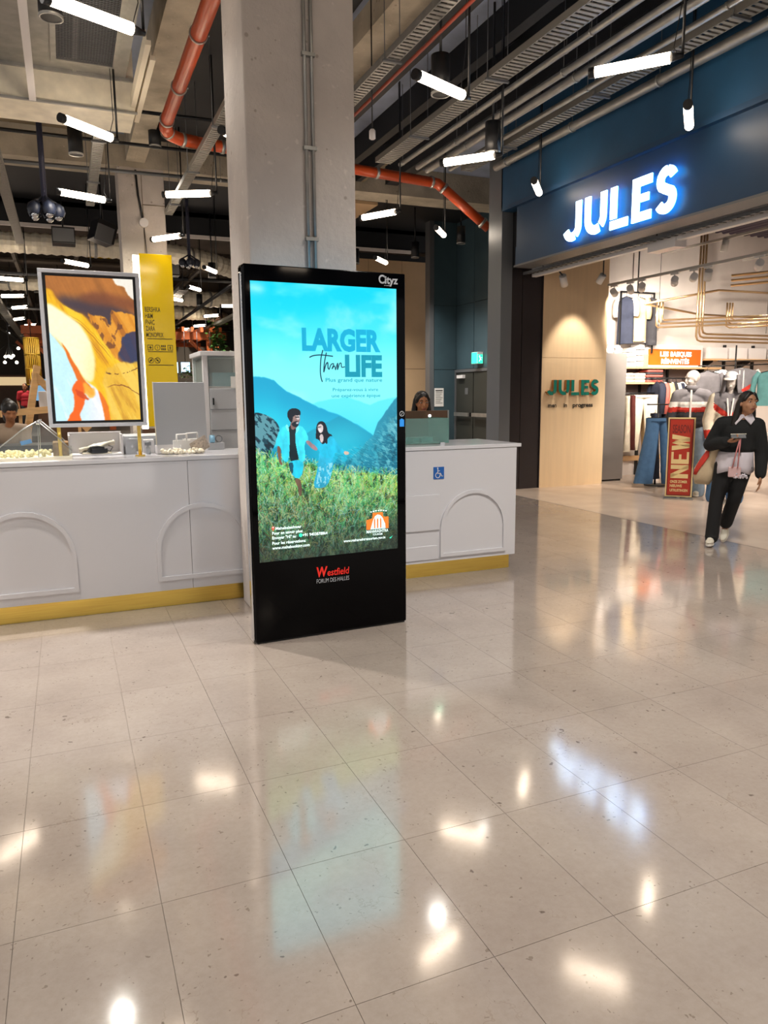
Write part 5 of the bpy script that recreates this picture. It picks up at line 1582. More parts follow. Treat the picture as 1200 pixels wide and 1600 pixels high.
for x in (9.2, 11.0, 12.6):
    t2 = thing('track_rail', 'further lighting track with spotlights deep in the shop ceiling' if x < 12 else 'lighting track near the far side wall of the shop', 'lighting track', (x, 7, 3.75))
    if x == 9.2:
        t2['label'] = 'lighting track above the mannequins in the shop'
    obj('rail', M().box(x - .02, x + .02, 1.5, 9.9, 3.75, 3.785), RAILG, t2)
    for y in (2, 4.2, 6.4, 8.6):
        obj('cable', M().cyl((x, y + .5, 3.78), (x, y + .5, 4.4), .004, 6), MT['black'], t2)
        hd = obj('spot_head', M().cyl((x, y, 3.75), (x, y + .05, 3.58), .05, 14), HEADW, t2)
        obj('spot_lens', M().cyl((x, y + .05, 3.58), (x, y + .0505, 3.578), .042, 14), MT['lens'], hd)
        spot(x, y + .06, 3.55, x - .3, y + 1.6, 0.8, STORE_W * (.28 if x < 10 else .5), 95)
ws = thing('wall_spot', 'small white spotlight throwing a cone on the beige entry wall', 'spotlight', (7.12, 9.75, 3.2))
obj('head', M().cyl((7.10, 9.72, 3.28), (7.20, 9.80, 3.15), .055, 14), HEADW, ws)
obj('arm', M().cyl((7.08, 9.70, 3.28), (7.0, 9.7, 3.36), .012, 8).box(6.82, 7.02, 9.68, 9.72, 3.35, 3.38), MT['black'], ws)
spot(7.55, 9.45, 3.15, 7.56, 10.05, 1.9, 85, 62)
ws2 = thing('wall_spot', 'spotlight hidden under the fascia lighting the small wall letters', 'spotlight', (7.55, 9.4, 3.2))
obj('head', M().cyl((7.55, 9.33, 3.26), (7.55, 9.43, 3.16), .05, 14), HEADW, ws2)
obj('arm', M().cyl((7.55, 9.33, 3.26), (7.55, 9.33, 4.4), .01, 8), MT['black'], ws2)

# ---------------------------------------------------------------- shop fittings
gpn = thing('grey_cabinet', 'tall grey sheet metal cabinet beside the beige entry wall', 'cabinet', (8.6, 10.3, 0))
obj('body', M().box(8.33, 8.86, 10.25, 10.55, .03, 2.17), MT['greymetal'], gpn, bevel=.004)
obj('plinth', M().box(8.35, 8.84, 10.27, 10.53, 0, .03), MT['black'], gpn)
so = thing('orange_banner', 'orange banner with white lettering on a white board above the shop shelves', 'banner', (10.24, 10.6, 1.92))
obj('board', M().box(9.57, 10.92, 10.60, 10.63, 1.93, 2.36), MT['white'], so, bevel=.003)
obj('orange_panel', M().box(9.63, 10.87, 10.595, 10.60, 2.0, 2.28), mat('orange_panel', 'e06f1a', .5), so, label='orange lettered panel')
for s, x, z, wdt in (('LES', 9.90, 2.155, .20), ('BASIQUES', 10.14, 2.155, .50), ('RÉINVENTÉS', 9.93, 2.025, .66)):
    obj('lettering', text_mb(s, (x, 10.592, z), (1, 0, 0), (0, 0, 1), .085, wdt, .045, .001), emat('banner_white', 'ffffff', .6) if 'banner_white' not in bpy.data.materials else bpy.data.materials['banner_white'], so)
SHW = mat('shelf_wood', 'd8b183', .45, var=.1, vscale=5, stretch=(.5, 6, 6))
def shelf(label, x0, x1, z, y0=10.5, y1=10.88):
    s = thing('wall_shelf', label, 'shelf', ((x0 + x1) / 2, 10.7, z))
    obj('board', M().box(x0, x1, y0, y1, z - .03, z), SHW, s, bevel=.002)
    for x in np.arange(x0 + .15, x1, .95):
        obj('bracket', M().prism([(0, 0), (0, -.16), (-.03, -.16), (-.30, -.03), (-.30, 0)], (x, 10.88, z - .03), (0, 1, 0), (0, 0, 1), .012), MT['black'], s)
    return s
shelf('long wooden upper shelf under the orange banner', 8.9, 11.3, 1.96)
shelf('wooden shelf with folded sweaters left of the bald mannequin', 8.9, 9.95, 1.69)
shelf('high wooden shelf with white boxes right of the orange banner', 11.0, 13.6, 2.12)
shelf('wooden shelf behind the hooded mannequin', 10.75, 12.0, 1.62)
for x, z0, z1 in ((9.05, 0, 2.0), (9.71, 0, 2.0), (10.35, 0, 2.0), (11.0, 0, 2.35), (11.75, 0, 2.4), (12.5, 0, 2.4)):
    u = tag(obj('wall_upright', M().box(x - .02, x + .02, 10.85, 10.9, z0, z1), MT['black']), 'black slotted upright on the shop back wall, ' + {9.05: 'beside the grey cabinet', 9.71: 'between the cream trousers and the shirts', 10.35: 'behind the row of shirts', 11.0: 'right of the orange banner', 11.75: 'behind the half-zip jacket', 12.5: 'at the right picture edge'}[x], 'upright', 'wall uprights')
BP = mat('shelf_back_panel', '8f7f7c', .6)
tag(obj('back_panel', M().box(8.95, 10.95, 10.885, 10.899, 1.2, 1.93), BP), 'mauve grey back panel behind the shop shelves', 'panel')
def rail(label, x0, x1, z, y=10.45):
    r = thing('hanging_rail', label, 'rail', ((x0 + x1) / 2, y, z))
    obj('bar', M().cyl((x0, y, z), (x1, y, z), .012, 8), MT['black'], r)
    for x in (x0 + .03, x1 - .03):
        obj('arm', M().box(x - .01, x + .01, y, 10.87, z - .012, z + .012), MT['black'], r)
rail('low black rail carrying the cream trousers', 8.95, 9.75, 1.50)
rail('black rail carrying the row of shirts behind the jeans', 9.62, 10.75, 1.76)
rail('black rail carrying jackets at the right of the shop', 11.1, 13.4, 1.86)
CL = {k: mat('cloth_' + k, c, .85, var=.10, vscale=14) for k, c in dict(navy='232a3d', black='26262b', cream='eadfca', white='f1eeea', tan='cdb48a', grey='77757a', red='c23326', teal='4f7f80', denim='4a719b', paledenim='9db4cc', maroon='5a2420', charcoal='3a3a40', stripe='c9685f').items()}
def garment(label, cat, x, y, ztop, L_, cm, rot=0.0, half=.23, thick=.045, sleeve=.5, group=None, seed=0, hang=True, name='hanging_shirt', two=None):
    """a top on a hanger, hanging in the local x-z plane (shoulders along local x)"""
    g = thing(name, label, cat, (x, y, ztop), group, rot)
    rs = random.Random(seed)
    ph = rs.uniform(0, 6)
    rows = []
    zs = [0, -.02, -.05, -.09, -.16, -.26, -.40, -.58, -.80, -1.0]
    ws = [.09, .20, .60, .92, .98, .96, .93, .92, .94, .96]
    for t, wv in zip(zs, ws):
        z = t * L_ if t <= -.16 else t * .75
        row = []
        for k in range(20):
            a = 2 * PI * k / 20
            f = 1 + .22 * math.sin(5 * a + ph + t * 5) * min(1, -t * 1.6)
            row.append((half * wv * math.cos(a), thick * (1.0 if t < -.05 else .6) * f * math.sin(a) * (.8 + .5 * abs(math.cos(a))), z - .015))
        rows.append(row)
    obj('body', M().grid(rows, closed_u=True), CL[cm], g, world=False)
    if sleeve:
        for s in (-1, 1):
            q = [(s * half * .84, 0, -.055), (s * half * 1.06, .005, -.14), (s * half * 1.15, .012, -.30), (s * half * 1.10, .015, -.055 - sleeve)]
            obj('sleeve', M().tube(q, [.055, .062, .056, .045], 10, sq=.75), CL[two or cm], g, world=False)
    if hang:
        hm = M().tube([(0, 0, -.02), (0, 0, .03), (.012, 0, .05), (.022, 0, .035)], .004, 6)
        hm.tube([(-half * .8, 0, -.06), (0, 0, -.01), (half * .8, 0, -.06)], .007, 6)
        obj('hanger', hm, MT['black'], g, world=False)
    return g
def trousers(label, x, y, ztop, L_, cm, rot=0.0, half=.20, flare=.14, th=.05, group=None, seed=0, spread=.10):
    g = thing('hanging_trousers', label, 'trousers', (x, y, ztop), group, rot)
    ph = seed * 1.7
    for s in (-1, 1):
        rows = []
        for t in (0, .04, .12, .24, .38, .55, .75, 1.0):
            cx = s * (half * .5 + spread * .5 * max(0, t - .15))
            hw = half * .52 + (flare - half * .52) * max(0, t - .2) / .8
            rows.append([(cx + hw * math.cos(a) , th * (1 + .30 * math.sin(4 * a + ph + t * 4) * t) * math.sin(a) * (.8 + .4 * t), -t * L_) for a in [2 * PI * k / 18 for k in range(18)]])
        obj('leg', M().grid(rows, closed_u=True), CL[cm], g, world=False)
    obj('waistband', M().grid([[(half * 1.03 * math.cos(a), th * 1.1 * math.sin(a), z) for a in [2 * PI * k / 20 for k in range(20)]] for z in (.012, -.035)], closed_u=True), CL[cm], g, world=False)
    hm = M().tube([(0, 0, 0), (0, 0, .05), (.012, 0, .07), (.02, 0, .055)], .004, 6).box(-half * .9, half * .9, -.008, .008, .0, .02)
    obj('clip_hanger', hm, MT['black'], g, world=False)
    return g
trousers('cream trousers nearest the grey cabinet on the low rail', 8.99, 10.40, 1.45, .95, 'cream', 1.2, .17, .10, seed=1)
trousers('dark maroon trousers between the two cream pairs', 9.13, 10.42, 1.45, .93, 'maroon', 1.2, .16, .09, seed=2)
trousers('front cream trousers facing out at the right end of the low rail', 9.36, 10.36, 1.46, .96, 'cream', -.6, .23, .11, .06, seed=3, spread=.14)
trousers('tan trousers behind the front cream pair', 9.52, 10.60, 1.44, .95, 'tan', -.4, .22, .11, seed=4)
for i, (x, c, s2, lab) in enumerate(((9.70, 'navy', 'navy', 'navy shirt at the left end of the upper rail'), (9.79, 'navy', 'stripe', 'second navy shirt with a salmon sleeve on the upper rail'), (9.90, 'white', 'tan', 'white shirt with a tan sleeve on the upper rail'), (9.98, 'black', 'black', 'black shirt between two pale ones on the upper rail'), (10.06, 'cream', 'cream', 'cream shirt left of the dark one on the upper rail'), (10.14, 'charcoal', 'navy', 'dark shirt left of the bright white one'), (10.28, 'white', 'white', 'bright white shirt facing out on the upper rail'), (10.48, 'white', 'grey', 'white shirt behind the bald mannequin shoulder'), (10.6, 'charcoal', 'charcoal', 'dark jacket behind the bald mannequin'))):
    garment(lab, 'shirt', x, 10.42, 1.71, .66, c, 1.30 if i != 6 else -.5, .22, .05 if i == 6 else .030, .52, seed=i, two=s2)
# high frame with long garments
hf = thing('garment_gallows', 'black hanging frame high on the shop wall with display garments', 'garment frame', (9.3, 10.6, 2.2))
obj('frame', M().box(8.93, 8.955, 10.55, 10.575, 2.2, 3.24).box(9.66, 9.685, 10.55, 10.575, 2.2, 3.24).box(8.93, 9.685, 10.55, 10.575, 3.22, 3.245).cyl((9.3, 10.56, 3.24), (9.3, 10.56, 4.4), .012, 8), MT['black'], hf)
garment('long dark navy garment high on the left of the hanging frame', 'shirt', 9.06, 10.56, 3.17, .80, 'navy', -.9, .15, .06, .30, seed=21, two='cream')
garment('tan and white outfit in the middle of the hanging frame', 'shirt', 9.30, 10.54, 3.17, .76, 'tan', -.7, .16, .06, .34, seed=22)
garment('white garment tucked behind the tan outfit', 'shirt', 9.40, 10.60, 2.95, .56, 'white', -.6, .13, .05, 0, seed=24, hang=True)
garment('dark grey garment with a cream sleeve at the right of the hanging frame', 'shirt', 9.60, 10.54, 3.17, .82, 'charcoal', -.8, .12, .06, .42, seed=23, two='cream')
# white pieces on the top shelf above the grey cabinet
for i, (x, h, lab) in enumerate(((8.42, .10, 'low white folded heap on the cabinet top, leftmost'), (8.62, .26, 'taller white folded heap on the cabinet top, middle'), (8.80, .16, 'white folded heap on the cabinet top, right'))):
    m_ = M(); 
    for k in range(3):
        m_.ell((x + .02 * math.sin(k * 2), 10.42, 2.17 + h * (.2 + .26 * k)), (.085 - .018 * k, .07, h * .22), 10, 6)
    tag(obj('folded_heap', m_, CL['white']), lab, 'clothes')
for i, (x, h) in enumerate(((9.06, .22), (9.26, .34), (9.46, .40))):
    m_ = M()
    for k in range(4):
        m_.obox((x, 10.68, 1.96 + h * (.125 + .25 * k)), (.085 - .01 * k, 0, 0), (0, .12, 0), (0, 0, h * .11))
    tag(obj('folded_stack', m_, CL['white'], bevel=.01), ('white folded pile on the upper shelf, ' + ('lowest and leftmost', 'middle', 'tallest beside the orange banner')[i]), 'clothes', None)
tag(obj('orange_carton', M().box(9.49, 9.57, 10.52, 10.6, 1.96, 2.18), CL['tan'], bevel=.003), 'small orange-brown carton left of the orange banner', 'carton')
for i in range(6):
    for j in range(2):
        o_ = obj('folded_sweater', M().box(9.06 + .25 * j, 9.28 + .25 * j, 10.52, 10.8, 1.69 + i % 3 * .055, 1.743 + i % 3 * .055), CL['cream'], bevel=.02) if i < 3 else None
        if o_:
            tag(o_, 'cream folded sweater in the ' + ('left' if j == 0 else 'right') + ' pile on the sweater shelf, ' + ('bottom', 'middle', 'top')[i] + ' one', 'sweater', 'folded sweaters')
for i in range(5):
    tag(obj('folded_sweater', M().box(9.58, 9.93, 10.52, 10.82, 1.69 + i * .045, 1.733 + i * .045), CL['stripe' if i % 2 == 0 else 'charcoal'], bevel=.018), ('striped red' if i % 2 == 0 else 'dark') + ' folded sweater, number ' + ('one', 'two', 'three', 'four', 'five')[i] + ' from the bottom of the striped pile', 'sweater', 'folded sweaters')
for i in range(5):
    tag(obj('white_drawer_box', M().box(11.05 + i * .5, 11.5 + i * .5, 10.56, 10.86, 2.125, 2.33), MT['white'], bevel=.004), ('leftmost', 'second', 'third', 'fourth', 'rightmost')[i] + ' white storage box on the high right shelf', 'box', 'white boxes on the high shelf')
for i in range(4):
    tag(obj('folded_sweater', M().box(10.85 + .28 * i, 11.08 + .28 * i, 10.53, 10.8, 1.62, 1.74), CL[('tan', 'cream', 'white', 'cream')[i]], bevel=.02), ('tan', 'cream', 'white', 'pale')[i] + ' folded sweater on the shelf behind the hooded mannequin' + ('', ' second from left', '', ' at its right end')[i], 'sweater', 'folded sweaters')
tag(obj('wall_plank', M().box(9.1, 10.3, 10.82, 10.88, .27, .36), SHW), 'low wooden plank on the shop back wall under the trousers', 'plank')
bk_ = thing('white_bin', 'small white bin on the floor below the cream trousers', 'bin', (9.85, 10.6, 0))
obj('shell', M().lathe((9.85, 10.6, 0), [(.10, 0), (.12, .24), (.112, .24), (.095, .01), (0, .01)], 18, cap=False), MT['white'], bk_)
obj('rim', M().lathe((9.85, 10.6, .23), [(.118, 0), (.125, .0), (.125, .015), (.118, .015)], 18, cap=False), MT['white'], bk_)
# jeans on a round stand
js = thing('rail_stand', 'black stand holding the jeans next to the red sign', 'stand', (8.85, 9.45, 0))
obj('stem', M().cyl((8.85, 9.45, .02), (8.85, 9.45, 1.34), .016, 10), MT['black'], js)
obj('base', M().cyl((8.85, 9.45, 0), (8.85, 9.45, .02), .17, 20), MT['black'], js)
obj('arm', M().cyl((8.62, 9.45, 1.32), (9.2, 9.45, 1.32), .010, 8).cyl((8.85, 9.25, 1.32), (8.85, 9.7, 1.32), .010, 8), MT['black'], js)
trousers('wide mid-blue jeans hanging left of the red sign', 8.66, 9.20, 1.10, 1.03, 'denim', -.55, .21, .15, .08, seed=5, spread=.26)
trousers('darker blue jeans tucked behind the wide pair', 8.95, 9.62, 1.16, 1.05, 'navy', .9, .2, .14, .07, seed=6, spread=.14)
trousers('pale jeans of the stand close behind the red sign', 9.20, 9.30, 1.20, 1.05, 'paledenim', .9, .2, .14, .07, seed=7, spread=.14)
# NEW SEASON sign
ns_a = math.atan2(7.965 - 8.22, 8.15 - 7.90)
sg2 = thing('floor_sign', 'red floor-standing sign with big cream vertical lettering in a cream frame', 'sign', (8.02, 8.09, 0), None, ns_a)
Wd = .36; Ht = 1.16
CRM = mat('sign_cream', 'dcc690', .5); SRED = mat('sign_red', 'a8301f', .45); SBRN = mat('sign_brown_print', '6a2420', .5)
obj('frame', M().box(-Wd / 2, Wd / 2, -.02, .02, .03, Ht), CRM, sg2, world=False, bevel=.004)
obj('inner_line', M().box(-Wd / 2 + .018, Wd / 2 - .018, -.0215, -.02, .048, Ht - .018), SBRN, sg2, world=False)
obj('red_panel', M().box(-Wd / 2 + .03, Wd / 2 - .03, -.024, -.02, .06, Ht - .03), SRED, sg2, world=False)
obj('lettering', text_mb('SEASON', (0, -.0245, .945), (1, 0, 0), (0, 0, 1), .12, .235, .015, .001, 'c'), SBRN, sg2, world=False)
def slab(polys, name='lettering'):
    m_ = M()
    for p in polys:
        m_.add([(x, -.026, z) for x, z in p], [tuple(range(len(p)))])
    return obj(name, m_, CRM, sg2, world=False)
# rotated letters: run upwards; local letter frame u (up = +z), v (towards -x)
def rl(u0, letter):
    H_ = .235
    P = {'N': [[(0, 0), (.06, 0), (.06, 1), (0, 1)], [(.13, 0), (.19, 0), (.19, 1), (.13, 1)], [(.0, 1), (.06, 1), (.19, 0), (.13, 0)]],
         'E': [[(0, 0), (.065, 0), (.065, 1), (0, 1)], [(.065, 0), (.17, 0), (.17, .13), (.065, .13)], [(.065, .43), (.135, .43), (.135, .57), (.065, .57)], [(.065, .87), (.17, .87), (.17, 1), (.065, 1)]],
         'W': [[(0.02, 1), (.085, 1), (.115, 0), (.06, 0)], [(.06, 0), (.115, 0), (.16, .8), (.125, 1)], [(.125, 1), (.16, .8), (.205, 0), (.15, 0)][::1], [(.15, 0), (.205, 0), (.25, 1), (.185, 1)]]}[letter]
    out = []
    for p in P:
        q = [(H_ / 2 - v * H_, u0 + u * 1.0) for u, v in p]
        a = sum(q[i][0] * q[(i + 1) % len(q)][1] - q[(i + 1) % len(q)][0] * q[i][1] for i in range(len(q)))
        out.append(q if a > 0 else q[::-1])
    return out
slab(rl(.30, 'N')); slab(rl(.505, 'E')); slab(rl(.675, 'W'))
for s, z, wdt in (('ONZE ZOMER', .232, .23), ('NIEUWE', .172, .16), ('UITRUSTINGEN', .108, .24)):
    obj('lettering', text_mb(s, (-.118, -.0245, z), (1, 0, 0), (0, 0, 1), .038, wdt, .035, .001), CRM, sg2, world=False)
obj('foot', M().box(-.20, .20, -.13, .13, 0, .012), MT['steel'], sg2, world=False, bevel=.003)
obj('stem', M().box(-.02, .02, -.015, .015, .01, .04), MT['steel'], sg2, world=False)
# copper tube sculpture
cu = thing('tube_sculpture', 'bundle of bent copper tubes hanging in the shop above the mannequins', 'sculpture', (10, 9.4, 2.35))
for i in range(3):
    d = i * .06
    obj('tube', M().tube([(9.62 + d, 9.5, 4.4), (9.62 + d, 9.5, 2.42 + d), (9.65 + d, 9.5, 2.36 + d), (9.72 + d, 9.5, 2.34 + d), (13, 9.5, 2.34 + d)], .017, 8), MT['copper'], cu)
    obj('tube', M().tube([(8.86 + d, 9.6, 2.95), (8.86 + d, 9.6, 2.58 + d), (8.89 + d, 9.6, 2.55 + d), (11.5, 8.2, 2.62 + d), (12.6, 7.6, 2.64 + d)], .014, 8), MT['copper'], cu)
    obj('tube', M().tube([(10.05 + d, 9.3, 2.95), (10.05 + d, 9.3, 2.58 + d), (10.10 + d, 9.28, 2.55 + d), (12.5, 8.0, 2.66 + d)], .014, 8), MT['copper'], cu)
    obj('tube', M().tube([(10.1, 9.3, 3.22 + d * 1.3), (11.3, 8.2, 3.30 + d * 1.3), (12.4, 7.3, 3.34 + d * 1.3)], .02, 8), MT['copper'], cu)
obj('tube', M().tube([(8.55, 9.55, 2.90), (10.05, 9.5, 3.17), (12.5, 9.5, 3.18)], .018, 8), MT['copper'], cu)
obj('tube', M().tube([(8.55, 9.55, 2.90), (10.4, 10.2, 2.86), (12.5, 10.2, 2.84)], .018, 8), MT['copper'], cu)
for x, y in ((8.9, 9.6), (11.2, 9.5), (12.2, 9.5)):
    obj('wire', M().cyl((x, y, 2.5), (x, y, 4.4), .004, 6), MT['black'], cu)
# garments on the right rail
def block_jacket(label, x, y, ztop, rot):
    g = garment(label, 'jacket', x, y, ztop, .62, 'white', rot, .25, .07, .5, seed=31, name='hanging_jacket')
    v = lambda pts, m, nm: obj(nm, M().add([(a, -.10, b) for a, b in pts], [tuple(range(len(pts)))]), CL[m], g, world=False, solid=.01)
    v([(-.23, -.07), (-.16, -.26), (0, -.36), (.16, -.26), (.23, -.07), (.06, -.02), (-.06, -.02)], 'grey', 'yoke')
    v([(-.18, -.24), (0, -.36), (.18, -.24), (.17, -.31), (0, -.43), (-.17, -.31)], 'red', 'chevron')
    for s in (-.03, .03):
        v([(s - .008, -.40), (s + .008, -.40), (s + .008, -.05), (s - .008, -.05)], 'white', 'zip_tape')
    return g
block_jacket('grey white and red half-zip jacket hanging behind the hooded mannequin', 9.95, 8.85, 1.90, -.75)
js2 = thing('rail_stand', 'black tall stand carrying the half-zip jacket', 'stand', (9.95, 8.95, 0))
obj('stem', M().cyl((9.98, 9.0, .02), (9.98, 9.0, 2.25), .012, 8), MT['black'], js2)
obj('base', M().cyl((9.98, 9.0, 0), (9.98, 9.0, .02), .18, 20), MT['black'], js2)
obj('arm', M().cyl((9.45, 9.25, 1.93), (9.98, 9.0, 1.93), .009, 8).cyl((9.98, 9.0, 1.93), (10.08, 8.2, 1.93), .009, 8).cyl((9.6, 9.0, 2.0), (10.4, 8.72, 2.0), .009, 8), MT['black'], js2)
garment('teal jacket hanging at the right picture edge in the shop', 'jacket', 10.05, 8.30, 1.86, .55, 'teal', -.75, .26, .08, .48, seed=33, name='hanging_jacket')
garment('white jacket behind the half-zip one', 'jacket', 9.75, 9.05, 1.88, .6, 'white', -.9, .24, .07, .5, seed=34, name='hanging_jacket')
garment('grey jacket left of the half-zip one', 'jacket', 9.55, 9.15, 1.86, .6, 'grey', -.9, .22, .07, .5, seed=35, name='hanging_jacket')
ct = thing('display_table', 'low shop table with folded clothes behind the walking woman', 'table', (9.6, 7.6, 0))
obj('top', M().box(9.1, 10.4, 7.2, 8.2, .86, .90), MT['white'], ct)
for x, y in ((9.15, 7.25), (10.35, 7.25), (9.15, 8.15), (10.35, 8.15)):
    obj('leg', M().box(x - .02, x + .02, y - .02, y + .02, 0, .86), MT['black'], ct)
for i in range(4):
    tag(obj('folded_shirt', M().box(9.2, 9.5, 7.3, 7.6, .90 + i * .045, .943 + i * .045), CL[('white', 'cream', 'white', 'teal')[i]], bevel=.015), ('white', 'cream', 'upper white', 'teal')[i] + ' folded shirt in the pile on the low shop table', 'shirt', 'folded shirts')
mt_ = None if True else tag(obj('floor_mat', M().box(8.0, 8.75, 7.0, 7.9, 0.001, .006), MT['blackp']), 'thin dark mat under the mannequin feet', 'mat')
# exit sign, notice
ex = thing('exit_sign', 'green lit exit sign over the far fire door', 'exit sign', (9.2, 15.6, 2.35))
obj('case', M().box(9.10, 9.26, 15.72, 16.0, 2.22, 2.50), MT['white'], ex, bevel=.004)
obj('lit_face', M().box(9.096, 9.10, 15.73, 15.99, 2.23, 2.49), MT['green_e'], ex)
obj('lit_side', M().box(9.11, 9.25, 15.716, 15.72, 2.23, 2.44), MT['green_e'], ex)
pg = M()
for cx in (9.18,):
    pg.ell((cx - .02, 15.713, 2.40), (.014, .002, .014), 8, 5)
    for q in ([(-.03, 2.385), (0, 2.33), (.012, 2.335), (-.012, 2.39)], [(-.005, 2.335), (.03, 2.30), (.036, 2.312), (.005, 2.345)], [(-.005, 2.335), (-.04, 2.275), (-.028, 2.27), (.008, 2.33)], [(.02, 2.36), (.05, 2.36), (.05, 2.368), (.02, 2.37)]):
        pg.add([(cx + a, 15.713, b) for a, b in q], [(0, 1, 2, 3)])
obj('running_figure', pg, MT['white_e'], ex)
sgn = thing('paper_notice', 'white paper notice on the dark wall left of the fire door', 'notice', (8.77, 17.05, 1.2))
obj('sheet', M().box(8.64, 8.90, 17.055, 17.065, 1.20, 1.66), MT['paper'], sgn)
nm_ = M()
for i in range(7):
    nm_.box(8.67, 8.87 - .03 * (i % 3), 17.052, 17.055, 1.55 - i * .045, 1.565 - i * .045)
obj('text_lines', nm_, MT['greymetal'], sgn); obj('heading', M().box(8.67, 8.87, 17.052, 17.055, 1.59, 1.615), MT['ink'], sgn)
# ---------------------------------------------------------------- figures
def head_prims(mb, c, up, fw, s=1.0):
    """head centred at c (middle of skull), facing fw"""
    up, fw = Vector(up).normalized(), Vector(fw).normalized()
    sd = fw.cross(up).normalized(); up = sd.cross(fw).normalized()
    R = Matrix((sd, fw, up)).transposed()
    c = Vector(c)
    def P(x, y, z):
        return c + (sd * x + fw * y + up * z) * s
    mb.ell(P(0, -.005, .025), (.073 * s, .090 * s, .088 * s), 16, 12, R)
    mb.ell(P(0, .022, -.035), (.060 * s, .068 * s, .075 * s), 14, 10, R)
    mb.ell(P(0, .050, -.085), (.030 * s, .026 * s, .022 * s), 10, 8, R)
    mb.cap(P(0, .082, .005), P(0, .098, -.030), .009 * s, .014 * s, 8)
    for k in (-1, 1):
        mb.ell(P(k * .074, -.005, -.015), (.010 * s, .018 * s, .030 * s), 8, 6, R)
        mb.ell(P(k * .036, .062, -.035), (.024 * s, .020 * s, .022 * s), 8, 6, R)
        mb.ell(P(k * .030, .078, .022), (.024 * s, .012 * s, .010 * s), 8, 6, R)
    mb.cap(P(-.018, .088, -.060), P(.018, .088, -.060), .009 * s, .009 * s, 8)
    return P, R
def face_parts(P, R, parent, s, lip, brow, world=False, eye='181210'):
    em = M(); im = M(); bm = M(); lm = M()
    for k in (-1, 1):
        em.ell(P(k * .030, .0795, .004), (.0125 * s, .006 * s, .006 * s), 10, 6, R)
        im.ell(P(k * .030, .0840, .004), (.0075 * s, .003 * s, .0058 * s), 8, 6, R)
        bm.tube([P(k * .014, .088, .027), P(k * .030, .088, .032), P(k * .048, .077, .027)], .0036 * s, 6)
    lm.ell(P(0, .096, -.058), (.021 * s, .006 * s, .005 * s), 10, 6, R).ell(P(0, .094, -.067), (.017 * s, .007 * s, .006 * s), 10, 6, R)
    obj('eyes', em, EYEW, parent, world=world); obj('pupils', im, EYED, parent, world=world)
    obj('eyebrows', bm, brow, parent, world=world); obj('lips', lm, lip, parent, world=world)
EYEW = mat('eye_white', 'e8e2dc', .3); EYED = mat('eye_dark', '1b1310', .25)
def hand_prims(mb, wrist, d, palm_n, thumb_side, curl=.35, s=1.0):
    """d: finger direction, palm_n: out of the palm, thumb_side: unit vector"""
    d, pn, ts = Vector(d).normalized(), Vector(palm_n).normalized(), Vector(thumb_side).normalized()
    w_ = Vector(wrist)
    R = Matrix((ts, d, pn)).transposed()
    mb.ell(w_ + d * .045 * s, (.040 * s, .052 * s, .016 * s), 12, 8, R)
    for i, (o, L) in enumerate(((.030, .072), (.010, .080), (-.010, .074), (-.029, .058))):
        b = w_ + d * .085 * s + ts * o * s
        k1 = b + (d * math.cos(curl * .6) + pn * math.sin(curl * .6)) * L * .5 * s
        k2 = k1 + (d * math.cos(curl * 1.8) + pn * math.sin(curl * 1.8)) * L * .5 * s
        mb.cap(b - d * .02 * s, k1, .0095 * s, .0085 * s, 8).cap(k1, k2, .0085 * s, .007 * s, 8)
    t0 = w_ + d * .025 * s + ts * .03 * s; t1 = t0 + (ts * .7 + d * .6 + pn * .25).normalized() * .04 * s
    t2 = t1 + (d * .9 + ts * .15 + pn * .35).normalized() * .034 * s
    mb.cap(t0, t1, .013 * s, .011 * s, 8).cap(t1, t2, .011 * s, .0085 * s, 8)
def limb(mb, pts, rs, n=14):
    for a, b, ra, rb in zip(pts[:-1], pts[1:], rs[:-1], rs[1:]):
        mb.cap(a, b, ra, rb, n)
def torso(mb, hip, waist, chest, neck, wh=.15, ww=.12, wc=.155, dh=.105, dw=.09, dc=.105, infl=0.0):
    hip, waist, chest, neck = map(Vector, (hip, waist, chest, neck))
    mb.ell(hip, (wh + infl, dh + infl, .115 + infl), 16, 10)
    mb.ell((hip + waist) / 2, ((wh + ww) / 2 + infl, (dh + dw) / 2 + infl, .12), 16, 10)
    mb.ell(waist, (ww + infl, dw + infl, .13), 16, 10)
    mb.ell((waist + chest) / 2, ((ww + wc) / 2 + infl, (dw + dc) / 2 + infl, .13), 16, 10)
    mb.ell(chest, (wc + infl, dc + infl, .14 + infl), 16, 10)
    mb.cap(chest + Vector((0, 0, .08)), neck, .075 + infl * .5, .05 + infl * .3)
def shoe(mb, ankle, toe_dir, s=1.0, sole_z=None, pitch=0.0):
    a = Vector(ankle); t = Vector(toe_dir).normalized(); z = Vector((0, 0, 1))
    sd = t.cross(z).normalized()
    t2 = t * math.cos(pitch) - z * math.sin(pitch); z2 = sd.cross(t2)
    R = Matrix((sd, t2, z2)).transposed()
    mb.ell(a + t2 * .00 - z2 * .030 * s, (.038 * s, .05 * s, .045 * s), 12, 8, R)
    mb.ell(a + t2 * .085 * s - z2 * .047 * s, (.044 * s, .095 * s, .030 * s), 14, 8, R)
    mb.ell(a + t2 * .045 * s - z2 * .034 * s, (.038 * s, .07 * s, .038 * s), 12, 8, R)
    return R, a, t2, z2, sd
def sole(a, t2, z2, sd, s):
    """flat rubber sole outline"""
    m = M(); pts = []
    for i in range(20):
        th = 2 * PI * i / 20
        y = .055 + .115 * math.sin(th); x = (.043 if y > .05 else .036) * math.cos(th)
        pts.append((x, y))
    o = a - z2 * .088 * s
    return m.prism([(p[0] * s, p[1] * s) for p in pts], o, sd, t2, .024 * s)

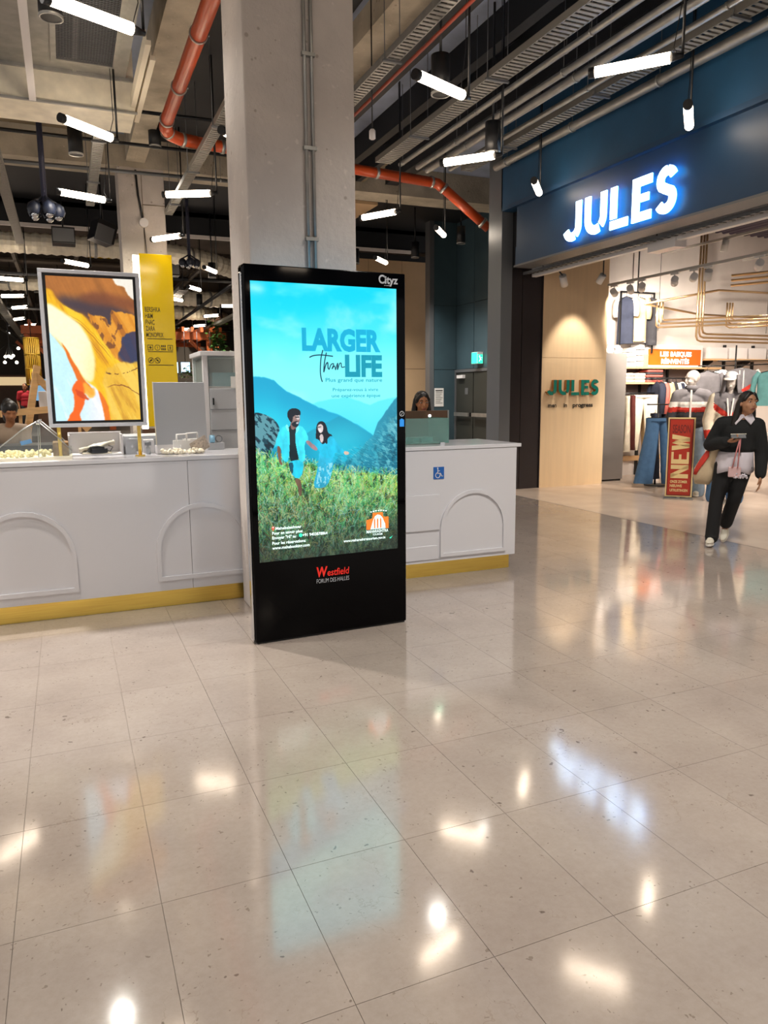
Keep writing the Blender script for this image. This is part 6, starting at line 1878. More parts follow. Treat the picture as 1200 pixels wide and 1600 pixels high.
# ---------------------------------------------------------------- walking woman (local: +x picture right, -y towards the camera)
SKIN = mat('skin_tan', 'b58463', .5, var=.05, vscale=20); HAIR = mat('black_hair', '17120f', .38, var=.2, vscale=30, stretch=(8, 8, .6)); LIP = mat('lip_rose', '8a4a44', .4)
BLKNIT = mat('black_knit', '191b1c', .85, bump=.3, bscale=160); BLKT = mat('black_trouser_cloth', '141416', .8); SHIRT = mat('pale_lilac_shirt', 'd9d2da', .75, var=.04)
TOTE = mat('canvas_tote', 'd9c3a0', .85, bump=.2, bscale=120); TOTER = mat('red_print', 'd03a2c', .7); PINK = mat('pink_strap', 'd98a8a', .6); SHOEW = mat('cream_sneaker', 'e2dccb', .6); SOLE = mat('sneaker_sole', 'f0ece2', .6)
wo = thing('person', 'woman in a black sweater over a white shirt walking while holding a phone', 'person', (5.98, 5.33, 0), None, -.838)
J = dict(hip=(-.005, 0, .80), waist=(.015, 0, .95), chest=(.03, 0, 1.12), neck=(.055, -.005, 1.275), head=(.083, -.02, 1.405),
         sl=(-.125, .0, 1.205), el=(-.225, .03, 1.0), wl=(-.075, -.175, 1.045), sr=(.175, .01, 1.195), er=(.235, .04, .94), wr=(.235, -.01, .715),
         hl=(-.085, 0, .80), kl=(-.14, -.03, .45), al=(-.165, -.04, .095), hr=(.075, .01, .80), kr=(.02, .0, .47), ar=(-.045, .20, .165))
J = {k: Vector(v) for k, v in J.items()}
fw = Vector((.55, -.83, .12)).normalized(); hup = Vector((.10, .05, 1))
def body_of(J, fw, hup, s=1.0, hand_l=None, hand_r=None, female=True):
    b = M()
    torso(b, J['hip'], J['waist'], J['chest'], J['neck'], *( (.145, .108, .135, .105, .085, .10) if female else (.145, .125, .16, .105, .095, .11)))
    b.cap(J['neck'] - Vector((0, 0, .04)), J['head'] - Vector((0, 0, .05)), .050, .047)
    P, R = head_prims(b, J['head'], hup, fw, s)
    for a in ('l', 'r'):
        limb(b, [J['chest'] + (J['s' + a] - J['chest']) * .5 + Vector((0, 0, .05)), J['s' + a], J['e' + a], J['w' + a]], [.055, .050, .036, .025])
        limb(b, [J['h' + a], J['k' + a], J['a' + a]], [.085, .055, .036])
    if hand_l: hand_prims(b, J['wl'], *hand_l)
    if hand_r: hand_prims(b, J['wr'], *hand_r)
    return b, P, R
b, HP_, HR_ = body_of(J, fw, hup, .98, ((.88, -.30, .12), (-.2, -.2, 1), (-.3, -.9, .1), 1.0), ((.02, -.10, -1), (-1, 0, 0), (0, -1, 0), .35))
for a, td, pt in (('al', (-.12, -1, 0), 0), ('ar', (-.2, -.9, 0), .75)):
    shoe(b, J[a], td, .86, pitch=pt)
remesh('body', b, SKIN, wo, .0065, 5)
face_parts(HP_, HR_, wo, .98, LIP, HAIR)
# hair: cap, long falls
h = M()
h.ell(HP_(0, -.018, .036), (.080, .093, .088), 16, 12, HR_)
for k in (-1, 1):
    h.cap(HP_(k * .070, -.02, .02), HP_(k * .082, -.035, -.10), .026, .034, 10)
    h.cap(HP_(k * .082, -.035, -.10), Vector(HP_(k * .10, -.04, -.22)), .034, .03, 10)
    h.cap(HP_(k * .028, .052, .090), HP_(k * .066, .045, .03), .018, .016, 10)
h.cap(HP_(0, -.07, .0), HP_(0, -.085, -.20), .07, .075, 12)
remesh('hair', h, HAIR, wo, .007, 4)
obj('earring', M().lathe(HP_(-.080, .0, -.055), [(.012, -.002), (.014, 0), (.012, .002), (.009, 0), (.012, -.002)], 12, axis=(1, .3, 0), cap=False), mat('silver_earring', 'e6e6e6', .2, metal=1), wo)
# sweater
s_ = M()
torso(s_, J['waist'] + Vector((0, 0, .06)), J['waist'] + Vector((.005, 0, .10)), J['chest'] + Vector((0, 0, .01)), J['neck'] - Vector((0, 0, .03)), .165, .158, .165, .125, .125, .125, .0)
s_.ell(J['waist'] + Vector((.0, 0, .03)), (.168, .128, .08), 16, 10)
for a in 'lr':
    limb(s_, [J['chest'] + (J['s' + a] - J['chest']) * .4 + Vector((0, 0, .06)), J['s' + a], J['e' + a]], [.075, .076, .066])
    w = J['e' + a] + (J['w' + a] - J['e' + a]) * .93
    limb(s_, [J['e' + a], w], [.066, .052])
remesh('sweater', s_, BLKNIT, wo, .008, 5)
# shirt: hem and collar, cuff peeking out
def ringrow(c, rx, ry, z, n=26, ph=0.0, wob=0.0):
    return [(c[0] + rx * math.cos(2 * PI * k / n) * (1 + wob * math.sin(5 * 2 * PI * k / n + ph)), c[1] + ry * math.sin(2 * PI * k / n) * (1 + wob * math.sin(5 * 2 * PI * k / n + ph)), z + wob * .2 * math.sin(3 * 2 * PI * k / n)) for k in range(n)]
obj('shirt_hem', M().grid([ringrow((.01, 0), .150, .118, .94), ringrow((.0, 0), .163, .130, .86, wob=.04), ringrow((-.004, 0), .168, .135, .80, wob=.06), ringrow((-.005, 0), .171, .138, .745, wob=.10)], closed_u=True), SHIRT, wo, world=False, solid=.006)
for k in (-1, 1):
    c0 = J['neck'] + Vector((0, -.0, .012))
    obj('collar', M().add([c0 + Vector(p) for p in ((k * .004, -.062, -.012), (k * .050, -.042, .022), (k * .070, -.01, .030), (k * .098, -.052, -.035), (k * .066, -.110, -.080))], [(0, 1, 2, 3, 4) if k < 0 else (4, 3, 2, 1, 0)]), SHIRT, wo, world=False, solid=.007)
obj('collar_band', M().grid([ringrow(J['neck'], .062, .058, J['neck'].z - .01), ringrow(J['neck'], .056, .052, J['neck'].z + .026)], closed_u=True), SHIRT, wo, world=False, solid=.004)
# trousers, flared
t_ = M()
t_.ell(J['hip'] + Vector((0, 0, .02)), (.160, .122, .12), 16, 10)
for a, hem in (('l', Vector((-.160, -.04, .085))), ('r', Vector((-.040, .185, .205)))):
    limb(t_, [J['h' + a], J['k' + a], hem], [.095, .066, .064])
    t_.ell(hem + Vector((0, 0, .01)), (.066, .075, .03), 12, 6)
remesh('trousers', t_, BLKT, wo, .008, 5)
for a, td, pt in (('al', (-.12, -1, 0), 0), ('ar', (-.2, -.9, 0), .75)):
    m_ = M(); R, an, t2, z2, sd = shoe(m_, J[a], td, .90, pitch=pt)
    sh_ = remesh('shoe', m_, SHOEW, wo, .006, 3)
    o = obj('sole', sole(an, t2, z2, sd, .90), SOLE, sh_, world=False, bevel=.004)
    obj('laces', M().tube([an + t2 * .03 + z2 * .004 - sd * .012, an + t2 * .06 - z2 * .008 + sd * .012, an + t2 * .075 - z2 * .012 - sd * .012], .003, 5), SOLE, sh_, world=False)
# things she holds: phone, strap and pouch, tote
def local_to_world(p):
    return wo.matrix_basis @ Vector(p)
wo_m = Matrix.Translation(wo.location) @ Matrix.Rotation(-.838, 4, 'Z')
def held(name, label, cat, p0):
    return thing(name, label, cat, wo_m @ Vector(p0), None, -.838)
ph = held('phone', 'smartphone held sideways in the walking woman\'s hand', 'phone', (.02, -.240, 1.10))
obj('body', M().obox((0, 0, 0), (.066, .010, .002), (-.002, .012, .019), (0, -.0035, .0022)), MT['black'], ph, world=False, bevel=.003)
obj('case_edge', M().obox((-.001, .0125, .0205), (.067, .010, .002), (0, .0025, .0022), (0, -.0045, .0028)), SHOEW, ph, world=False, label='pale case edge')
pk = held('pink_pouch', 'small pale pink pouch hanging from a pink strap below the phone', 'pouch', (.005, -.235, .80))
obj('strap', M().tube([(.03, .0, .28), (.005, .0, .15), (-.02, .0, .0)], .006, 6).tube([(.035, .0, .28), (.03, .0, .15), (.025, .0, .0)], .006, 6), PINK, pk, world=False)
pm_ = M().obox((0, .02, -.04), (.055, 0, 0), (0, .012, 0), (0, 0, .05))
obj('pouch', pm_, mat('pale_pink_cloth', 'd8b4b4', .8), pk, world=False, bevel=.01)
fz = M(); rz = random.Random(9)
for i in range(40):
    fz.ell((.05 + rz.uniform(-.06, .06), .02 + rz.uniform(-.012, .012), -.075 + rz.uniform(-.02, .02)), .010, 5, 4)
obj('fluffy_charm', fz, SHIRT, pk, world=False, label='white fluffy charm')
tb = held('tote_bag', 'beige canvas tote bag with a red print hanging from the walking woman\'s shoulder', 'tote bag', (-.25, .05, .62))
rows = []
for i, t in enumerate((0, .12, .35, .65, .9, 1)):
    z = .0 + t * .36
    cx = -.03 + .10 * t; rx = (.075, .10, .115, .095, .065, .05)[i]; ry = (.02, .05, .06, .05, .04, .035)[i]
    rows.append([(cx + rx * math.cos(a), ry * math.sin(a) * (1 + .12 * math.sin(5 * a + i)), z + .02 * math.sin(a * 2 + i)) for a in [2 * PI * k / 20 for k in range(20)]])
bg = obj('bag', M().grid(rows, closed_u=True).add(rows[0], [tuple(reversed(range(20)))]), TOTE, tb, world=False)
pr_ = []
for i, (z, x0, x1) in enumerate(((.08, -.120, -.085), (.13, -.142, -.065), (.20, -.140, -.02), (.27, -.110, .02), (.32, -.06, .02))):
    row = []
    for k in range(5):
        x = x0 + (x1 - x0) * k / 4
        t = z / .36; cx = -.03 + .10 * t; rx = np.interp(t, [0, .12, .35, .65, .9, 1], [.075, .10, .115, .095, .065, .05]); ry = np.interp(t, [0, .12, .35, .65, .9, 1], [.02, .05, .06, .05, .04, .035])
        c = max(-1, min(1, (x - cx) / rx)); row.append((cx + rx * c * 1.02, -ry * math.sqrt(max(.0, 1 - c * c)) * 1.15 - .006, z))
    pr_.append(row)
obj('red_patch', M().grid(pr_), TOTER, tb, world=False, label='red printed patch', solid=.003)
obj('strap', M().tube([(.05, -.02, .34), (.075, -.10, .42), (.105, -.085, .55), (.12, -.04, .645), (.13, .03, .66), (.10, .08, .55), (.05, .05, .34)], .010, 6, sq=.4), TOTE, tb, world=False)

# ---------------------------------------------------------------- mannequins
MQ = mat('mannequin_shell', 'c9c1bb', .35)
M1LOC = (8.42, 8.33, 0); M2LOC = (8.33, 7.56, 0)
def mmesh(name, mb, mats, chooser, parent, voxel=.009, smooth=4):
    o = remesh(name, mb, mats[0], parent, voxel, smooth)
    for m in mats[1:]:
        o.data.materials.append(m)
    idx = [chooser(p.center) for p in o.data.polygons]
    o.data.polygons.foreach_set('material_index', idx)
    return o
def mannequin(label, loc, rot, s=1.0, turn=0.0):
    g = thing('mannequin', label, 'mannequin', loc, None, rot)
    J = dict(hip=(0, 0, .93), waist=(0, 0, 1.08), chest=(0, 0, 1.30), neck=(0, 0, 1.49), head=(0, -.02, 1.655),
             sl=(-.185, 0, 1.42), el=(-.255, .02, 1.13), wl=(-.24, -.06, .90), sr=(.185, 0, 1.42), er=(.255, .02, 1.13), wr=(.24, -.06, .90),
             hl=(-.09, 0, .93), kl=(-.115, -.01, .50), al=(-.13, .02, .10), hr=(.09, 0, .93), kr=(.115, -.03, .50), ar=(.13, -.05, .10))
    return g, {k: Vector(v) for k, v in J.items()}
def dress(g, J, jean, top, topmats, chooser, fwd, hem=1.0, sleeve_r=.078):
    b, P, R = body_of(J, Vector(fwd), Vector((0, 0, 1)), 1.08, ((0, -.1, -1), (1, 0, 0), (0, -1, 0), .3), ((0, -.1, -1), (-1, 0, 0), (0, -1, 0), .3), False)
    for a in ('al', 'ar'):
        shoe(b, J[a], (0, -1, 0), .9)
    remesh('body', b, MQ, g, .009, 4)
    t_ = M(); t_.ell(J['hip'] + Vector((0, 0, .01)), (.175, .13, .13), 16, 10)
    for a in 'lr':
        limb(t_, [J['h' + a], J['k' + a], J['a' + a] + Vector((0, .01, -.03))], [.115, .105, .112])
    remesh('jeans', t_, jean, g, .01, 4)
    s_ = M()
    torso(s_, (0, 0, hem + .03), (0, 0, 1.14), (0, 0, 1.30), (0, 0, 1.50), .195, .195, .20, .15, .145, .14, .005)
    for a in 'lr':
        limb(s_, [J['chest'] + (J['s' + a] - J['chest']) * .4 + Vector((0, 0, .10)), J['s' + a], J['e' + a], J['w' + a] + Vector((0, .01, .02))], [.085, .088, sleeve_r, .062])
    mmesh(top, s_, topmats, chooser, g, .010, 4)
    for a in ('al', 'ar'):
        m_ = M(); Rr, an, t2, z2, sd = shoe(m_, J[a], (0, -1, 0), .98)
        k = remesh('shoe', m_, SHOEW, g, .008, 2)
        obj('sole', sole(an, t2, z2, sd, 1.0), SOLE, k, world=False)
    return P, R
m1, J1 = mannequin('bald white mannequin in a dark jacket with white and red bands behind the red sign', M1LOC, -.85)
m1.scale = (1.03,) * 3
P1, R1 = dress(m1, J1, CL['paledenim'], 'jacket', [CL['charcoal'], CL['white'], CL['red'], CL['grey']],
    lambda c: (3 if c.z > 1.335 else 1 if c.z > 1.26 else 2 if c.z > 1.19 else 0), (-.85, -.5, -.05))
obj('collar', M().grid([ringrow((0, -.005), .085, .078, 1.48), ringrow((0, -.012), .092, .085, 1.56)], closed_u=True), CL['grey'], m1, world=False, solid=.012)
obj('zip_tape', M().box(-.012, .012, -.155, -.148, 1.02, 1.50), CL['white'], m1, world=False)
obj('base', M().cyl((0, 0, 0), (0, 0, .012), .19, 24), MT['steel'], m1, world=False)
m2, J2 = mannequin('mannequin in a white cap and a white hoodie with grey yoke and red chevron', M2LOC, -.80)
def ch2(c):
    zz = c.z + .55 * abs(c.x)
    if abs(c.x) < .20 and c.z > 1.16:
        v = c.z - 1.0 * abs(c.x) * .75
        if v > 1.215: return 1
        if v > 1.125: return 2
    if c.z < 1.0: return 3
    return 0
P2, R2 = dress(m2, J2, CL['denim'], 'hoodie', [CL['cream'], CL['grey'], CL['red'], CL['red']], ch2, (-.25, -.95, -.1), .98, .085)
hd_ = M()
hd_.ell(J2['head'] + Vector((0, .03, -.02)), (.105, .11, .135), 14, 10).ell(J2['neck'] + Vector((0, .03, .03)), (.13, .12, .07), 14, 8)
obj('hood', M().grid([[(.105 * math.cos(a) * f, -.02 + .11 * math.sin(a) * f, z) for a in [math.radians(-50 + 280 * k / 16) for k in range(17)]] for z, f in ((1.50, 1.35), (1.56, 1.15), (1.66, 1.08), (1.74, .98))]), CL['grey'], m2, world=False, solid=.012)
cp_ = M().ell(P2(0, -.005, .055), (.090, .102, .075), 16, 10, R2)
obj('cap', cp_, CL['white'], m2, world=False)
obj('cap_peak', M().grid([[P2(x, .085 + d * (1 - (x / .085) ** 2), .052 - .02 * (d / .07)) for x in (-.075, -.05, -.02, .02, .05, .075)] for d in (0, .035, .075)]), CL['white'], m2, world=False, solid=.008)
for x in (-.035, .035):
    obj('zip_tape', M().obox((x * .7, -.155, 1.29), (.009, 0, 0), (0, .004, 0), (x * .4, .012, .14)), CL['white'], m2, world=False)
obj('badge', M().box(.10, .135, -.165, -.158, 1.315, 1.345), CL['white'], m2, world=False)
obj('base', M().cyl((0, 0, 0), (0, 0, .012), .19, 24), MT['steel'], m2, world=False)

# ---------------------------------------------------------------- staff woman behind the right counter
sf = thing('person', 'woman with long dark hair in black clothes standing behind the right counter', 'person', (3.56, 7.35, 0), None, -.43)
JS = dict(hip=(0, 0, .82), waist=(0, 0, .97), chest=(0, 0, 1.14), neck=(.0, -.005, 1.295), head=(.01, -.02, 1.43), sl=(-.155, 0, 1.22), el=(-.20, .02, .98), wl=(-.15, -.16, .92), sr=(.155, 0, 1.22), er=(.20, .02, .98), wr=(.12, -.17, .94), hl=(-.08, 0, .82), kl=(-.08, -.01, .45), al=(-.08, .02, .09), hr=(.08, 0, .82), kr=(.08, -.01, .45), ar=(.08, .02, .09))
JS = {k: Vector(v) for k, v in JS.items()}
SKIN2 = mat('skin_brown', 'a8704a', .5)
b, PS, RS = body_of(JS, Vector((.25, -.95, -.1)), Vector((0, 0, 1)), .98, ((.5, -.8, -.1), (0, 0, -1), (.7, .4, 0), .4), ((-.5, -.8, -.1), (0, 0, -1), (-.7, .4, 0), .4))
for a in ('al', 'ar'):
    shoe(b, JS[a], (0, -1, 0), .86)
remesh('body', b, SKIN2, sf, .008, 4)
face_parts(PS, RS, sf, .98, LIP, HAIR)
h = M(); h.ell(PS(0, -.018, .036), (.084, .096, .090), 14, 10, RS)
for k in (-1, 1):
    h.cap(PS(k * .076, -.015, .03), PS(k * .088, -.02, -.14), .022, .035, 10)
    h.cap(PS(k * .03, .05, .088), PS(k * .074, .035, .03), .015, .015, 8)
h.cap(PS(0, -.07, 0), PS(0, -.08, -.2), .07, .08, 12)
remesh('hair', h, HAIR, sf, .008, 4)
s_ = M(); torso(s_, JS['hip'], JS['waist'], JS['chest'], JS['neck'] - Vector((0, 0, .02)), .165, .14, .155, .125, .11, .12)
for a in 'lr':
    limb(s_, [JS['chest'] + (JS['s' + a] - JS['chest']) * .4 + Vector((0, 0, .06)), JS['s' + a], JS['e' + a], JS['w' + a] + (JS['e' + a] - JS['w' + a]) * .1], [.07, .066, .052, .04])
remesh('top', s_, BLKNIT, sf, .01, 4)
t_ = M()
for a in 'lr':
    limb(t_, [JS['h' + a], JS['k' + a], JS['a' + a]], [.10, .075, .06])
remesh('trousers', t_, BLKT, sf, .011, 4)

# ---------------------------------------------------------------- seated guest and man in red, in the hall
st_ = thing('person', 'seated guest with dark hair and a beige jacket at the left edge', 'person', (-.58, 9.6, 0), None, -.4)
JT = dict(hip=(0, 0, .52), waist=(0, -.02, .68), chest=(.0, -.05, .90), neck=(.02, -.08, 1.07), head=(.04, -.11, 1.20), sl=(-.165, -.05, .99), el=(-.20, -.15, .76), wl=(-.08, -.32, .78), sr=(.165, -.05, .99), er=(.22, -.15, .76), wr=(.12, -.33, .78), hl=(-.09, -.02, .50), kl=(-.10, -.44, .50), al=(-.10, -.44, .10), hr=(.09, -.02, .50), kr=(.10, -.44, .50), ar=(.10, -.44, .10))
JT = {k: Vector(v) + Vector((0, 0, .16)) if k not in ('al', 'ar') else Vector(v) for k, v in JT.items()}
b, PT, RT = body_of(JT, Vector((.6, -.75, -.35)), Vector((0, 0, 1)), 1.0, ((.2, -.9, -.1), (0, 0, -1), (.9, .2, 0), .5), ((-.2, -.9, -.1), (0, 0, -1), (-.9, .2, 0), .5))
for a in ('al', 'ar'):
    shoe(b, JT[a], (0, -1, 0), .86)
remesh('body', b, SKIN2, st_, .01, 4)
h = M(); h.ell(PT(0, -.02, .04), (.09, .105, .09), 14, 10, RT).ell(PT(0, -.10, .07), .055, 10, 8).cap(PT(0, -.06, -.02), PT(0, -.06, -.1), .07, .06, 10)
remesh('hair', h, HAIR, st_, .01, 4)
s_ = M(); torso(s_, JT['hip'], JT['waist'], JT['chest'], JT['neck'] - Vector((0, 0, .02)), .17, .155, .175, .13, .125, .13)
for a in 'lr':
    limb(s_, [JT['chest'] + (JT['s' + a] - JT['chest']) * .4 + Vector((0, 0, .06)), JT['s' + a], JT['e' + a], JT['w' + a] + (JT['e' + a] - JT['w' + a]) * .1], [.075, .07, .056, .045])
mmesh('jacket', s_, [mat('beige_jacket', '9a8672', .8), BLKNIT], lambda c: 1 if c.z < 1.0 else 0, st_, .012, 4)
t_ = M()
for a in 'lr':
    limb(t_, [JT['h' + a], JT['k' + a], JT['a' + a]], [.10, .075, .06])
remesh('trousers', t_, BLKT, st_, .012, 4)
stl = thing('stool', 'stool under the seated guest at the left edge', 'stool', (-.58, 9.62, 0))
obj('seat', M().cyl((-.58, 9.62, .54), (-.58, 9.62, .57), .17, 20), MT['darkwood'], stl)
for k in range(4):
    a = PI / 4 + k * PI / 2
    obj('leg', M().cyl((-.58 + .12 * math.cos(a), 9.62 + .12 * math.sin(a), .54), (-.58 + .17 * math.cos(a), 9.62 + .17 * math.sin(a), 0), .015, 8), MT['black'], stl)
pf = struct('trim_3', M().box(-5, 6, 26.5, 44, 0, .28), MT['hallwall'])
rd = thing('person', 'distant man in a red shirt and dark trousers walking in the hall at far left', 'person', (-1.24, 28.5, .28), None, .2)
JR = dict(hip=(0, 0, .92), waist=(0, 0, 1.06), chest=(0, 0, 1.27), neck=(0, -.01, 1.44), head=(.0, -.03, 1.59), sl=(-.18, 0, 1.38), el=(-.24, .03, 1.10), wl=(-.22, -.05, .88), sr=(.18, 0, 1.38), er=(.24, -.02, 1.10), wr=(.22, -.12, .90), hl=(-.09, 0, .92), kl=(-.10, -.12, .50), al=(-.10, -.10, .09), hr=(.09, 0, .92), kr=(.10, .04, .50), ar=(.10, .22, .12))
JR = {k: Vector(v) for k, v in JR.items()}
b, PR, RR = body_of(JR, Vector((-.5, -.8, -.2)), Vector((0, 0, 1)), 1.05, ((0, -.1, -1), (1, 0, 0), (0, -1, 0), .3), ((0, -.1, -1), (-1, 0, 0), (0, -1, 0), .3), False)
for a in ('al', 'ar'):
    shoe(b, JR[a], (0, -1, 0), .95)
remesh('body', b, SKIN2, rd, .012, 3)
h = M().ell(PR(0, -.02, .04), (.082, .10, .08), 12, 8, RR); remesh('hair', h, HAIR, rd, .012, 3)
s_ = M(); torso(s_, JR['hip'] + Vector((0, 0, .05)), JR['waist'], JR['chest'], JR['neck'] - Vector((0, 0, .02)), .175, .165, .18, .13, .125, .13)
for a in 'lr':
    limb(s_, [JR['chest'] + (JR['s' + a] - JR['chest']) * .4 + Vector((0, 0, .08)), JR['s' + a], JR['s' + a] + (JR['e' + a] - JR['s' + a]) * .7], [.08, .078, .068])
remesh('red_shirt', s_, mat('red_shirt', 'b5202a', .8), rd, .014, 3)
t_ = M()
for a in 'lr':
    limb(t_, [JR['h' + a], JR['k' + a], JR['a' + a]], [.10, .078, .06])
remesh('trousers', t_, BLKT, rd, .014, 3)
# ---------------------------------------------------------------- food hall far behind the counter
def spiral(label, pts, r):
    t = thing('spiral_duct', label, 'duct', pts[0])
    sm = []
    P = [Vector(p) for p in pts]
    for i in range(len(P) - 1):
        p0 = P[max(i - 1, 0)]; a = P[i]; b = P[i + 1]; p3 = P[min(i + 2, len(P) - 1)]
        n = max(4, int((b - a).length / .09))
        for k in range(n):
            u = k / n
            sm.append(0.5 * ((2 * a) + (b - p0) * u + (2 * p0 - 5 * a + 4 * b - p3) * u * u + (3 * a - p0 - 3 * b + p3) * u ** 3))
    sm.append(P[-1])
    obj('ridged_tube', M().tube(sm, [r * (1.0 if i % 2 else .90) for i in range(len(sm))], 14, smooth=False), MT['ducttin'], t)
    for i in (len(sm) // 4, len(sm) // 2, 3 * len(sm) // 4):
        d = (sm[min(i + 1, len(sm) - 1)] - sm[i - 1]).normalized()
        k = obj('strap', M().cyl(sm[i] - d * .03, sm[i] + d * .03, r * 1.03, 14), MT['steel'], t)
        obj('strap_rod', M().cyl(sm[i] + Vector((0, 0, r)), (sm[i].x, sm[i].y, ceil_z(sm[i].x, sm[i].y)), .01, 6), MT['black'], k)
    return t
spiral('biggest ridged pale duct crossing behind the far pillar', [(-1.2, 19.4, 4.98), (1.6, 19.5, 5.0), (3.1, 19.7, 4.95), (4.4, 20.6, 4.85), (6.2, 22.6, 4.8)], .24)
spiral('bent pale duct in the middle distance right of the yellow panel', [(2.4, 24.6, 4.55), (4.6, 24.7, 4.55), (5.3, 25.2, 4.62), (6.2, 27.0, 4.95), (7.0, 30, 5.0)], .24)
spiral('lower pale duct behind the bent one', [(2.6, 29.5, 4.62), (4.6, 29.6, 4.62), (5.3, 30.3, 4.7), (6.6, 33.5, 4.9)], .26)
spiral('pale duct at the left behind the amber screen', [(-3.5, 26, 4.9), (-1.0, 25.5, 4.9), (1.0, 25, 4.95)], .22)
YD = thing('yellow_hoist', 'yellow box high in the hall left of the far pillar', 'machine', (1.1, 20.5, 5.2))
obj('box', M().box(.75, 1.35, 20.3, 20.8, 4.98, 5.3), MT['yellow'], YD); obj('hanger', M().box(1.0, 1.1, 20.5, 20.6, 5.3, 5.59), MT['black'], YD)
# roof trusses and joists of the hall
rj = random.Random(12)
for i, y in enumerate((22.6, 27.2, 32.6, 39.4)):
    t = struct('trim_%d' % (10 + i), M().box(-9, 9.3, y, y + .28, 5.15, 5.6), MT['hallceil'])
    struct('beam_flange', M().box(-9, 9.3, y - .06, y + .34, 5.10, 5.15), MT['hallwall'], t)
for i, x in enumerate((-2.2, -.9, .5, 2.2, 3.6, 5.2, 7.0)):
    t = thing('roof_truss', 'brown steel truss of the hall roof, number %s from the left' % ('one', 'two', 'three', 'four', 'five', 'six', 'seven')[i], 'truss', (x, 30, 5.0))
    obj('chord', M().box(x - .04, x + .04, 20, 44, 4.86, 4.93), MT['hallwall'], t)
    obj('chord', M().box(x - .04, x + .04, 20, 44, 5.0, 5.06), MT['hallwall'], t)
    w_ = M(); y = 20
    while y < 43.5:
        w_.bar((x, y, 4.9), (x, y + .8, 5.03), .04, .04).bar((x, y + .8, 5.03), (x, y + 1.6, 4.9), .04, .04); y += 1.6
    obj('web', w_, MT['conc_dark'], t, kind='stuff')
for i, (x, z, y0, y1, m) in enumerate(((-1.6, 4.2, 16, 44, 'traygrey'), (3.0, 4.2, 20.2, 44, 'traygrey'), (5.6, 4.2, 20, 44, 'traygrey'))):
    t = thing('cable_tray', ('cable tray running deep into the hall at the far left', 'cable tray running deep into the hall behind the small cluster lamp', 'cable tray running into the hall beside the near pillar')[i], 'cable tray', (x, y0, z))
    obj('side_rail', M().box(x - .12, x - .11, y0, y1, z, z + .09), MT[m], t); obj('side_rail', M().box(x + .11, x + .12, y0, y1, z, z + .09), MT[m], t)
    s_ = M(); y = y0
    while y < y1:
        s_.box(x - .11, x + .11, y, y + .16, z, z + .012); y += .3
    obj('slotted_floor', s_, MT[m], t, kind='stuff')
    h_ = M(); y = y0 + 1
    while y < y1:
        h_.cyl((x, y, z), (x, y, ceil_z(x, y)), .01, 5); y += 3
    obj('hangers', h_, MT['black'], t, kind='stuff')
for i, (a, b, r) in enumerate((((-4, 21.5, 4.6), (2.4, 21.5, 4.6), .04), ((2.2, 23, 4.9), (8, 23, 4.9), .06), ((-4, 28.6, 4.5), (3, 28.8, 4.5), .05), ((1.8, 33, 4.3), (9, 33, 4.3), .06), ((-3.2, 17, 4.28), (-1.9, 40, 4.28), .05), ((4.0, 17, 4.24), (4.2, 42, 4.24), .05))):
    pipe('dark conduit number %s under the hall roof' % ('one', 'two', 'three', 'four', 'five', 'six')[i], [a, b], r, 'black' if i % 2 else 'steel_dull')
for i, (x, y, z) in enumerate(((.2, 17.2, 4.6), (2.75, 20.6, 4.6), (3.9, 26.5, 4.55), (6.9, 20.3, 4.3), (-2.0, 20.5, 4.6), (-1.5, 24, 4.7))):
    b = thing('ceiling_box', 'dark service box hanging under the hall roof, ' + ('left of the far pillar', 'right of the yellow panel', 'under the bent duct', 'next to the near pillar', 'at the left picture edge', 'over the left tube lamps')[i], 'service box', (x, y, z))
    obj('box', M().box(x - .22, x + .22, y - .2, y + .2, z, z + .32), MT['black'], b, bevel=.01)
    obj('flap', M().box(x - .2, x + .2, y - .205, y - .2, z + .03, z + .29), MT['steel_dull'], b)
    obj('rod', M().cyl((x, y, z + .32), (x, y, ceil_z(x, y)), .015, 6), MT['black'], b)
# pergolas
def pergola(label, x0, x1, y0, y1, zt, posts, n):
    t = thing('pergola', label, 'pergola', ((x0 + x1) / 2, y0, 0))
    for y in (y0, y1):
        obj('beam', M().box(x0, x1, y - .08, y + .08, zt - .28, zt), MT['terra'], t)
    for x, y in posts:
        obj('post', M().box(x - .11, x + .11, y - .11, y + .11, 0, zt - .28), MT['terra'], t)
        obj('brace', M().bar((x - .1, y, zt - 1.0), (x - .75, y, zt - .3), .10, .12), MT['terra'], t)
    for i in range(n):
        x = x0 + .3 + (x1 - x0 - .6) * i / (n - 1)
        obj('rafter', M().box(x - .05, x + .05, y0 - .5, y1 + .5, zt - .02, zt + .16), MT['terra'], t)
    for i in range(3):
        y = y0 + (y1 - y0) * (i + 1) / 4
        obj('crossbar', M().box(x0, x1, y - .04, y + .04, zt - .55, zt - .45), MT['terra'], t)
    return t
pergola('terracotta timber frame left of the amber screen', -1.28, 1.8, 30, 34, 4.05, ((-.42, 30), (1.6, 30), (-.9, 34)), 6)
pergola('terracotta timber frame with hanging lamps between the yellow panel and the near pillar', 3.3, 6.0, 30, 36, 3.95, ((5.35, 30), (3.6, 36), (5.8, 36)), 7)
gl = thing('woven_lantern', 'long golden woven lantern hanging in the left terracotta frame', 'lantern', (-.95, 29.2, 3))
lm_ = M()
for k in range(24):
    a = 2 * PI * k / 24
    lm_.cyl((-.95 + .24 * math.cos(a), 29.2 + .24 * math.sin(a), 1.95), (-.95 + .24 * math.cos(a), 29.2 + .24 * math.sin(a), 3.55), .018, 5)
GOLD = mat('gold_reed', 'c59a2a', .5)
obj('reeds', lm_, GOLD, gl, kind='stuff')
